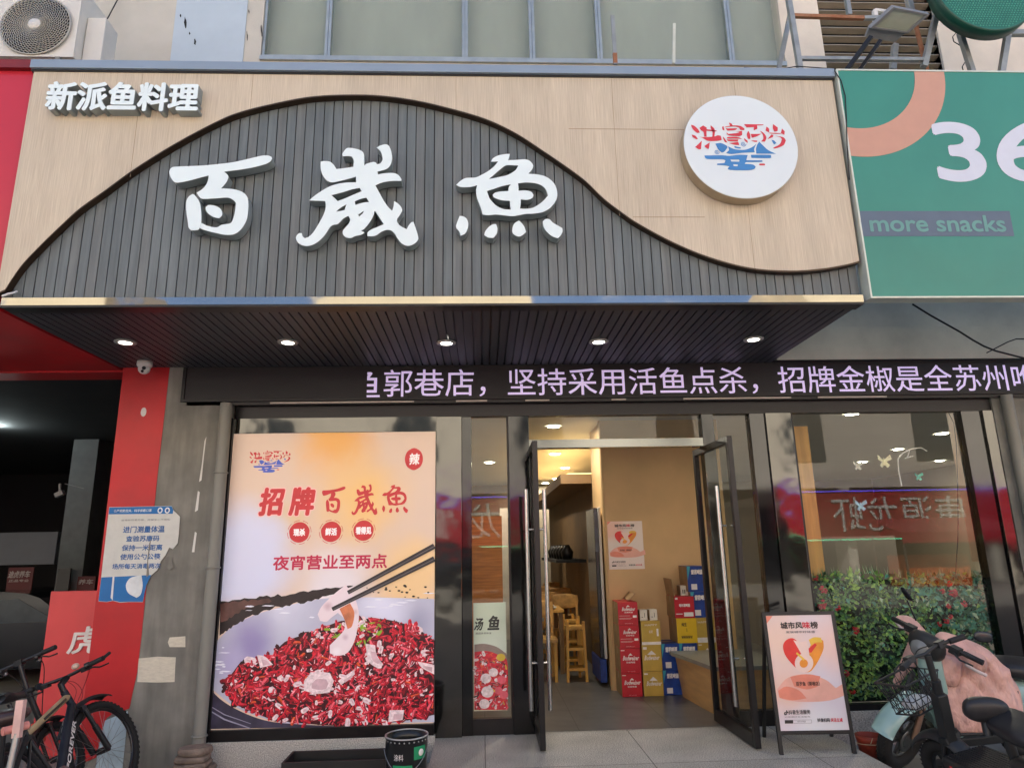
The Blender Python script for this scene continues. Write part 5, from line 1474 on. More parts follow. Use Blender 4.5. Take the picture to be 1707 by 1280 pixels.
m_rose = M('rose_red', (186, 36, 52), .5, var=.2, scale=60)
pr = FP(.10)
for (x, y, r_) in [(1360, 963, 5), (1372, 983, 7), (1370, 1006, 8), (1397, 1013, 5), (1427, 1050, 6), (1412, 1122, 5), (1583, 973, 5), (1571, 984, 5), (1588, 988, 8), (1581, 1011, 5), (1606, 1007, 6), (1585, 1027, 4), (1578, 1034, 5), (1567, 1039, 4), (1421, 1152, 5)]:
    u, v = pr.px(x, y); b = MB(); s = r_ * .0056
    for k in range(16):
        a = rnd.uniform(0, 6.28); tl = rnd.uniform(0, 1.2)
        d = Vector((math.cos(a) * math.sin(tl), -math.cos(tl), math.sin(a) * math.sin(tl)))
        sd = d.cross(Vector((0, 0, 1.01))).normalized(); up = d.cross(sd)
        c = Vector((u, .11, v)) + d * s * .5
        b.add([c, c + d * s * .5 + sd * s * .5, c + d * s * .75, c + d * s * .5 - sd * s * .5, c + up * s * .45 + d * s * .4], [(0, 1, 2), (0, 2, 3), (1, 4, 3)], 0)
    b.build('rose', m_rose, pw)

# butterflies and white twig hanging in the window
pbt = FP(.10)
bt_labels = [((1429, 777), 'small white butterfly ornament, lowest of the pale ones in the big window', (206, 206, 190), 9), ((1473, 770), 'cream butterfly ornament with spread wings beside the white twig', (214, 210, 170), 13), ((1530, 795), 'green butterfly ornament on the right of the white twig', (60, 170, 150), 8), ((1434, 843), 'pale blue butterfly ornament in front of the red reflection', (150, 200, 220), 11)]
for (xy, lab, col, sz) in bt_labels:
    u, v = pbt.px(*xy); s = sz * .0052
    b = MB()
    for sg_ in (-1, 1):
        b.add([(u, .1, v + .3 * s), (u + sg_ * s * .9, .08, v + s), (u + sg_ * s, .075, v + .35 * s), (u + sg_ * .35 * s, .092, v), (u + sg_ * s * .75, .082, v - .5 * s), (u + sg_ * .35 * s, .09, v - .85 * s), (u, .1, v - .3 * s)], [(0, 1, 2, 3), (0, 3, 6), (3, 4, 5, 6)], 0)
    b.tube([(u, .096, v - .5 * s), (u, .096, v + .6 * s)], .004, 6)
    tag(b.build('butterfly_ornament', M('butterfly_%d' % sz, col, .5), None), lab, 'ornament', 'butterfly ornaments in the big window')
b = MB()
b.tube([tuple(W(*p, .12)) for p in [(1503, 810), (1498, 785), (1497, 765), (1505, 755), (1520, 748), (1535, 746), (1545, 752)]], .006, 6)
b.tube([tuple(W(*p, .12)) for p in [(1512, 763), (1516, 752), (1510, 750)]], .005, 6); b.tube([tuple(W(*p, .12)) for p in [(1508, 764), (1522, 760)]], .005, 6)
tag(b.build('white_twig', m_white), 'curved white decorative twig hanging inside the big window', 'ornament')
b = MB(); b.tube([tuple(W(*p, .11)) for p in [(1577, 680), (1590, 705), (1594, 740), (1596, 790), (1597, 850), (1597, 890), (1594, 940), (1593, 962)]], .0035, 5)
tag(b.build('hanging_wire', m_black), 'thin dark wire hanging down inside the big window near the beige post', 'wire')
# ================================================================== things on the ground
m_tyre = M('tyre_rubber', (28, 28, 28), .8, var=.2, scale=30)
m_frameblk = M('frame_black', (24, 24, 26), .35, .1, var=.15, coat=.3)
m_tanpaint = M('frame_tan', (190, 166, 126), .4, .2, var=.06)
m_bluepaint = M('frame_slate', (32, 37, 48), .4, .2, var=.1)
m_alloy = M('alloy', (150, 150, 150), .35, .85, var=.08)
m_rubber = M('black_rubber', (26, 26, 28), .65, var=.15, scale=20)
m_saddle = M('saddle_black', (30, 30, 33), .45, var=.1, scale=8)
m_redcable = M('red_cable', (150, 20, 30), .4)

def pose(x, y, yaw, lean, z=-.17):
    return Matrix.Translation((x, y, z)) @ Matrix.Rotation(R(yaw), 4, 'Z') @ Matrix.Rotation(R(lean), 4, 'X')
def steer(head, ax, a):
    h = Vector(head)
    return Matrix.Translation(h) @ Matrix.Rotation(R(a), 4, Vector(ax)) @ Matrix.Translation(-h)

def knob_tyre(b, c, Rr, r, knobs=True, n=44):
    b.ring(c, (0, 1, 0), Rr - r, r, n, 10, 0)
    if knobs:
        c = Vector(c)
        for k in range(56):
            for s in (-1, 0, 1):
                t = 2 * math.pi * (k + .5 * (s == 0)) / 56
                d = Vector((math.cos(t), 0, math.sin(t))); tg = Vector((-math.sin(t), 0, math.cos(t)))
                p = c + d * (Rr - (.003 if s == 0 else .009)) + Vector((0, s * r * .62, 0))
                b.obox(p, d * .004, tg * .009, Vector((0, .006, 0)), 0)

def wheel(T, c, Rr, r, parent, knobs=True, spokes=28, rimcol=None):
    b = MB(T); knob_tyre(b, c, Rr, r, knobs)
    w = b.build('wheel', m_tyre, parent)
    b = MB(T)
    b.ring(c, (0, 1, 0), Rr - 2 * r - .004, .012, 40, 8, 0)
    c = Vector(c)
    b.cyl(c - Vector((0, .045, 0)), c + Vector((0, .045, 0)), .022, 12)
    b.build('rim', rimcol or m_frameblk, w)
    b = MB(T)
    for k in range(spokes):
        t = 2 * math.pi * k / spokes; s = .03 if k % 2 else -.03
        t2 = t + (.35 if k % 4 < 2 else -.35)
        b.tube([c + Vector((.02 * math.cos(t2), s, .02 * math.sin(t2))), c + Vector(((Rr - 2 * r) * math.cos(t), 0, (Rr - 2 * r) * math.sin(t)))], .0013, 4, 0, caps=False)
    b.build('spokes', m_alloy, w)
    return w

def fender(b, c, Rr, a0, a1, w, mi=0, n=14, thick=.006, crown=.02):
    c = Vector(c); vs = []
    for i in range(n + 1):
        t = R(a0 + (a1 - a0) * i / n); d = Vector((math.cos(t), 0, math.sin(t)))
        for (o, h) in ((-1, 0), (-.6, crown * .8), (0, crown), (.6, crown * .8), (1, 0)):
            vs.append(c + d * (Rr + h) + Vector((0, o * w, 0)))
        for (o, h) in ((1, -thick), (.6, crown * .8 - thick), (0, crown - thick), (-.6, crown * .8 - thick), (-1, -thick)):
            vs.append(c + d * (Rr + h) + Vector((0, o * w, 0)))
    fs = [(i * 10 + k, i * 10 + (k + 1) % 10, (i + 1) * 10 + (k + 1) % 10, (i + 1) * 10 + k) for i in range(n) for k in range(10)]
    b.add(vs, fs + [tuple(range(10)), tuple(n * 10 + k for k in range(9, -1, -1))], mi, True)

def cables(b, T, ends, r=.0025, mi=0):
    for l in ends:
        P = [Vector(p) for p in l]; pts = []
        for i in range(len(P) - 1):
            p0, p1, p2, p3 = P[max(0, i - 1)], P[i], P[i + 1], P[min(len(P) - 1, i + 2)]
            for k in range(6):
                t = k / 6
                pts.append(.5 * (2 * p1 + (p2 - p0) * t + (2 * p0 - 5 * p1 + 4 * p2 - p3) * t * t + (3 * p1 - p0 - 3 * p2 + p3) * t ** 3))
        pts.append(P[-1]); b.tube(pts, r, 5, mi)

# ------------------------------------------------------------------ mountain bike against the pier
def mountain_bike():
    T = pose(-2.60, -1.24, 94, -27)
    S = T @ steer((.44, 0, .8), (-.31, 0, .95), -16)
    t = thing('mountain_bike', 'black mountain bike with tan and slate frame leaning by the red pier', 'bicycle', (-2.60, -1.24, -.17))
    hb, ht, bb, st, rh = (.475, 0, .70), (.43, 0, .84), (0, 0, .30), (-.17, 0, .80), (-.43, 0, .34)
    b = MB(T)
    b.tube([ht, hb], .024, 12, 1)
    b.tube([(.445, 0, .795), (.2, 0, .742), (-.135, 0, .67)], [.024, .023, .018], 12, 0)
    b.tube([(.465, 0, .73), (.3, 0, .585), bb], [.028, .032, .03], 12, 1)
    b.tube([bb, (-.12, 0, .62), st], .017, 10, 2)
    for s in (-1, 1):
        b.tube([bb, (-.2, s * .05, .32), (-.43, s * .062, .34)], .010, 8, 2)
        b.tube([(-.135, s * .02, .65), (-.3, s * .05, .5), (-.43, s * .062, .34)], .009, 8, 2)
    fr = b.build('frame', [m_tanpaint, m_bluepaint, m_frameblk], t)
    b = MB(T)                                                           # stripe on the top tube, lettering on the down tube
    b.bar((.38, .023, .782), (.06, .022, .713), .004, .016, 0); b.bar((.38, -.023, .782), (.06, -.022, .713), .004, .016, 0)
    b.build('stripe', m_frameblk, fr)
    for s in (-1, 1):
        o = T @ Vector((.07, s * .034, .345)); e = T @ Vector((.40, s * .034, .665)); up = T.to_3x3() @ Vector((-.7, 0, .72))
        pl_ = Plane(o, e - o, up)
        b = MB(); L = (e - o).length
        if s < 0: b.text('FOREVER', pl_, .02, -.016, L * .86, .018, .003, 0, .06, 0)
        else:
            pl_ = Plane(e, o - e, up); b.text('FOREVER', pl_, .03, -.016, L * .9, .018, .003, 0, .06, 0)
        b.build('lettering', m_cink, fr)
    # fork and bar turn together
    b = MB(S)
    b.obox((.485, 0, .675), (.02, 0, 0), (0, .07, 0), (0, 0, .018))
    for s in (-1, 1):
        b.tube([(.49, s * .062, .67), (.545, s * .062, .50)], .016, 10); b.tube([(.535, s * .062, .53), (.60, s * .062, .34)], .021, 10)
    b.tube([(.43, 0, .84), (.42, 0, .90)], .02, 10)
    b.bar((.42, 0, .89), (.49, 0, .925), .035, .03)
    b.build('fork', m_frameblk, t)
    b = MB(S)
    b.tube([(.44, .34, .945), (.485, .12, .935), (.49, 0, .928), (.485, -.12, .935), (.44, -.34, .945)], .0125, 10)
    hb_ = b.build('handlebar', m_frameblk, t)
    for s in (-1, 1):
        b = MB(S)
        b.tube([(.448, s * .235, .943), (.437, s * .355, .946)], .0175, 12)
        b.tube([(.437, s * .355, .946), (.50, s * .36, .965)], .012, 8)
        b.build('grip', m_rubber, hb_)
        b = MB(S)
        b.tube([(.47, s * .2, .93), (.52, s * .24, .90), (.50, s * .33, .90)], .006, 8); b.cyl((.455, s * .19, .942), (.463, s * .215, .942), .024, 12)
        b.obox((.48, s * .17, .925), (.02, 0, 0), (0, .03, 0), (0, 0, .014))
        b.build('brake_lever', m_frameblk, hb_)
    b = MB(S); b.blob((.475, -.10, .972), (.026, 0, 0), (0, .026, 0), (0, 0, .022), 14, 8); b.build('bell', M('bell_cream', (206, 180, 160), .3), hb_)
    b = MB(S)
    cables(b, S, [[(.5, .17, .93), (.56, .1, .92), (.56, .02, .82), (.48, .02, .72)], [(.5, -.17, .93), (.58, -.1, .9), (.57, -.02, .8), (.48, -.02, .72)], [(.5, .15, .93), (.6, .06, .88), (.58, .0, .76), (.44, .02, .66)]])
    b.build('cables', m_redcable, t)
    w = wheel(S, (.62, 0, .34), .345, .027, t)
    w2 = wheel(T, rh, .345, .027, t)
    b = MB(S); fender(b, (.62, 0, .34), .375, 62, 148, .045); b.tube([(.50, 0, .66), (.56, 0, .71)], .012, 8); b.build('mudguard', m_rubber, t)
    b = MB(T); fender(b, rh, .40, 70, 150, .05); b.tube([(-.2, 0, .72), (-.36, 0, .745)], .01, 8); b.build('mudguard', m_rubber, t)
    b = MB(T)
    b.tube([(-.165, 0, .79), (-.19, 0, .89)], .0135, 10); b.build('seat_post', m_frameblk, t)
    b = MB(T)
    vs = []; prof = [(-.30, .062, .93), (-.27, .075, .94), (-.2, .066, .925), (-.12, .036, .918), (-.04, .022, .92), (.0, .014, .912)]
    for (x, w_, z) in prof:
        for k in range(10):
            a = 2 * math.pi * k / 10
            vs.append((x, w_ * math.cos(a), z + .024 * math.sin(a)))
    b.add(vs, [(i * 10 + k, i * 10 + (k + 1) % 10, (i + 1) * 10 + (k + 1) % 10, (i + 1) * 10 + k) for i in range(5) for k in range(10)] + [tuple(range(10)), tuple(range(59, 49, -1))], 0, True)
    b.build('saddle', m_saddle, t)
    b = MB(T)
    b.lathe([(.02, -.004), (.09, -.004), (.09, .002), (.02, .002)], (0, -.05, .30), (0, 1, 0), 30); b.lathe([(.02, -.003), (.05, -.003), (.05, .002), (.02, .002)], (-.43, -.05, .34), (0, 1, 0), 24)
    b.tube([(0, -.07, .30), (.12, -.08, .18)], .009, 8); b.tube([(0, .06, .30), (-.12, .07, .42)], .009, 8)
    for (x, y, z) in ((.12, -.12, .18), (-.12, .11, .42)): b.obox((x, y, z), (.045, 0, 0), (0, .04, 0), (0, 0, .009))
    for z0, z1 in ((.388, .388), (.214, .292)): b.tube([(0, -.05, z0), (-.43, -.05, z1)], .004, 5)
    b.build('crankset', m_alloy, t)
mountain_bike()

# ------------------------------------------------------------------ folding bike at the very left
def folding_bike():
    T = pose(-3.111, -1.06, 87, -23)
    S = T @ steer((.5, 0, .55), (-.31, 0, .95), -5)
    t = thing('folding_bike', 'black folding bike with tall stem and knobbly tyre in front of the dark garage', 'bicycle', (-3.111, -1.06, -.17))
    b = MB(T)
    b.tube([(.46, 0, .52), (.25, 0, .44), (0, 0, .36), (-.1, 0, .34)], [.026, .034, .036, .03], 12)
    b.tube([(-.1, 0, .30), (-.17, 0, .62)], .019, 10)
    for s in (-1, 1): b.tube([(-.1, s * .02, .32), (-.4, s * .06, .25)], .010, 8)
    b.tube([(.50, 0, .47), (.47, 0, .57)], .024, 12)
    fr = b.build('frame', m_frameblk, t)
    for s in (-1, 1):
        o = T @ Vector((.36, s * .037, .462)); e = T @ Vector((.06, s * .039, .365)); up = T.to_3x3() @ Vector((-.1, 0, 1))
        pl_ = Plane(o, e - o, up) if s > 0 else Plane(e, o - e, up)
        b = MB(); b.text('FOREVER', pl_, .03, -.02, (e - o).length * .8, .016, .002, 0, .05, 0)
        b.build('lettering', M('pale_teal_ink', (150, 200, 206), .5), fr)
    b = MB(S)
    for s in (-1, 1): b.tube([(.49, s * .05, .50), (.53, s * .055, .25)], .013, 8)
    b.obox((.49, 0, .50), (.018, 0, 0), (0, .06, 0), (0, 0, .015))
    b.tube([(.47, 0, .57), (.425, 0, .78)], .022, 12); b.tube([(.425, 0, .78), (.405, 0, 1.0)], .016, 12); b.tube([(.435, 0, .76), (.43, 0, .80)], .028, 12)
    b.build('stem', m_frameblk, t)
    b = MB(S); b.tube([(.40, .29, 1.0), (.41, 0, 1.0), (.40, -.29, 1.0)], .0125, 10); b.obox((.41, 0, 1.0), (.02, 0, 0), (0, .03, 0), (0, 0, .02)); hb_ = b.build('handlebar', m_frameblk, t)
    for s in (-1, 1):
        b = MB(S); b.tube([(.404, s * .19, 1.0), (.40, s * .30, 1.0)], .018, 12); b.build('grip', m_rubber, hb_)
        b = MB(S); b.tube([(.42, s * .15, .99), (.46, s * .19, .96), (.44, s * .27, .955)], .006, 8); b.cyl((.41, s * .13, .985), (.415, s * .15, .985), .022, 12); b.blob((.425, s * .135, .965), (.016, 0, 0), (0, .016, 0), (0, 0, .016), 10, 6, 1)
        b.build('brake_lever', [m_frameblk, m_alloy], hb_)
    b = MB(S); cables(b, S, [[(.43, .14, .98), (.52, .12, .86), (.50, .05, .66), (.49, .03, .52)], [(.43, -.14, .98), (.5, -.1, .9), (.52, -.02, .7), (.48, .0, .52)]], .0035); b.build('cables', m_rubber, t)
    wheel(S, (.55, 0, .25), .262, .028, t); wheel(T, (-.4, 0, .25), .262, .024, t, False)
    b = MB(T); b.tube([(-.17, 0, .6), (-.22, 0, .86)], .014, 10); b.build('seat_post', m_frameblk, t)
    b = MB(T); b.blob((-.25, 0, .88), (.14, 0, 0), (0, .075, 0), (0, 0, .032), 16, 8, p=2.4); b.build('saddle', m_saddle, t)
    b = MB(S); fender(b, (.55, 0, .25), .285, 60, 150, .04); b.build('mudguard', m_rubber, t)
folding_bike()

# ------------------------------------------------------------------ child's kick scooter, handle up
def kick_scooter():
    Y = -2.25
    a, c, d = W(36, 1166, Y), W(29, 1222, Y - .02), W(12, 1300, Y - .06)
    t = thing('kick_scooter', 'pink and silver child scooter handle sticking up at the left edge by the bikes', 'kick scooter', (d.x, d.y - .1, -.17))
    dr = (d - a).normalized()
    g = Vector((d.x, d.y - .04, -.09)); 
    b = MB(); b.tube([c, d, g], [.017, .017, .02], 12); b.build('column', m_alloy, t)
    b = MB(); b.bar(a, c + dr * .02, .038, .03, 0, (0, 1, 0)); b.build('upper_sleeve', M('sleeve_blush', (214, 176, 166), .45), t)
    b = MB(); p, q = W(4, 1219, Y - .05), W(27, 1213, Y); b.tube([p, q], [.021, .019], 14); b.build('grip', M('grip_pink', (214, 138, 124), .5), t)
    b = MB(); b.tube([q, q + (q - p) * .9], [.019, .021], 14); b.build('grip', MATS['grip_pink'], t)
    b = MB(); b.bar(g + Vector((-.02, .0, .0)), g + Vector((-.3, -.30, .0)), .10, .02); b.build('deck', M('deck_yellow', (190, 170, 30), .5), t)
    for q2 in (g + Vector((0, .05, -.02)), g + Vector((-.33, -.33, -.02))):
        b = MB(); b.ring(q2, (1, -1, 0), .04, .02, 24, 8); b.cyl(q2 - Vector((.014, -.014, 0)), q2 + Vector((.014, -.014, 0)), .03, 14); b.build('wheel', m_tyre, t)
kick_scooter()
# ---- dark saddle of one more bicycle at the frame's edge
def edge_bike():
    Y = -2.0
    p = W(8, 1196, Y)
    t = thing('parked_bicycle', 'bicycle mostly out of frame showing only its brown black saddle at the left edge', 'bicycle', (p.x, p.y, -.17))
    b = MB(); b.blob(p, (.12, .02, .02), (-.02, .09, 0), (0, 0, .045), 18, 10, p=2.4); b.build('saddle', M('saddle_brown', (52, 36, 34), .35, var=.15), t)
    b = MB(); b.tube([p, p + Vector((.0, .03, -.35))], .014, 10); b.build('seat_post', m_frameblk, t)
    T = Matrix.Translation((p.x, p.y, -.17)) @ Matrix.Rotation(R(110), 4, 'Z')
    b = MB(T); b.tube([(.02, 0, .32), (.42, 0, .62), (.5, 0, .66)], .018, 10); b.tube([(.0, 0, .32), (-.4, 0, .30)], .012, 8); b.tube([(.0, 0, .3), (.0, 0, .45)], .018, 10); b.build('frame', m_frameblk, t)
    wheel(T, (.62, 0, .30), .30, .02, t, False); wheel(T, (-.4, 0, .30), .30, .02, t, False)
edge_bike()

# ================================================================== scooters on the right
m_mint = M('mint_paint', (150, 184, 180), .3, var=.04, scale=3, coat=.5)
m_quilt = M('pink_quilt', (212, 168, 156), .5, var=.06, scale=5, bump=1.0, bscale=9, stretch=(1.6, 1, .8), dist=.05)
m_quiltin = M('quilt_lining', (176, 118, 108), .7, var=.06)
m_plastic = M('black_plastic', (34, 36, 37), .5, var=.12, scale=9)
m_mirrorglass = M('mirror_back', (40, 42, 46), .2, var=.2)

def box_wheel(T, c, Rr, w, parent, rimcol=m_plastic):
    b = MB(T); b.ring(c, (0, 1, 0), Rr - w, w, 40, 12, 0)
    c = Vector(c)
    for k in range(40):
        tt_ = 2 * math.pi * k / 40; d = Vector((math.cos(tt_), 0, math.sin(tt_))); tg = Vector((-math.sin(tt_), 0, math.cos(tt_)))
        for s in (-1, 1): b.obox(c + d * (Rr - .004) + Vector((0, s * w * .4, 0)), d * .004, (tg + Vector((0, s * .6, 0))).normalized() * .014, Vector((0, .004, 0)).cross(d) * 0 + tg.cross(d) * .004)
    w_ = b.build('wheel', m_tyre, parent)
    b = MB(T); b.ring(c, (0, 1, 0), Rr - 2 * w - .002, .014, 36, 8)
    b.cyl(c - Vector((0, .05, 0)), c + Vector((0, .05, 0)), .045, 18)
    for k in range(5):
        t1 = 2 * math.pi * k / 5
        b.bar(c + Vector((.03 * math.cos(t1), 0, .03 * math.sin(t1))), c + Vector(((Rr - 2 * w) * math.cos(t1), 0, (Rr - 2 * w) * math.sin(t1))), .03, .02, 0, (0, 1, 0))
    b.lathe([(.05, -.003), (.085, -.003), (.085, .003), (.05, .003)], c + Vector((0, .045, 0)), (0, 1, 0), 24)
    b.build('rim', rimcol, w_)
    return w_

def puffy(outline, pl, thick, name, mat, parent, res=.022, amp=.012, freq=9.0, seed=1, bend=None):
    """padded cloth: an outline in a plane filled with a fine grid, bulging and creased on both sides"""
    from mathutils import noise
    ol = smooth(outline, n=5)
    us = [p[0] for p in ol]; vs_ = [p[1] for p in ol]
    u0, u1, v0, v1 = min(us), max(us), min(vs_), max(vs_)
    nu, nv = int((u1 - u0) / res) + 2, int((v1 - v0) / res) + 2
    def dist(p):
        best = 9
        for i in range(len(ol)):
            a, c = ol[i - 1], ol[i]
            dx, dy = c[0] - a[0], c[1] - a[1]; L = dx * dx + dy * dy
            t = 0 if L == 0 else max(0, min(1, ((p[0] - a[0]) * dx + (p[1] - a[1]) * dy) / L))
            best = min(best, math.hypot(p[0] - a[0] - t * dx, p[1] - a[1] - t * dy))
        return best
    idx = {}; V = []
    for i in range(nu):
        for j in range(nv):
            p = (u0 + (u1 - u0) * i / (nu - 1), v0 + (v1 - v0) * j / (nv - 1))
            if inside(p, ol):
                idx[(i, j)] = len(V); V.append(p)
    F = []
    for (i, j) in list(idx):
        q = [(i, j), (i + 1, j), (i + 1, j + 1), (i, j + 1)]
        if all(k in idx for k in q): F.append([idx[k] for k in q])
    # snap boundary vertices outwards to the outline
    from collections import Counter
    ec = Counter()
    for f in F:
        for k in range(4): ec[tuple(sorted((f[k], f[(k + 1) % 4])))] += 1
    bd = set(v for e, c in ec.items() if c == 1 for v in e)
    for k in bd:
        p = V[k]; best = None
        for i in range(len(ol)):
            a, c = ol[i - 1], ol[i]
            dx, dy = c[0] - a[0], c[1] - a[1]; L = dx * dx + dy * dy
            t = 0 if L == 0 else max(0, min(1, ((p[0] - a[0]) * dx + (p[1] - a[1]) * dy) / L))
            q = (a[0] + t * dx, a[1] + t * dy); d = math.hypot(p[0] - q[0], p[1] - q[1])
            if best is None or d < best[0]: best = (d, q)
        V[k] = best[1]
    fr, bk = [], []
    for k, p in enumerate(V):
        d = 0 if k in bd else dist(p)
        h = thick * math.sqrt(min(1, d / .09)) if d > 0 else 0
        a = noise.noise(Vector((p[0] * freq + p[1] * freq * .5, p[1] * freq * .45, seed)))
        a2 = noise.noise(Vector((p[0] * freq * 2.7 - p[1] * 3, p[1] * freq * 1.9, seed + 5)))
        cr = (abs(a) * 1.6 - .5) * amp + a2 * amp * .4
        k2 = min(1, d / .03)
        bz = bend(p) if bend else 0
        fr.append(pl.pt(p[0], p[1], h + cr * k2 + bz)); bk.append(pl.pt(p[0], p[1], -h * .6 - .004 + bz))
    b = MB()
    n = len(V)
    b.add(fr + bk, F + [[n + i for i in reversed(f)] for f in F] + [[e[0], e[1], n + e[1], n + e[0]] for e, c in ec.items() if c == 1], 0, True)
    o = b.build(name, mat, parent, recalc=True)
    return o

def mint_scooter():
    T = pose(3.741, -.519, 191, -18)
    S = T @ steer((.45, 0, .8), (-.3, 0, .95), 15)
    t = thing('electric_scooter', 'mint electric scooter under a pink quilted wind cover beside the window', 'scooter', (3.741, -.519, -.17))
    b = MB(T)
    sh = [(.50, .02, .95), (.53, .08, .90), (.50, .12, .74), (.44, .13, .55), (.36, .13, .36), (.26, .14, .24)]
    vs = []
    for (x, w_, z) in sh:
        for k in range(9):
            a = -1 + 2 * k / 8
            vs.append((x - .10 * a * a, w_ * a, z))
    for (x, w_, z) in sh:
        for k in range(9):
            a = -1 + 2 * k / 8
            vs.append((x - .04 - .08 * a * a, w_ * .9 * a, z))
    fs = [(i * 9 + k, i * 9 + k + 1, (i + 1) * 9 + k + 1, (i + 1) * 9 + k) for i in range(5) for k in range(8)]
    fs += [tuple(54 + i for i in reversed(f)) for f in fs]
    fs += [(i * 9, (i + 1) * 9, 54 + (i + 1) * 9, 54 + i * 9) for i in range(5)] + [((i + 1) * 9 + 8, i * 9 + 8, 54 + i * 9 + 8, 54 + (i + 1) * 9 + 8) for i in range(5)]
    b.add(vs, fs, 0, True)
    b.build('leg_shield', m_mint, t)
    b = MB(T); b.box(-.30, .34, -.15, .15, .22, .29); b.build('floorboard', m_plastic, t, bevel=.01)
    b = MB(T); b.blob((-.42, 0, .46), (.34, 0, .04), (0, .14, 0), (0, 0, .19), 22, 12, p=2.8); b.build('rear_body', m_mint, t)
    b = MB(T); b.blob((-.46, 0, .72), (.26, 0, .03), (0, .14, 0), (0, 0, .065), 24, 10, p=3); b.build('seat', m_saddle, t)
    b = MB(T); b.blob((-.72, 0, .86), (.05, 0, .02), (0, .12, 0), (0, 0, .10), 18, 10, p=3); b.tube([(-.6, 0, .74), (-.7, 0, .82)], .02, 8); b.build('backrest', m_saddle, t)
    b = MB(S)
    b.blob((.50, 0, .97), (.09, 0, .03), (0, .13, 0), (0, 0, .10), 20, 12, p=2.4); b.build('head_cover', m_plastic, t)
    b = MB(S); b.lathe([(0, .03), (.05, .02), (.072, 0), (.078, -.02), (.07, -.06)], (.585, 0, .965), (1, 0, .2), 24); b.build('headlight', M('headlight_glass', (120, 124, 124), .12, var=.1), t)
    b = MB(S); b.tube([(.40, .33, 1.0), (.45, .15, 1.02), (.47, 0, 1.0), (.45, -.15, 1.02), (.40, -.33, 1.0)], .014, 10); hb_ = b.build('handlebar', m_plastic, t)
    for s in (-1, 1):
        b = MB(S); b.tube([(.412, s * .21, 1.005), (.40, s * .34, 1.0)], .02, 12); b.build('grip', m_rubber, hb_)
        b = MB(S); b.obox((.44, s * .17, 1.01), (.03, 0, 0), (0, .035, 0), (0, 0, .025)); b.tube([(.47, s * .17, 1.0), (.50, s * .24, .985), (.48, s * .32, .98)], .007, 8); b.build('brake_lever', m_plastic, hb_)
    b = MB(S)
    for s in (-1, 1):
        b.obox((.57, s * .06, .56), (.012, 0, .004), (0, .012, 0), (-.05, 0, .12))
        b.tube([(.54, s * .075, .56), (.60, s * .08, .28)], .022, 12, 1)
        b.tube([(.50, s * .06, .72), (.54, s * .075, .56)], .018, 10)
    b.build('fork', [m_plastic, M('copper_fork', (176, 142, 122), .35, .7)], t)
    box_wheel(S, (.62, 0, .25), .25, .052, t, M('rim_grey', (100, 104, 104), .4, .6)); box_wheel(T, (-.55, 0, .23), .23, .05, t)
    b = MB(S); fender(b, (.62, 0, .25), .275, 20, 165, .085, crown=.035, n=20); b.blob((.60, 0, .54), (.10, 0, 0), (0, .085, 0), (0, 0, .07), 18, 10); b.build('mudguard', m_mint, t)
    # mirrors
    for (st, ed_, pt, lab) in (((1527, 1034), (1512, 1000), [(1505, 982), (1507, 981), (1517, 996), (1515, 1001), (1511, 1000)], 'edge-on mirror'), ((1607, 1080), (1628, 1066), None, '')):
        Y = -.62
        mr = MB(); a, c = W(*st, Y), W(*ed_, Y)
        if pt is None:
            mid = W(1606, 1073, Y); mr.tube([a, mid, c], .006, 8)
            e = W(1639, 1061, Y); mr.blob(e, (.075, 0, -.012), (0, .016, 0), (.01, 0, .042), 20, 10, p=2.6)
        else:
            mr.tube([a, c], .006, 8); e = W(1511, 990, Y); mr.blob(e, (.012, .02, 0), (-.01, .03, .0), (-.03, 0, .055), 16, 10, p=2.4)
        mr.build('mirror', m_mirrorglass, t)
    # pink quilted cover: apron, chest flap and two mitts
    plQ1 = Plane((3.7, -.88, .4), (1, -.12, 0), (0, .10, 1))
    ap = [(1570, 1052), (1592, 1058), (1642, 1078), (1672, 1106), (1688, 1117), (1686, 1126), (1700, 1150), (1706, 1190), (1703, 1214), (1645, 1224), (1600, 1222), (1590, 1212), (1576, 1196), (1564, 1172), (1557, 1145), (1555, 1115), (1556, 1085), (1560, 1060)]
    qc = puffy([plQ1.px(*p) for p in ap], plQ1, .07, 'wind_cover', m_quilt, t, res=.016, amp=.05, freq=5.0, seed=2)
    pl2 = Plane((3.7, -.95, .4), (1, -.12, 0), (0, .10, 1))
    puffy([pl2.px(*p) for p in [(1560, 1100), (1575, 1092), (1600, 1094), (1607, 1110), (1602, 1130), (1596, 1146), (1580, 1142), (1562, 1128)]], pl2, .05, 'chest_flap', m_quilt, qc, res=.014, amp=.02, freq=7, seed=4)
    pl3 = Plane((3.7, -1.03, .6), (1, -.12, 0), (0, .10, 1))
    puffy([pl3.px(*p) for p in [(1604, 1094), (1614, 1084), (1630, 1086), (1645, 1096), (1646, 1112), (1640, 1124), (1622, 1116), (1606, 1106)]], pl3, .06, 'hand_mitt', m_quilt, qc, amp=.006, seed=6)
    pl4 = Plane((3.3, -.46, .7), (1, -.12, 0), (0, .10, 1))
    puffy([pl4.px(*p) for p in [(1490, 1034), (1496, 1026), (1512, 1025), (1526, 1032), (1536, 1042), (1545, 1054), (1544, 1068), (1535, 1072), (1522, 1066), (1510, 1052), (1498, 1044)]], pl4, .055, 'hand_mitt', m_quilt, qc, amp=.006, seed=8)
    pl5 = Plane((3.4, -.44, .5), (1, -.12, 0), (0, .10, 1))
    puffy([pl5.px(*p) for p in [(1518, 1062), (1538, 1070), (1548, 1080), (1542, 1100), (1515, 1120), (1492, 1152), (1484, 1146), (1495, 1118), (1508, 1085)]], pl5, .035, 'apron_side', m_quilt, qc, amp=.01, seed=9)
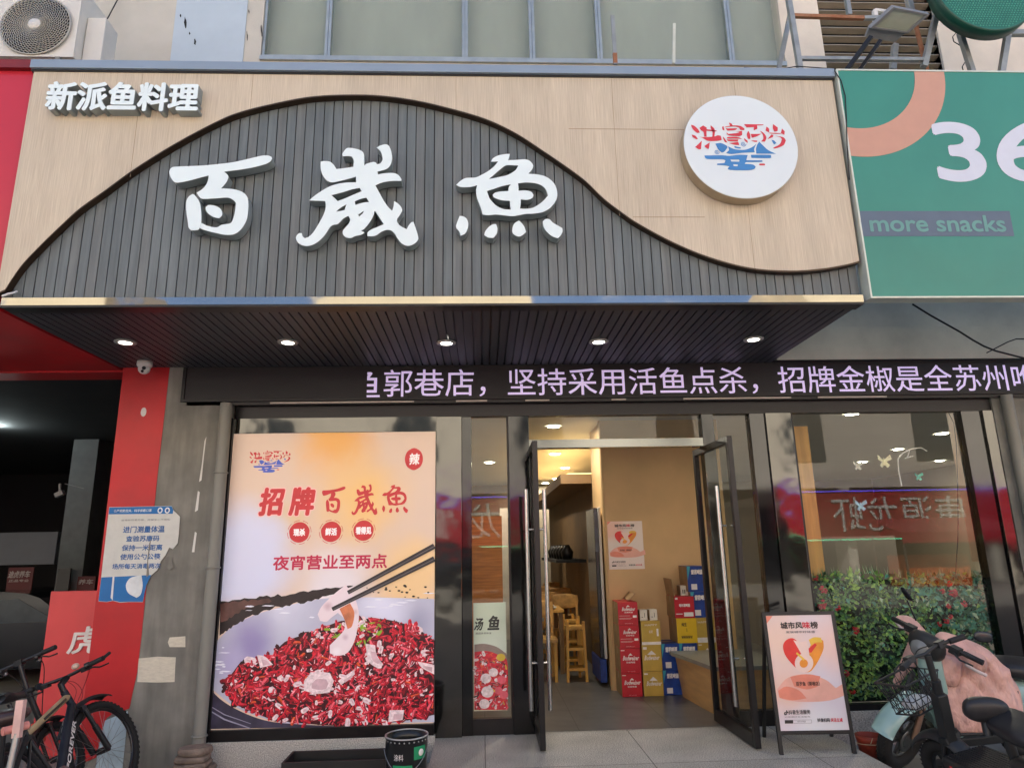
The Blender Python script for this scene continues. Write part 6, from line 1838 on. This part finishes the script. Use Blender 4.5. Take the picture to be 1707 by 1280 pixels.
    b = MB(); b.tube([plQ1.pt(*plQ1.px(*p), .01) for p in [(1590, 1214), (1600, 1224), (1640, 1222), (1694, 1213), (1697, 1190), (1693, 1150)]], .012, 8); b.build('cover_binding', m_plastic, qc)
    b = MB(); b.tube([pl3.pt(*pl3.px(*p), .03) for p in [(1606, 1107), (1622, 1117), (1640, 1125)]], .012, 8); b.tube([pl4.pt(*pl4.px(*p), .03) for p in [(1491, 1036), (1499, 1046), (1512, 1051)]], .010, 8); b.build('cuff', M('cuff_pale', (206, 196, 194), .6), qc)
mint_scooter()

def black_ebike():
    T = pose(3.139, -1.802, 89.5, -12.5)
    S = T @ steer((.36, 0, .6), (-.2, 0, .98), 17)
    t = thing('electric_bike', 'small black electric bike with wire basket and ribbed footboard at the bottom right', 'electric bike', (3.139, -1.802, -.17))
    b = MB(T)
    b.bar((.40, 0, .30), (.30, 0, .72), .07, .09, 0, (1, 0, 0)); b.tube([(.30, 0, .72), (.28, 0, .80)], .03, 12)
    b.bar((.43, 0, .26), (.22, 0, .25), .06, .07)
    b.build('neck_frame', m_plastic, t, bevel=.008)
    b = MB(T); b.box(-.25, .27, -.15, .15, .25, .37)
    bd = b.build('battery_case', m_plastic, t, bevel=.015)
    b = MB(T)
    for k in range(13): b.box(-.24, .255, -.136 + k * .021, -.136 + k * .021 + .013, .372, .377)
    b.build('footboard_ribs', m_rubber, bd)
    o = T @ Vector((.22, .1515, .28)); e = T @ Vector((-.2, .1515, .28))
    pl_ = Plane(o, e - o, T.to_3x3() @ Vector((0, 0, 1)))
    b = MB(); b.prism([[(.03, 0), (.06, 0), (.05, .06), (.02, .06)]], pl_, None, .001, 1); b.prism([[(.065, 0), (.09, 0), (.085, .04), (.06, .04)]], pl_, None, .001, 1); b.text('雅迪', pl_, .10, .01, .17, .045, .001, 0, .05, 0)
    b.build('badge', [m_cink, M('badge_red', (210, 60, 70), .4)], bd)
    b = MB(T); b.tube([(-.22, 0, .33), (-.24, 0, .58)], .028, 12); b.build('seat_post', m_plastic, t)
    b = MB(T); b.blob((-.32, -.03, .645), (.21, 0, .03), (0, .125, 0), (0, 0, .055), 24, 10, p=2.8); b.build('seat', m_saddle, t)
    b = MB(T); b.tube([(-.14, .0, .58), (-.12, 0, .68)], .022, 10); ps = b.build('child_seat_post', m_plastic, t)
    b = MB(); Yb = -2.0
    c0, ca, cb_ = W(1643, 1182, Yb), W(1607, 1180, Yb), W(1681, 1182, Yb)
    b.blob(c0, (cb_ - ca) / 2, (0, .05, .01), (.003, -.01, .068), 26, 12, p=2.7); b.build('child_backrest', m_saddle, ps)
    b = MB(); b.tube([W(1642, 1195, Yb), W(1648, 1226, Yb - .02)], .026, 10); b.build('backrest_stem', m_plastic, ps)
    b = MB(S); b.tube([(.30, 0, .78), (.275, 0, .96)], .022, 12); b.build('stem', m_plastic, t)
    b = MB(S); b.tube([(.22, .29, .985), (.29, .12, .985), (.30, 0, .965), (.29, -.12, .985), (.22, -.29, .985)], .0125, 10); hb_ = b.build('handlebar', m_plastic, t)
    for s in (-1, 1):
        b = MB(S); b.tube([(.25, s * .20, .985), (.215, s * .30, .985)], .019, 12); b.build('grip', m_rubber, hb_)
        b = MB(S); b.tube([(.30, s * .15, .975), (.34, s * .2, .96), (.31, s * .28, .955)], .006, 8); b.obox((.285, s * .15, .985), (.02, 0, 0), (0, .03, 0), (0, 0, .02)); b.build('brake_lever', m_plastic, hb_)
    b = MB(S); cables(b, S, [[(.3, .15, .98), (.40, .1, .94), (.40, .03, .8), (.34, .02, .62)], [(.3, -.15, .98), (.43, -.08, .95), (.42, -.02, .82), (.35, -.02, .62)], [(.3, .12, .98), (.38, .02, .9), (.37, -.03, .7), (.40, -.03, .45)]], .004); b.build('cables', m_rubber, t)
    # wire basket
    b = MB(S)
    def bk(x, y, z): return (x, y, z)
    top4 = [(.40, .16, .80), (.66, .155, .80), (.66, -.155, .80), (.40, -.16, .80)]; bot4 = [(.42, .12, .60), (.62, .115, .58), (.62, -.115, .58), (.42, -.12, .60)]
    def loop(f): return [tuple(Vector(bot4[i]).lerp(Vector(top4[i]), f)) for i in range(4)]
    for f, r_ in ((1, .008), (.72, .003), (.45, .003), (.2, .003), (0, .006)):
        l = loop(f); b.tube(l + [l[0]], r_, 6)
    for i in range(4):
        a0, a1, c0_, c1 = Vector(bot4[i]), Vector(bot4[(i + 1) % 4]), Vector(top4[i]), Vector(top4[(i + 1) % 4])
        for k in range(5):
            f = k / 5
            b.tube([a0.lerp(a1, f), c0_.lerp(c1, min(1, f + .2))], .0028, 5); b.tube([a0.lerp(a1, f + .2), c0_.lerp(c1, f)], .0028, 5)
    for k in range(4): b.tube([Vector(bot4[0]).lerp(Vector(bot4[1]), k / 3), Vector(bot4[3]).lerp(Vector(bot4[2]), k / 3)], .003, 5)
    b.build('basket', m_plastic, t)
    b = MB(S); b.blob((.52, 0, .63), (.08, 0, 0), (0, .09, 0), (0, 0, .035), 16, 8, p=3); b.build('reflector_plate', M('pale_shell', (190, 196, 200), .4), t)
    b = MB(S)
    for s in (-1, 1): b.tube([(.37, s * .05, .42), (.40, s * .062, .34), (.46, s * .065, .20)], .014, 8)
    b.tube([(.34, 0, .52), (.37, 0, .42)], .022, 10); b.obox((.37, 0, .42), (.03, 0, 0), (0, .065, 0), (0, 0, .02)); b.build('fork', m_plastic, t)
    box_wheel(S, (.47, 0, .20), .20, .042, t); box_wheel(T, (-.40, 0, .20), .20, .042, t)
    b = MB(S); fender(b, (.47, 0, .20), .225, 30, 160, .065, crown=.03, n=18); b.build('mudguard', m_plastic, t)
    b = MB(T); b.blob((-.42, 0, .42), (.2, 0, 0), (0, .08, 0), (0, 0, .08), 18, 8, p=3); b.build('rear_case', m_plastic, t)
black_ebike()

# ================================================================== small things along the front
def paint_bucket():
    p = W(678, 1224, -1.0); h0 = -.17; x, y = p.x, -1.0; zt = p.z; r_ = .145
    t = thing('paint_bucket', 'black paint bucket with green and white label in front of the dish poster', 'bucket', (x, y, h0))
    b = MB(); b.lathe([(0, 0), (r_ * .93, 0), (r_ * .95, .12), (r_ * .97, .14), (r_ * .965, .27), (r_ * .985, .30), (r_, .315), (r_, zt - h0 - .012), (r_ + .006, zt - h0 - .004), (r_ + .006, zt - h0), (r_ - .008, zt - h0), (r_ - .012, zt - h0 - .05), (r_ - .016, .03), (0, .03)], (x, y, h0), (0, 0, 1), 48)
    b.build('body', M('bucket_black', (20, 22, 24), .32, var=.25, scale=6), t)
    b = MB()
    for k in range(28):
        a = 2 * math.pi * k / 28
        b.lathe([(0, 0), (.006, 0), (.004, .004), (0, .004)], (x + (r_ + .004) * math.cos(a), y + (r_ + .004) * math.sin(a), zt - .018), (math.cos(a), math.sin(a), 0), 6)
    b.ring((x, y, zt + .001), (0, 0, 1), r_ + .001, .006, 48, 8)
    b.build('crimped_rim', M('rim_worn', (170, 172, 170), .4, .5), t)
    def lab(a0, a1, z0, z1, rr, mat, name):
        b = MB(); n = 12; vs = []
        for i in range(n + 1):
            a = R(a0 + (a1 - a0) * i / n)
            for z in (z0, z1): vs.append((x + rr * math.cos(a), y + rr * math.sin(a), z))
        b.add(vs, [(2 * i, 2 * i + 2, 2 * i + 3, 2 * i + 1) for i in range(n)], 0, True)
        return b.build(name, mat, t)
    mg = M('label_green', (24, 140, 90), .45, var=.05)
    l1 = lab(238, 292, -.17, .105, r_ * .99, M('label_white', (206, 214, 214), .5), 'label')
    lab(238, 292, .085, .106, r_ * .995, mg, 'label_band')
    lab(296, 335, .135, .215, r_ + .002, mg, 'label_band')
    # lettering wrapped on the drum
    def wrap(s, ac, z0, z1, wdeg, mat):
        b = MB(); vs, fs, ed = glyphs(s, 2); xs = [q[0] for q in vs]; ys = [q[1] for q in vs]
        pts = []
        for q in vs:
            a = R(ac - wdeg / 2 + wdeg * (q[0] - min(xs)) / (max(xs) - min(xs))); zz_ = z0 + (z1 - z0) * (q[1] - min(ys)) / (max(ys) - min(ys))
            pts.append((x + (r_ + .004) * math.cos(a), y + (r_ + .004) * math.sin(a), zz_))
        b.add(pts, fs, 0); b.build('lettering', mat, t)
    wrap('涂料', 255, .135, .175, 26, m_cink)
    wrap('新', 245, .05, .075, 8, M('label_ink', (60, 90, 90), .5)); wrap('内墙', 280, .0, .06, 14, M('label_ink', (60, 90, 90), .5))
    b = MB(); a = R(318)
    b.lathe([(0, 0), (.022, 0), (.022, .001), (0, .001)], (x + (r_ + .002) * math.cos(a), y + (r_ + .002) * math.sin(a), .175), (math.cos(a), math.sin(a), 0), 18); b.build('label_dot', m_cink, t)
    b = MB(); pts = [(x + (r_ + .012) * math.cos(R(k)), y + (r_ + .012) * math.sin(R(k)), .19 - .13 * math.sin(R((k - 200) / 140 * 180))) for k in range(200, 341, 10)]
    b.tube(pts, .0025, 6); b.build('handle', m_alloy, t)
paint_bucket()

t = thing('planter_trough', 'long empty black trough on the ground below the dish poster', 'planter', (-1.1, -.62, -.17))
tx0, tx1, ty0, ty1 = W(470, 1259, -.75).x, -.46, -.76, -.46
b = MB(); zt = .045
b.box(tx0, tx1, ty0, ty0 + .02, -.168, zt); b.box(tx0, tx1, ty1 - .02, ty1, -.168, zt); b.box(tx0, tx0 + .02, ty0 + .02, ty1 - .02, -.168, zt); b.box(tx1 - .02, tx1, ty0 + .02, ty1 - .02, -.168, zt); b.box(tx0 + .02, tx1 - .02, ty0 + .02, ty1 - .02, -.168, -.10)
b.build('body', M('trough_black', (26, 26, 26), .6, var=.15, scale=5), t, bevel=.003)

# pile of rough stone slabs at the foot of the rain pipe
from mathutils import noise as _noise
m_stone = M('rough_stone', (126, 112, 100), .9, var=.2, scale=8, bump=.8, bscale=30, dist=.01)
z = -.17
sc = W(324, 1262, -.33)
labs = ['lowest stone slab of the pile at the foot of the rain pipe', 'second stone slab from the ground in the pile by the rain pipe', 'third stone slab from the ground in the pile by the rain pipe', 'fourth stone slab from the ground in the pile by the rain pipe', 'topmost stone slab of the pile by the rain pipe']
for k in range(5):
    b = MB(); h = .042 + .01 * math.sin(k * 2.1)
    n = 18; vs = []
    for lv in range(4):
        zz_ = z + h * lv / 3
        for i in range(n):
            a = 2 * math.pi * i / n
            rx = .155 - .010 * k + .02 * _noise.noise(Vector((math.cos(a) * 1.3, math.sin(a) * 1.3, k * 3.1))); ry = rx * .8
            q = .92 if lv in (0, 3) else 1.0 + .03 * _noise.noise(Vector((a * 2, lv, k)))
            c_, s_ = math.cos(a), math.sin(a)
            sq = 1 / max(.75, (abs(c_) ** 4 + abs(s_) ** 4) ** .25)
            vs.append((sc.x + .012 * math.sin(k * 1.7) + rx * q * c_ * sq, sc.y + .01 * math.cos(k) + ry * q * s_ * sq, zz_ + .006 * _noise.noise(Vector((a, lv, k * 2.0)))))
    fs = [(l * n + i, l * n + (i + 1) % n, (l + 1) * n + (i + 1) % n, (l + 1) * n + i) for l in range(3) for i in range(n)] + [tuple(reversed(range(n))), tuple(range(3 * n, 4 * n))]
    b.add(vs, fs)
    tag(b.build('stone_slab', m_stone), labs[k], 'stone', 'stone slabs piled by the rain pipe')
    z += h + .004

# red clay pot behind the scooter wheel
p = W(1449, 1224, -.52); x, y = p.x, -.52
t = thing('clay_pot', 'red brown clay pot tied with string between the A board and the mint scooter', 'pot', (x, y, -.17))
b = MB(); H_ = p.z + .17; b.lathe([(0, 0), (.075, 0), (.095, H_ * .8), (.10, H_ * .82), (.105, H_), (.092, H_), (.085, H_ * .8), (.06, .04), (0, .04)], (x, y, -.17), (0, 0, 1), 32)
b.build('body', M('terracotta', (150, 58, 40), .5, var=.15, scale=5), t)
b = MB(); b.ring((x, y, -.17 + H_ * .72), (0, .1, 1), .097, .003, 32, 6); b.tube([(x - .03, y - .10, p.z), (x - .05, y - .098, -.0)], .0025, 5); b.build('string', M('string', (190, 180, 150), .8), t)
# ================================================================== above the signs
YAC = -1.0
a, c = W(-40, 96, YAC), W(122, 96, YAC)
top_ = W(122, -60, YAC).z
t = thing('air_conditioner', 'white outdoor air conditioner with round fan guard above the red sign', 'air conditioner', ((a.x + c.x) / 2, YAC + .2, a.z))
AX0, AX1, AZ0, AZ1 = c.x - .92, c.x, c.z, c.z + .74
m_acw = M('ac_casing', (206, 204, 196), .45, var=.03, scale=4)
b = MB(); b.box(AX0, AX1, YAC + .01, YAC + .36, AZ0, AZ1); b.build('casing', m_acw, t, bevel=.012)
b = MB(); b.box(AX0 - .0, AX1 - .0, YAC - .004, YAC + .009, AZ0, AZ0 + .02); b.box(AX1 - .02, AX1, YAC - .004, YAC + .009, AZ0 + .02, AZ1); b.build('front_lip', m_acw, t)
fc = W(58, 41, YAC - .02)
fr_ = W(115, 41, YAC - .02).x - fc.x
b = MB(); b.lathe([(0, 0), (fr_, 0)], (fc.x, YAC + .006, fc.z), (0, -1, 0), 40, 0, False); fan = b.build('fan_recess', m_dark, t)
b = MB()
for k in range(13):
    b.ring((fc.x, YAC - .012 - .012 * (1 - (k / 12) ** 2), fc.z), (0, 1, 0), fr_ * (.26 + .74 * k / 12), .0028, 44, 5)
for k in range(48):
    a0 = 2 * math.pi * k / 48; pts = []
    for i in range(9):
        q = i / 8; rr = fr_ * (.18 + .84 * q); aa = a0 + 1.3 * q
        pts.append((fc.x + rr * math.cos(aa), YAC - .016 - .012 * (1 - q * q), fc.z + rr * math.sin(aa)))
    b.tube(pts, .0026, 5, caps=False)
b.ring((fc.x, YAC - .01, fc.z), (0, 1, 0), fr_ * 1.02, .008, 56, 8)
b.build('fan_guard', M('guard_grey', (170, 168, 158), .4, .3, var=.05), t)
b = MB(); b.lathe([(0, .012), (fr_ * .16, .010), (fr_ * .19, 0), (fr_ * .19, -.01)], (fc.x, YAC - .026, fc.z), (0, -1, 0), 28); b.build('hub_cap', m_acw, t)
# side piece with the pipe cover
pv = MB(); pv.box(c.x + .006, c.x + .17, YAC + .10, YAC + .30, AZ0 - .02, AZ0 + .5); pv.build('side_cover', m_acw, t, bevel=.008)
b = MB(); b.tube([W(120, 86, YAC + .05), W(150, 70, YAC + .2), W(180, 30, -.2), W(196, 0, -.05), W(205, -30, -.02)], .006, 6); b.build('drain_hose', m_rubber, t)
b = MB(); b.bar((AX0 + .1, YAC - .02, AZ0 - .03), (AX0 + .1, .0, AZ0 - .03), .04, .04); b.bar((AX1 - .12, YAC - .02, AZ0 - .03), (AX1 - .12, .0, AZ0 - .03), .04, .04); b.build('bracket', m_grey, t)

# rusty steel frame that carried the signs
m_galv = M('galvanised', (150, 154, 152), .45, .5, var=.1, scale=6)
m_rust = M('rusty_steel', (140, 82, 50), .8, .1, var=.25, scale=9, col2=(160, 120, 92))
fr = thing('steel_frame', 'galvanised and rusty steel framework standing on top of the green sign', 'steel frame', (4.2, -1.0, 5.18))
Y1, Y2 = -1.0, -.9
def beam(p, q, w_, mat, y0=Y1, y1=None):
    MB().bar(W(*p, y0), W(*q, y0 if y1 is None else y1), w_, w_, 0, (0, 1, 0)).build('beam', mat, fr, bevel=.002)
beam((1313, -10), (1334, 118), .045, m_galv); beam((1318, 20), (1298, 116), .04, m_galv, Y2 + .08, Y2 + .08)
beam((1320, 27), (1440, 31), .034, m_rust); beam((1328, 98), (1540, 100), .034, m_galv)
beam((1410, -10), (1416, 26), .04, m_galv, Y2, Y2); beam((1440, 31), (1470, 30), .034, m_galv)
beam((1562, 20), (1540, 112), .05, m_galv); beam((1512, -10), (1524, 40), .05, m_galv, Y2, Y2); beam((1526, 40), (1545, 118), .03, m_rust, Y2, Y2)
beam((1600, 55), (1624, 130), .045, m_galv, Y1 + .02, Y1 + .02); beam((1684, 30), (1668, 130), .05, m_galv); beam((1610, 56), (1720, 56), .05, m_galv, Y1 + .03, Y1 + .03)
beam((1492, 75), (1488, 118), .05, m_galv, Y2 + .05, Y2 + .05); beam((1458, 18), (1460, 42), .04, m_white, Y2, Y2); beam((1458, 18), (1490, 22), .03, m_white, Y2, Y2)
b = MB(); b.tube([W(*p, -.6) for p in [(1594, 55), (1588, 62), (1590, 70), (1600, 76)]], .005, 6); b.tube([W(*p, -.6) for p in [(1608, 105), (1604, 112), (1606, 120)]], .005, 6); b.build('loose_wire', m_rubber, fr)

# floodlight on its arm
YF = -1.35
t = thing('floodlight', 'grey square floodlight tilted on a long arm above the green sign', 'floodlight', tuple(W(1430, 116, YF)))
c4 = [W(1489, 12, YF - .1), W(1549, 24, YF - .1), W(1512, 54, YF + .06), W(1450, 47, YF + .06)]
e1 = (c4[1] - c4[0]); e2 = (c4[3] - c4[0]); nrm = e1.cross(e2).normalized()
if nrm.dot(CAM - c4[0]) < 0: nrm = -nrm
m_flood = M('flood_grey', (126, 128, 130), .45, .3, var=.06)
o3 = c4[0]; u_ = e1.normalized(); v_ = (e2 - u_ * e2.dot(u_)).normalized()
plFl = Plane(o3, u_, v_)
if plFl.n.dot(CAM - o3) < 0: plFl = Plane(o3, v_, u_)
q4 = [((p - o3).dot(plFl.u), (p - o3).dot(plFl.v)) for p in c4]
cen = (sum(q[0] for q in q4) / 4, sum(q[1] for q in q4) / 4)
def shr(f): return [(cen[0] + (q[0] - cen[0]) * f, cen[1] + (q[1] - cen[1]) * f) for q in q4]
b = MB(); b.prism([q4], plFl, -.06, -.003); b.prism([q4, shr(.84)], plFl, -.003, .012); b.build('housing', m_flood, t)
b = MB(); b.prism([shr(.84)], plFl, -.002, .002); b.build('lens', M('flood_glass', (150, 156, 142), .12, var=.05, scale=3), t)
b = MB(); b.prism([[plFl.px(*p) for p in [(1450, 48), (1512, 55), (1493, 72), (1444, 64)]]], plFl, -.07, -.02); b.build('driver_box', m_flood, t)
b = MB(); b.bar(W(1452, 62, YF), W(1408, 122, YF + .1), .035, .035); b.bar(W(1468, 68, YF + .05), W(1430, 122, YF + .15), .03, .03); b.build('arm', m_black, t)

# round green sign
YD = -1.25
cc_ = W(1642, -22, YD); rr_ = cc_.z - W(1642, 52, YD).z
t = thing('round_green_sign', 'round dotted green sign on steel posts above the green shop sign', 'round sign', (cc_.x, YD, 5.3))
b = MB(); b.lathe([(0, -.12), (rr_, -.12), (rr_ + .004, .0), (rr_ - .012, .006)], (cc_.x, YD, cc_.z), (0, -1, 0), 64); b.build('drum', M('sign_dark_green', (10, 70, 56), .4, var=.08), t)
b = MB(); b.lathe([(rr_ - .012, .004), (0, .004)], (cc_.x, YD, cc_.z), (0, -1, 0), 64, 0, False); face = b.build('face', M('sign_green', (26, 104, 88), .45, var=.06), t)
b = MB()
n = int(rr_ * 2 / .026)
for i in range(n):
    for j in range(n):
        x = (i - n / 2 + .25 + .5 * (j % 2)) * .026; z = (j - n / 2) * .0235
        if x * x + z * z < (rr_ - .03) ** 2: b.lathe([(.0075, 0), (.004, .005), (0, .006)], (cc_.x + x, YD - .0045, cc_.z + z), (0, -1, 0), 6)
b.build('dots', M('sign_green_dots', (70, 150, 130), .4), face)

# broken bracket bars standing on the capping of the slatted sign
for (p, q, w_, mat, lab) in (((1021, 27), (1026, 108), .03, m_galv, 'bent galvanised bar standing up before the upper windows, left of the shorter one'), ((1124, 40), (1123, 106), .022, M('pale_bar', (196, 200, 190), .5), 'shorter pale upright bar on top of the slatted sign')):
    t = thing('metal_bar', lab, 'bar', tuple(W(*q, YA + .1)), 'stray bars on top of the fascia sign')
    a_ = W(*p, YA + .1); c_ = W(*q, YA + .1)
    MB().bar(a_, c_, w_, w_ * .6, 0, (0, 1, 0)).build('bar', mat, t)
    MB().bar(c_.lerp(a_, .02), c_.lerp(a_, .22), w_ * 1.08, w_ * .7, 0, (0, 1, 0)).build('rusty_foot', m_rust if w_ > .025 else mat, t)
b = MB(); b.tube([W(*p, -.8) for p in [(1521, 507), (1550, 525), (1600, 553), (1622, 567), (1640, 577), (1660, 585), (1707, 597)]], .008, 6)
tag(b.build('overhead_cable', m_rubber), 'black cable sagging under the neighbour canopy above the led board', 'cable')
b = MB(); b.tube([W(*p, -.3) for p in [(1645, 588), (1680, 570), (1694, 565), (1720, 565)]], .006, 6)
tag(b.build('overhead_cable', m_rubber), 'short thin cable crossing the longer one at the far right under the canopy', 'cable')
b = MB(); b.tube([W(*p, YG - .01) for p in [(1391, 118), (1402, 135), (1409, 160), (1411, 200), (1412, 240), (1416, 300)]], .004, 6)
tag(b.build('sign_cable', m_rubber), 'thin dark cable hanging down over the corner of the green sign', 'cable')
b = MB(); b.tube([W(*p, YA - .06) for p in [(1240, 113), (1290, 117), (1330, 111), (1385, 115)]], .004, 6)
tag(b.build('loose_wire', m_rubber), 'loose black wire lying along the capping beside the green sign', 'wire')

# ================================================================== things in the garage to the left
t = thing('tiger_board', 'pale red standing board with white character 虎 behind the red pier', 'standing sign', (-3.7, .32, -.17))
b = MB(); b.box(-3.87, -3.27, .30, .36, -.16, 1.215); b.build('panel', M('board_red', (216, 72, 74), .35, var=.04, scale=2), t, bevel=.004)
pq = FP(.298); p, q = pq.px(112, 1089), pq.px(152, 1044)
b = MB(); b.text('虎', pq, p[0], p[1], q[0] + .09, q[1], .0, .012, .02, 0, .12); b.build('lettering', m_cink, t)
b = MB(); u0, v0 = pq.px(78, 1209); u1, v1 = pq.px(110, 1205); b.rect(pq, -3.868, v0, -3.3, v1, 0, .002); b.build('white_line', m_cink, t)
def gar(name, x0, y0, x1, y1, Y, mat, label, cat, d=.05, words=None, ink=None):
    pl = FP(Y); p, q = pl.px(x0, y1), pl.px(x1, y0)
    t = thing(name, label, cat, ((p[0] + q[0]) / 2, Y, p[1]))
    MB().rect(pl, p[0], p[1], q[0], q[1], -d, 0).build('panel', mat, t)
    if words:
        b = MB()
        for (s, a0, b0, a1, b1) in words:
            w0, w1 = pl.px(a0, b1), pl.px(a1, b0); b.text(s, pl, w0[0], w0[1], w1[0], w1[1], .002, 0, .03, 0, .15)
        b.build('lettering', ink, t)
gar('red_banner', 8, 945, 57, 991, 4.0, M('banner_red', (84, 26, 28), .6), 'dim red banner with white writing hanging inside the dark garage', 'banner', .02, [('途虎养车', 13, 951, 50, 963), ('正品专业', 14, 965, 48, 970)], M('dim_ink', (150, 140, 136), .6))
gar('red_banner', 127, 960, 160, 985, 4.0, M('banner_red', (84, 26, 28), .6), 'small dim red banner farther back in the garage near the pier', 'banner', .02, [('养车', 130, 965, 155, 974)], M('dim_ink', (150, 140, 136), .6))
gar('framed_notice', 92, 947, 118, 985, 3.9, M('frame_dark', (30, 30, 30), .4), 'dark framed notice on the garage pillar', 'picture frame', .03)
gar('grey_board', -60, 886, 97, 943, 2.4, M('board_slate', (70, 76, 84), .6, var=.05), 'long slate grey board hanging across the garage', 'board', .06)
t = thing('garage_pillar', 'grey square pillar inside the dark garage', 'pillar', (-5.2, 4.5, -.17))
b = MB(); x0, x1 = FP(4).px(100, 900)[0], FP(4).px(143, 900)[0]; b.box(x0, x1, 4.02, 4.6, -.17, 3.2); b.build('shaft', M('pillar_grey', (96, 98, 98), .8), t)
p = W(98, 815, 1.6)
t = thing('garage_camera', 'small grey bullet camera on a bracket in the dark garage', 'security camera', tuple(p))
b = MB(); b.bar(W(93, 826, 1.6), W(106, 820, 1.6), .05, .05); b.build('body', M('camera_grey', (120, 122, 124), .4), t)
b = MB(); b.bar(W(100, 806, 1.6), W(100, 820, 1.6), .02, .02); b.tube([W(108, 806, 1.6), W(140, 814, 1.6)], .004, 5); b.build('bracket', MATS['camera_grey'], t)
p = W(-4, 704, 3.0)
t = thing('garage_lamp', 'glowing white lamp in the dark garage at the left edge', 'lamp', tuple(p))
b = MB(); b.blob(p, (.17, 0, 0), (0, .1, 0), (0, 0, .05), 18, 8); b.build('glass', M_emit('garage_glow', (220, 250, 250), 1.4), t)
b = MB(); b.tube([p + Vector((0, 0, .04)), (p.x, p.y, 3.2)], .01, 6); b.build('rod', m_black, t)
lamp('POINT', p + Vector((0, 0, -.12)), 8, (.85, 1, 1), .1, t)
# dark parked car deep in the garage
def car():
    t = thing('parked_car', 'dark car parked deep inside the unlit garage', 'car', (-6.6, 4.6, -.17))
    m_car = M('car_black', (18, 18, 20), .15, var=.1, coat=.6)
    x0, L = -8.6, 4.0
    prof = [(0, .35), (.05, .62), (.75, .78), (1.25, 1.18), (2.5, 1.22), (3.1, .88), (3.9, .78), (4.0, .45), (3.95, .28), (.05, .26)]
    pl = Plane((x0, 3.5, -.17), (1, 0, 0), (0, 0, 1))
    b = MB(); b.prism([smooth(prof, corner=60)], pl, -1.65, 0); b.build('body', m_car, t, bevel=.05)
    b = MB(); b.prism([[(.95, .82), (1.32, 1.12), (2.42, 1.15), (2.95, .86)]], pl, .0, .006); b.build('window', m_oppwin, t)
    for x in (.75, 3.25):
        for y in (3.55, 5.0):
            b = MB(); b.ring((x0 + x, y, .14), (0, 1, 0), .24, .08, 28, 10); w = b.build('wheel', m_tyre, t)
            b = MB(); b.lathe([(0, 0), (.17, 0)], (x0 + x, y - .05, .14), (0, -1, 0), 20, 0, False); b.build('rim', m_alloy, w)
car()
# orange board behind the bikes
p0, p1 = FP(.1).px(50, 1235), FP(.1).px(80, 1205)
t = thing('orange_board', 'small coral red board leaning low at the garage edge behind the bikes', 'board', ((p0[0] + p1[0]) / 2, .1, p0[1]))
MB().prism([[FP(.1).px(*q) for q in [(52, 1206), (76, 1210), (72, 1236), (48, 1242)]]], FP(.1), -.03, 0).build('panel', M('coral_board', (226, 96, 72), .5), t)
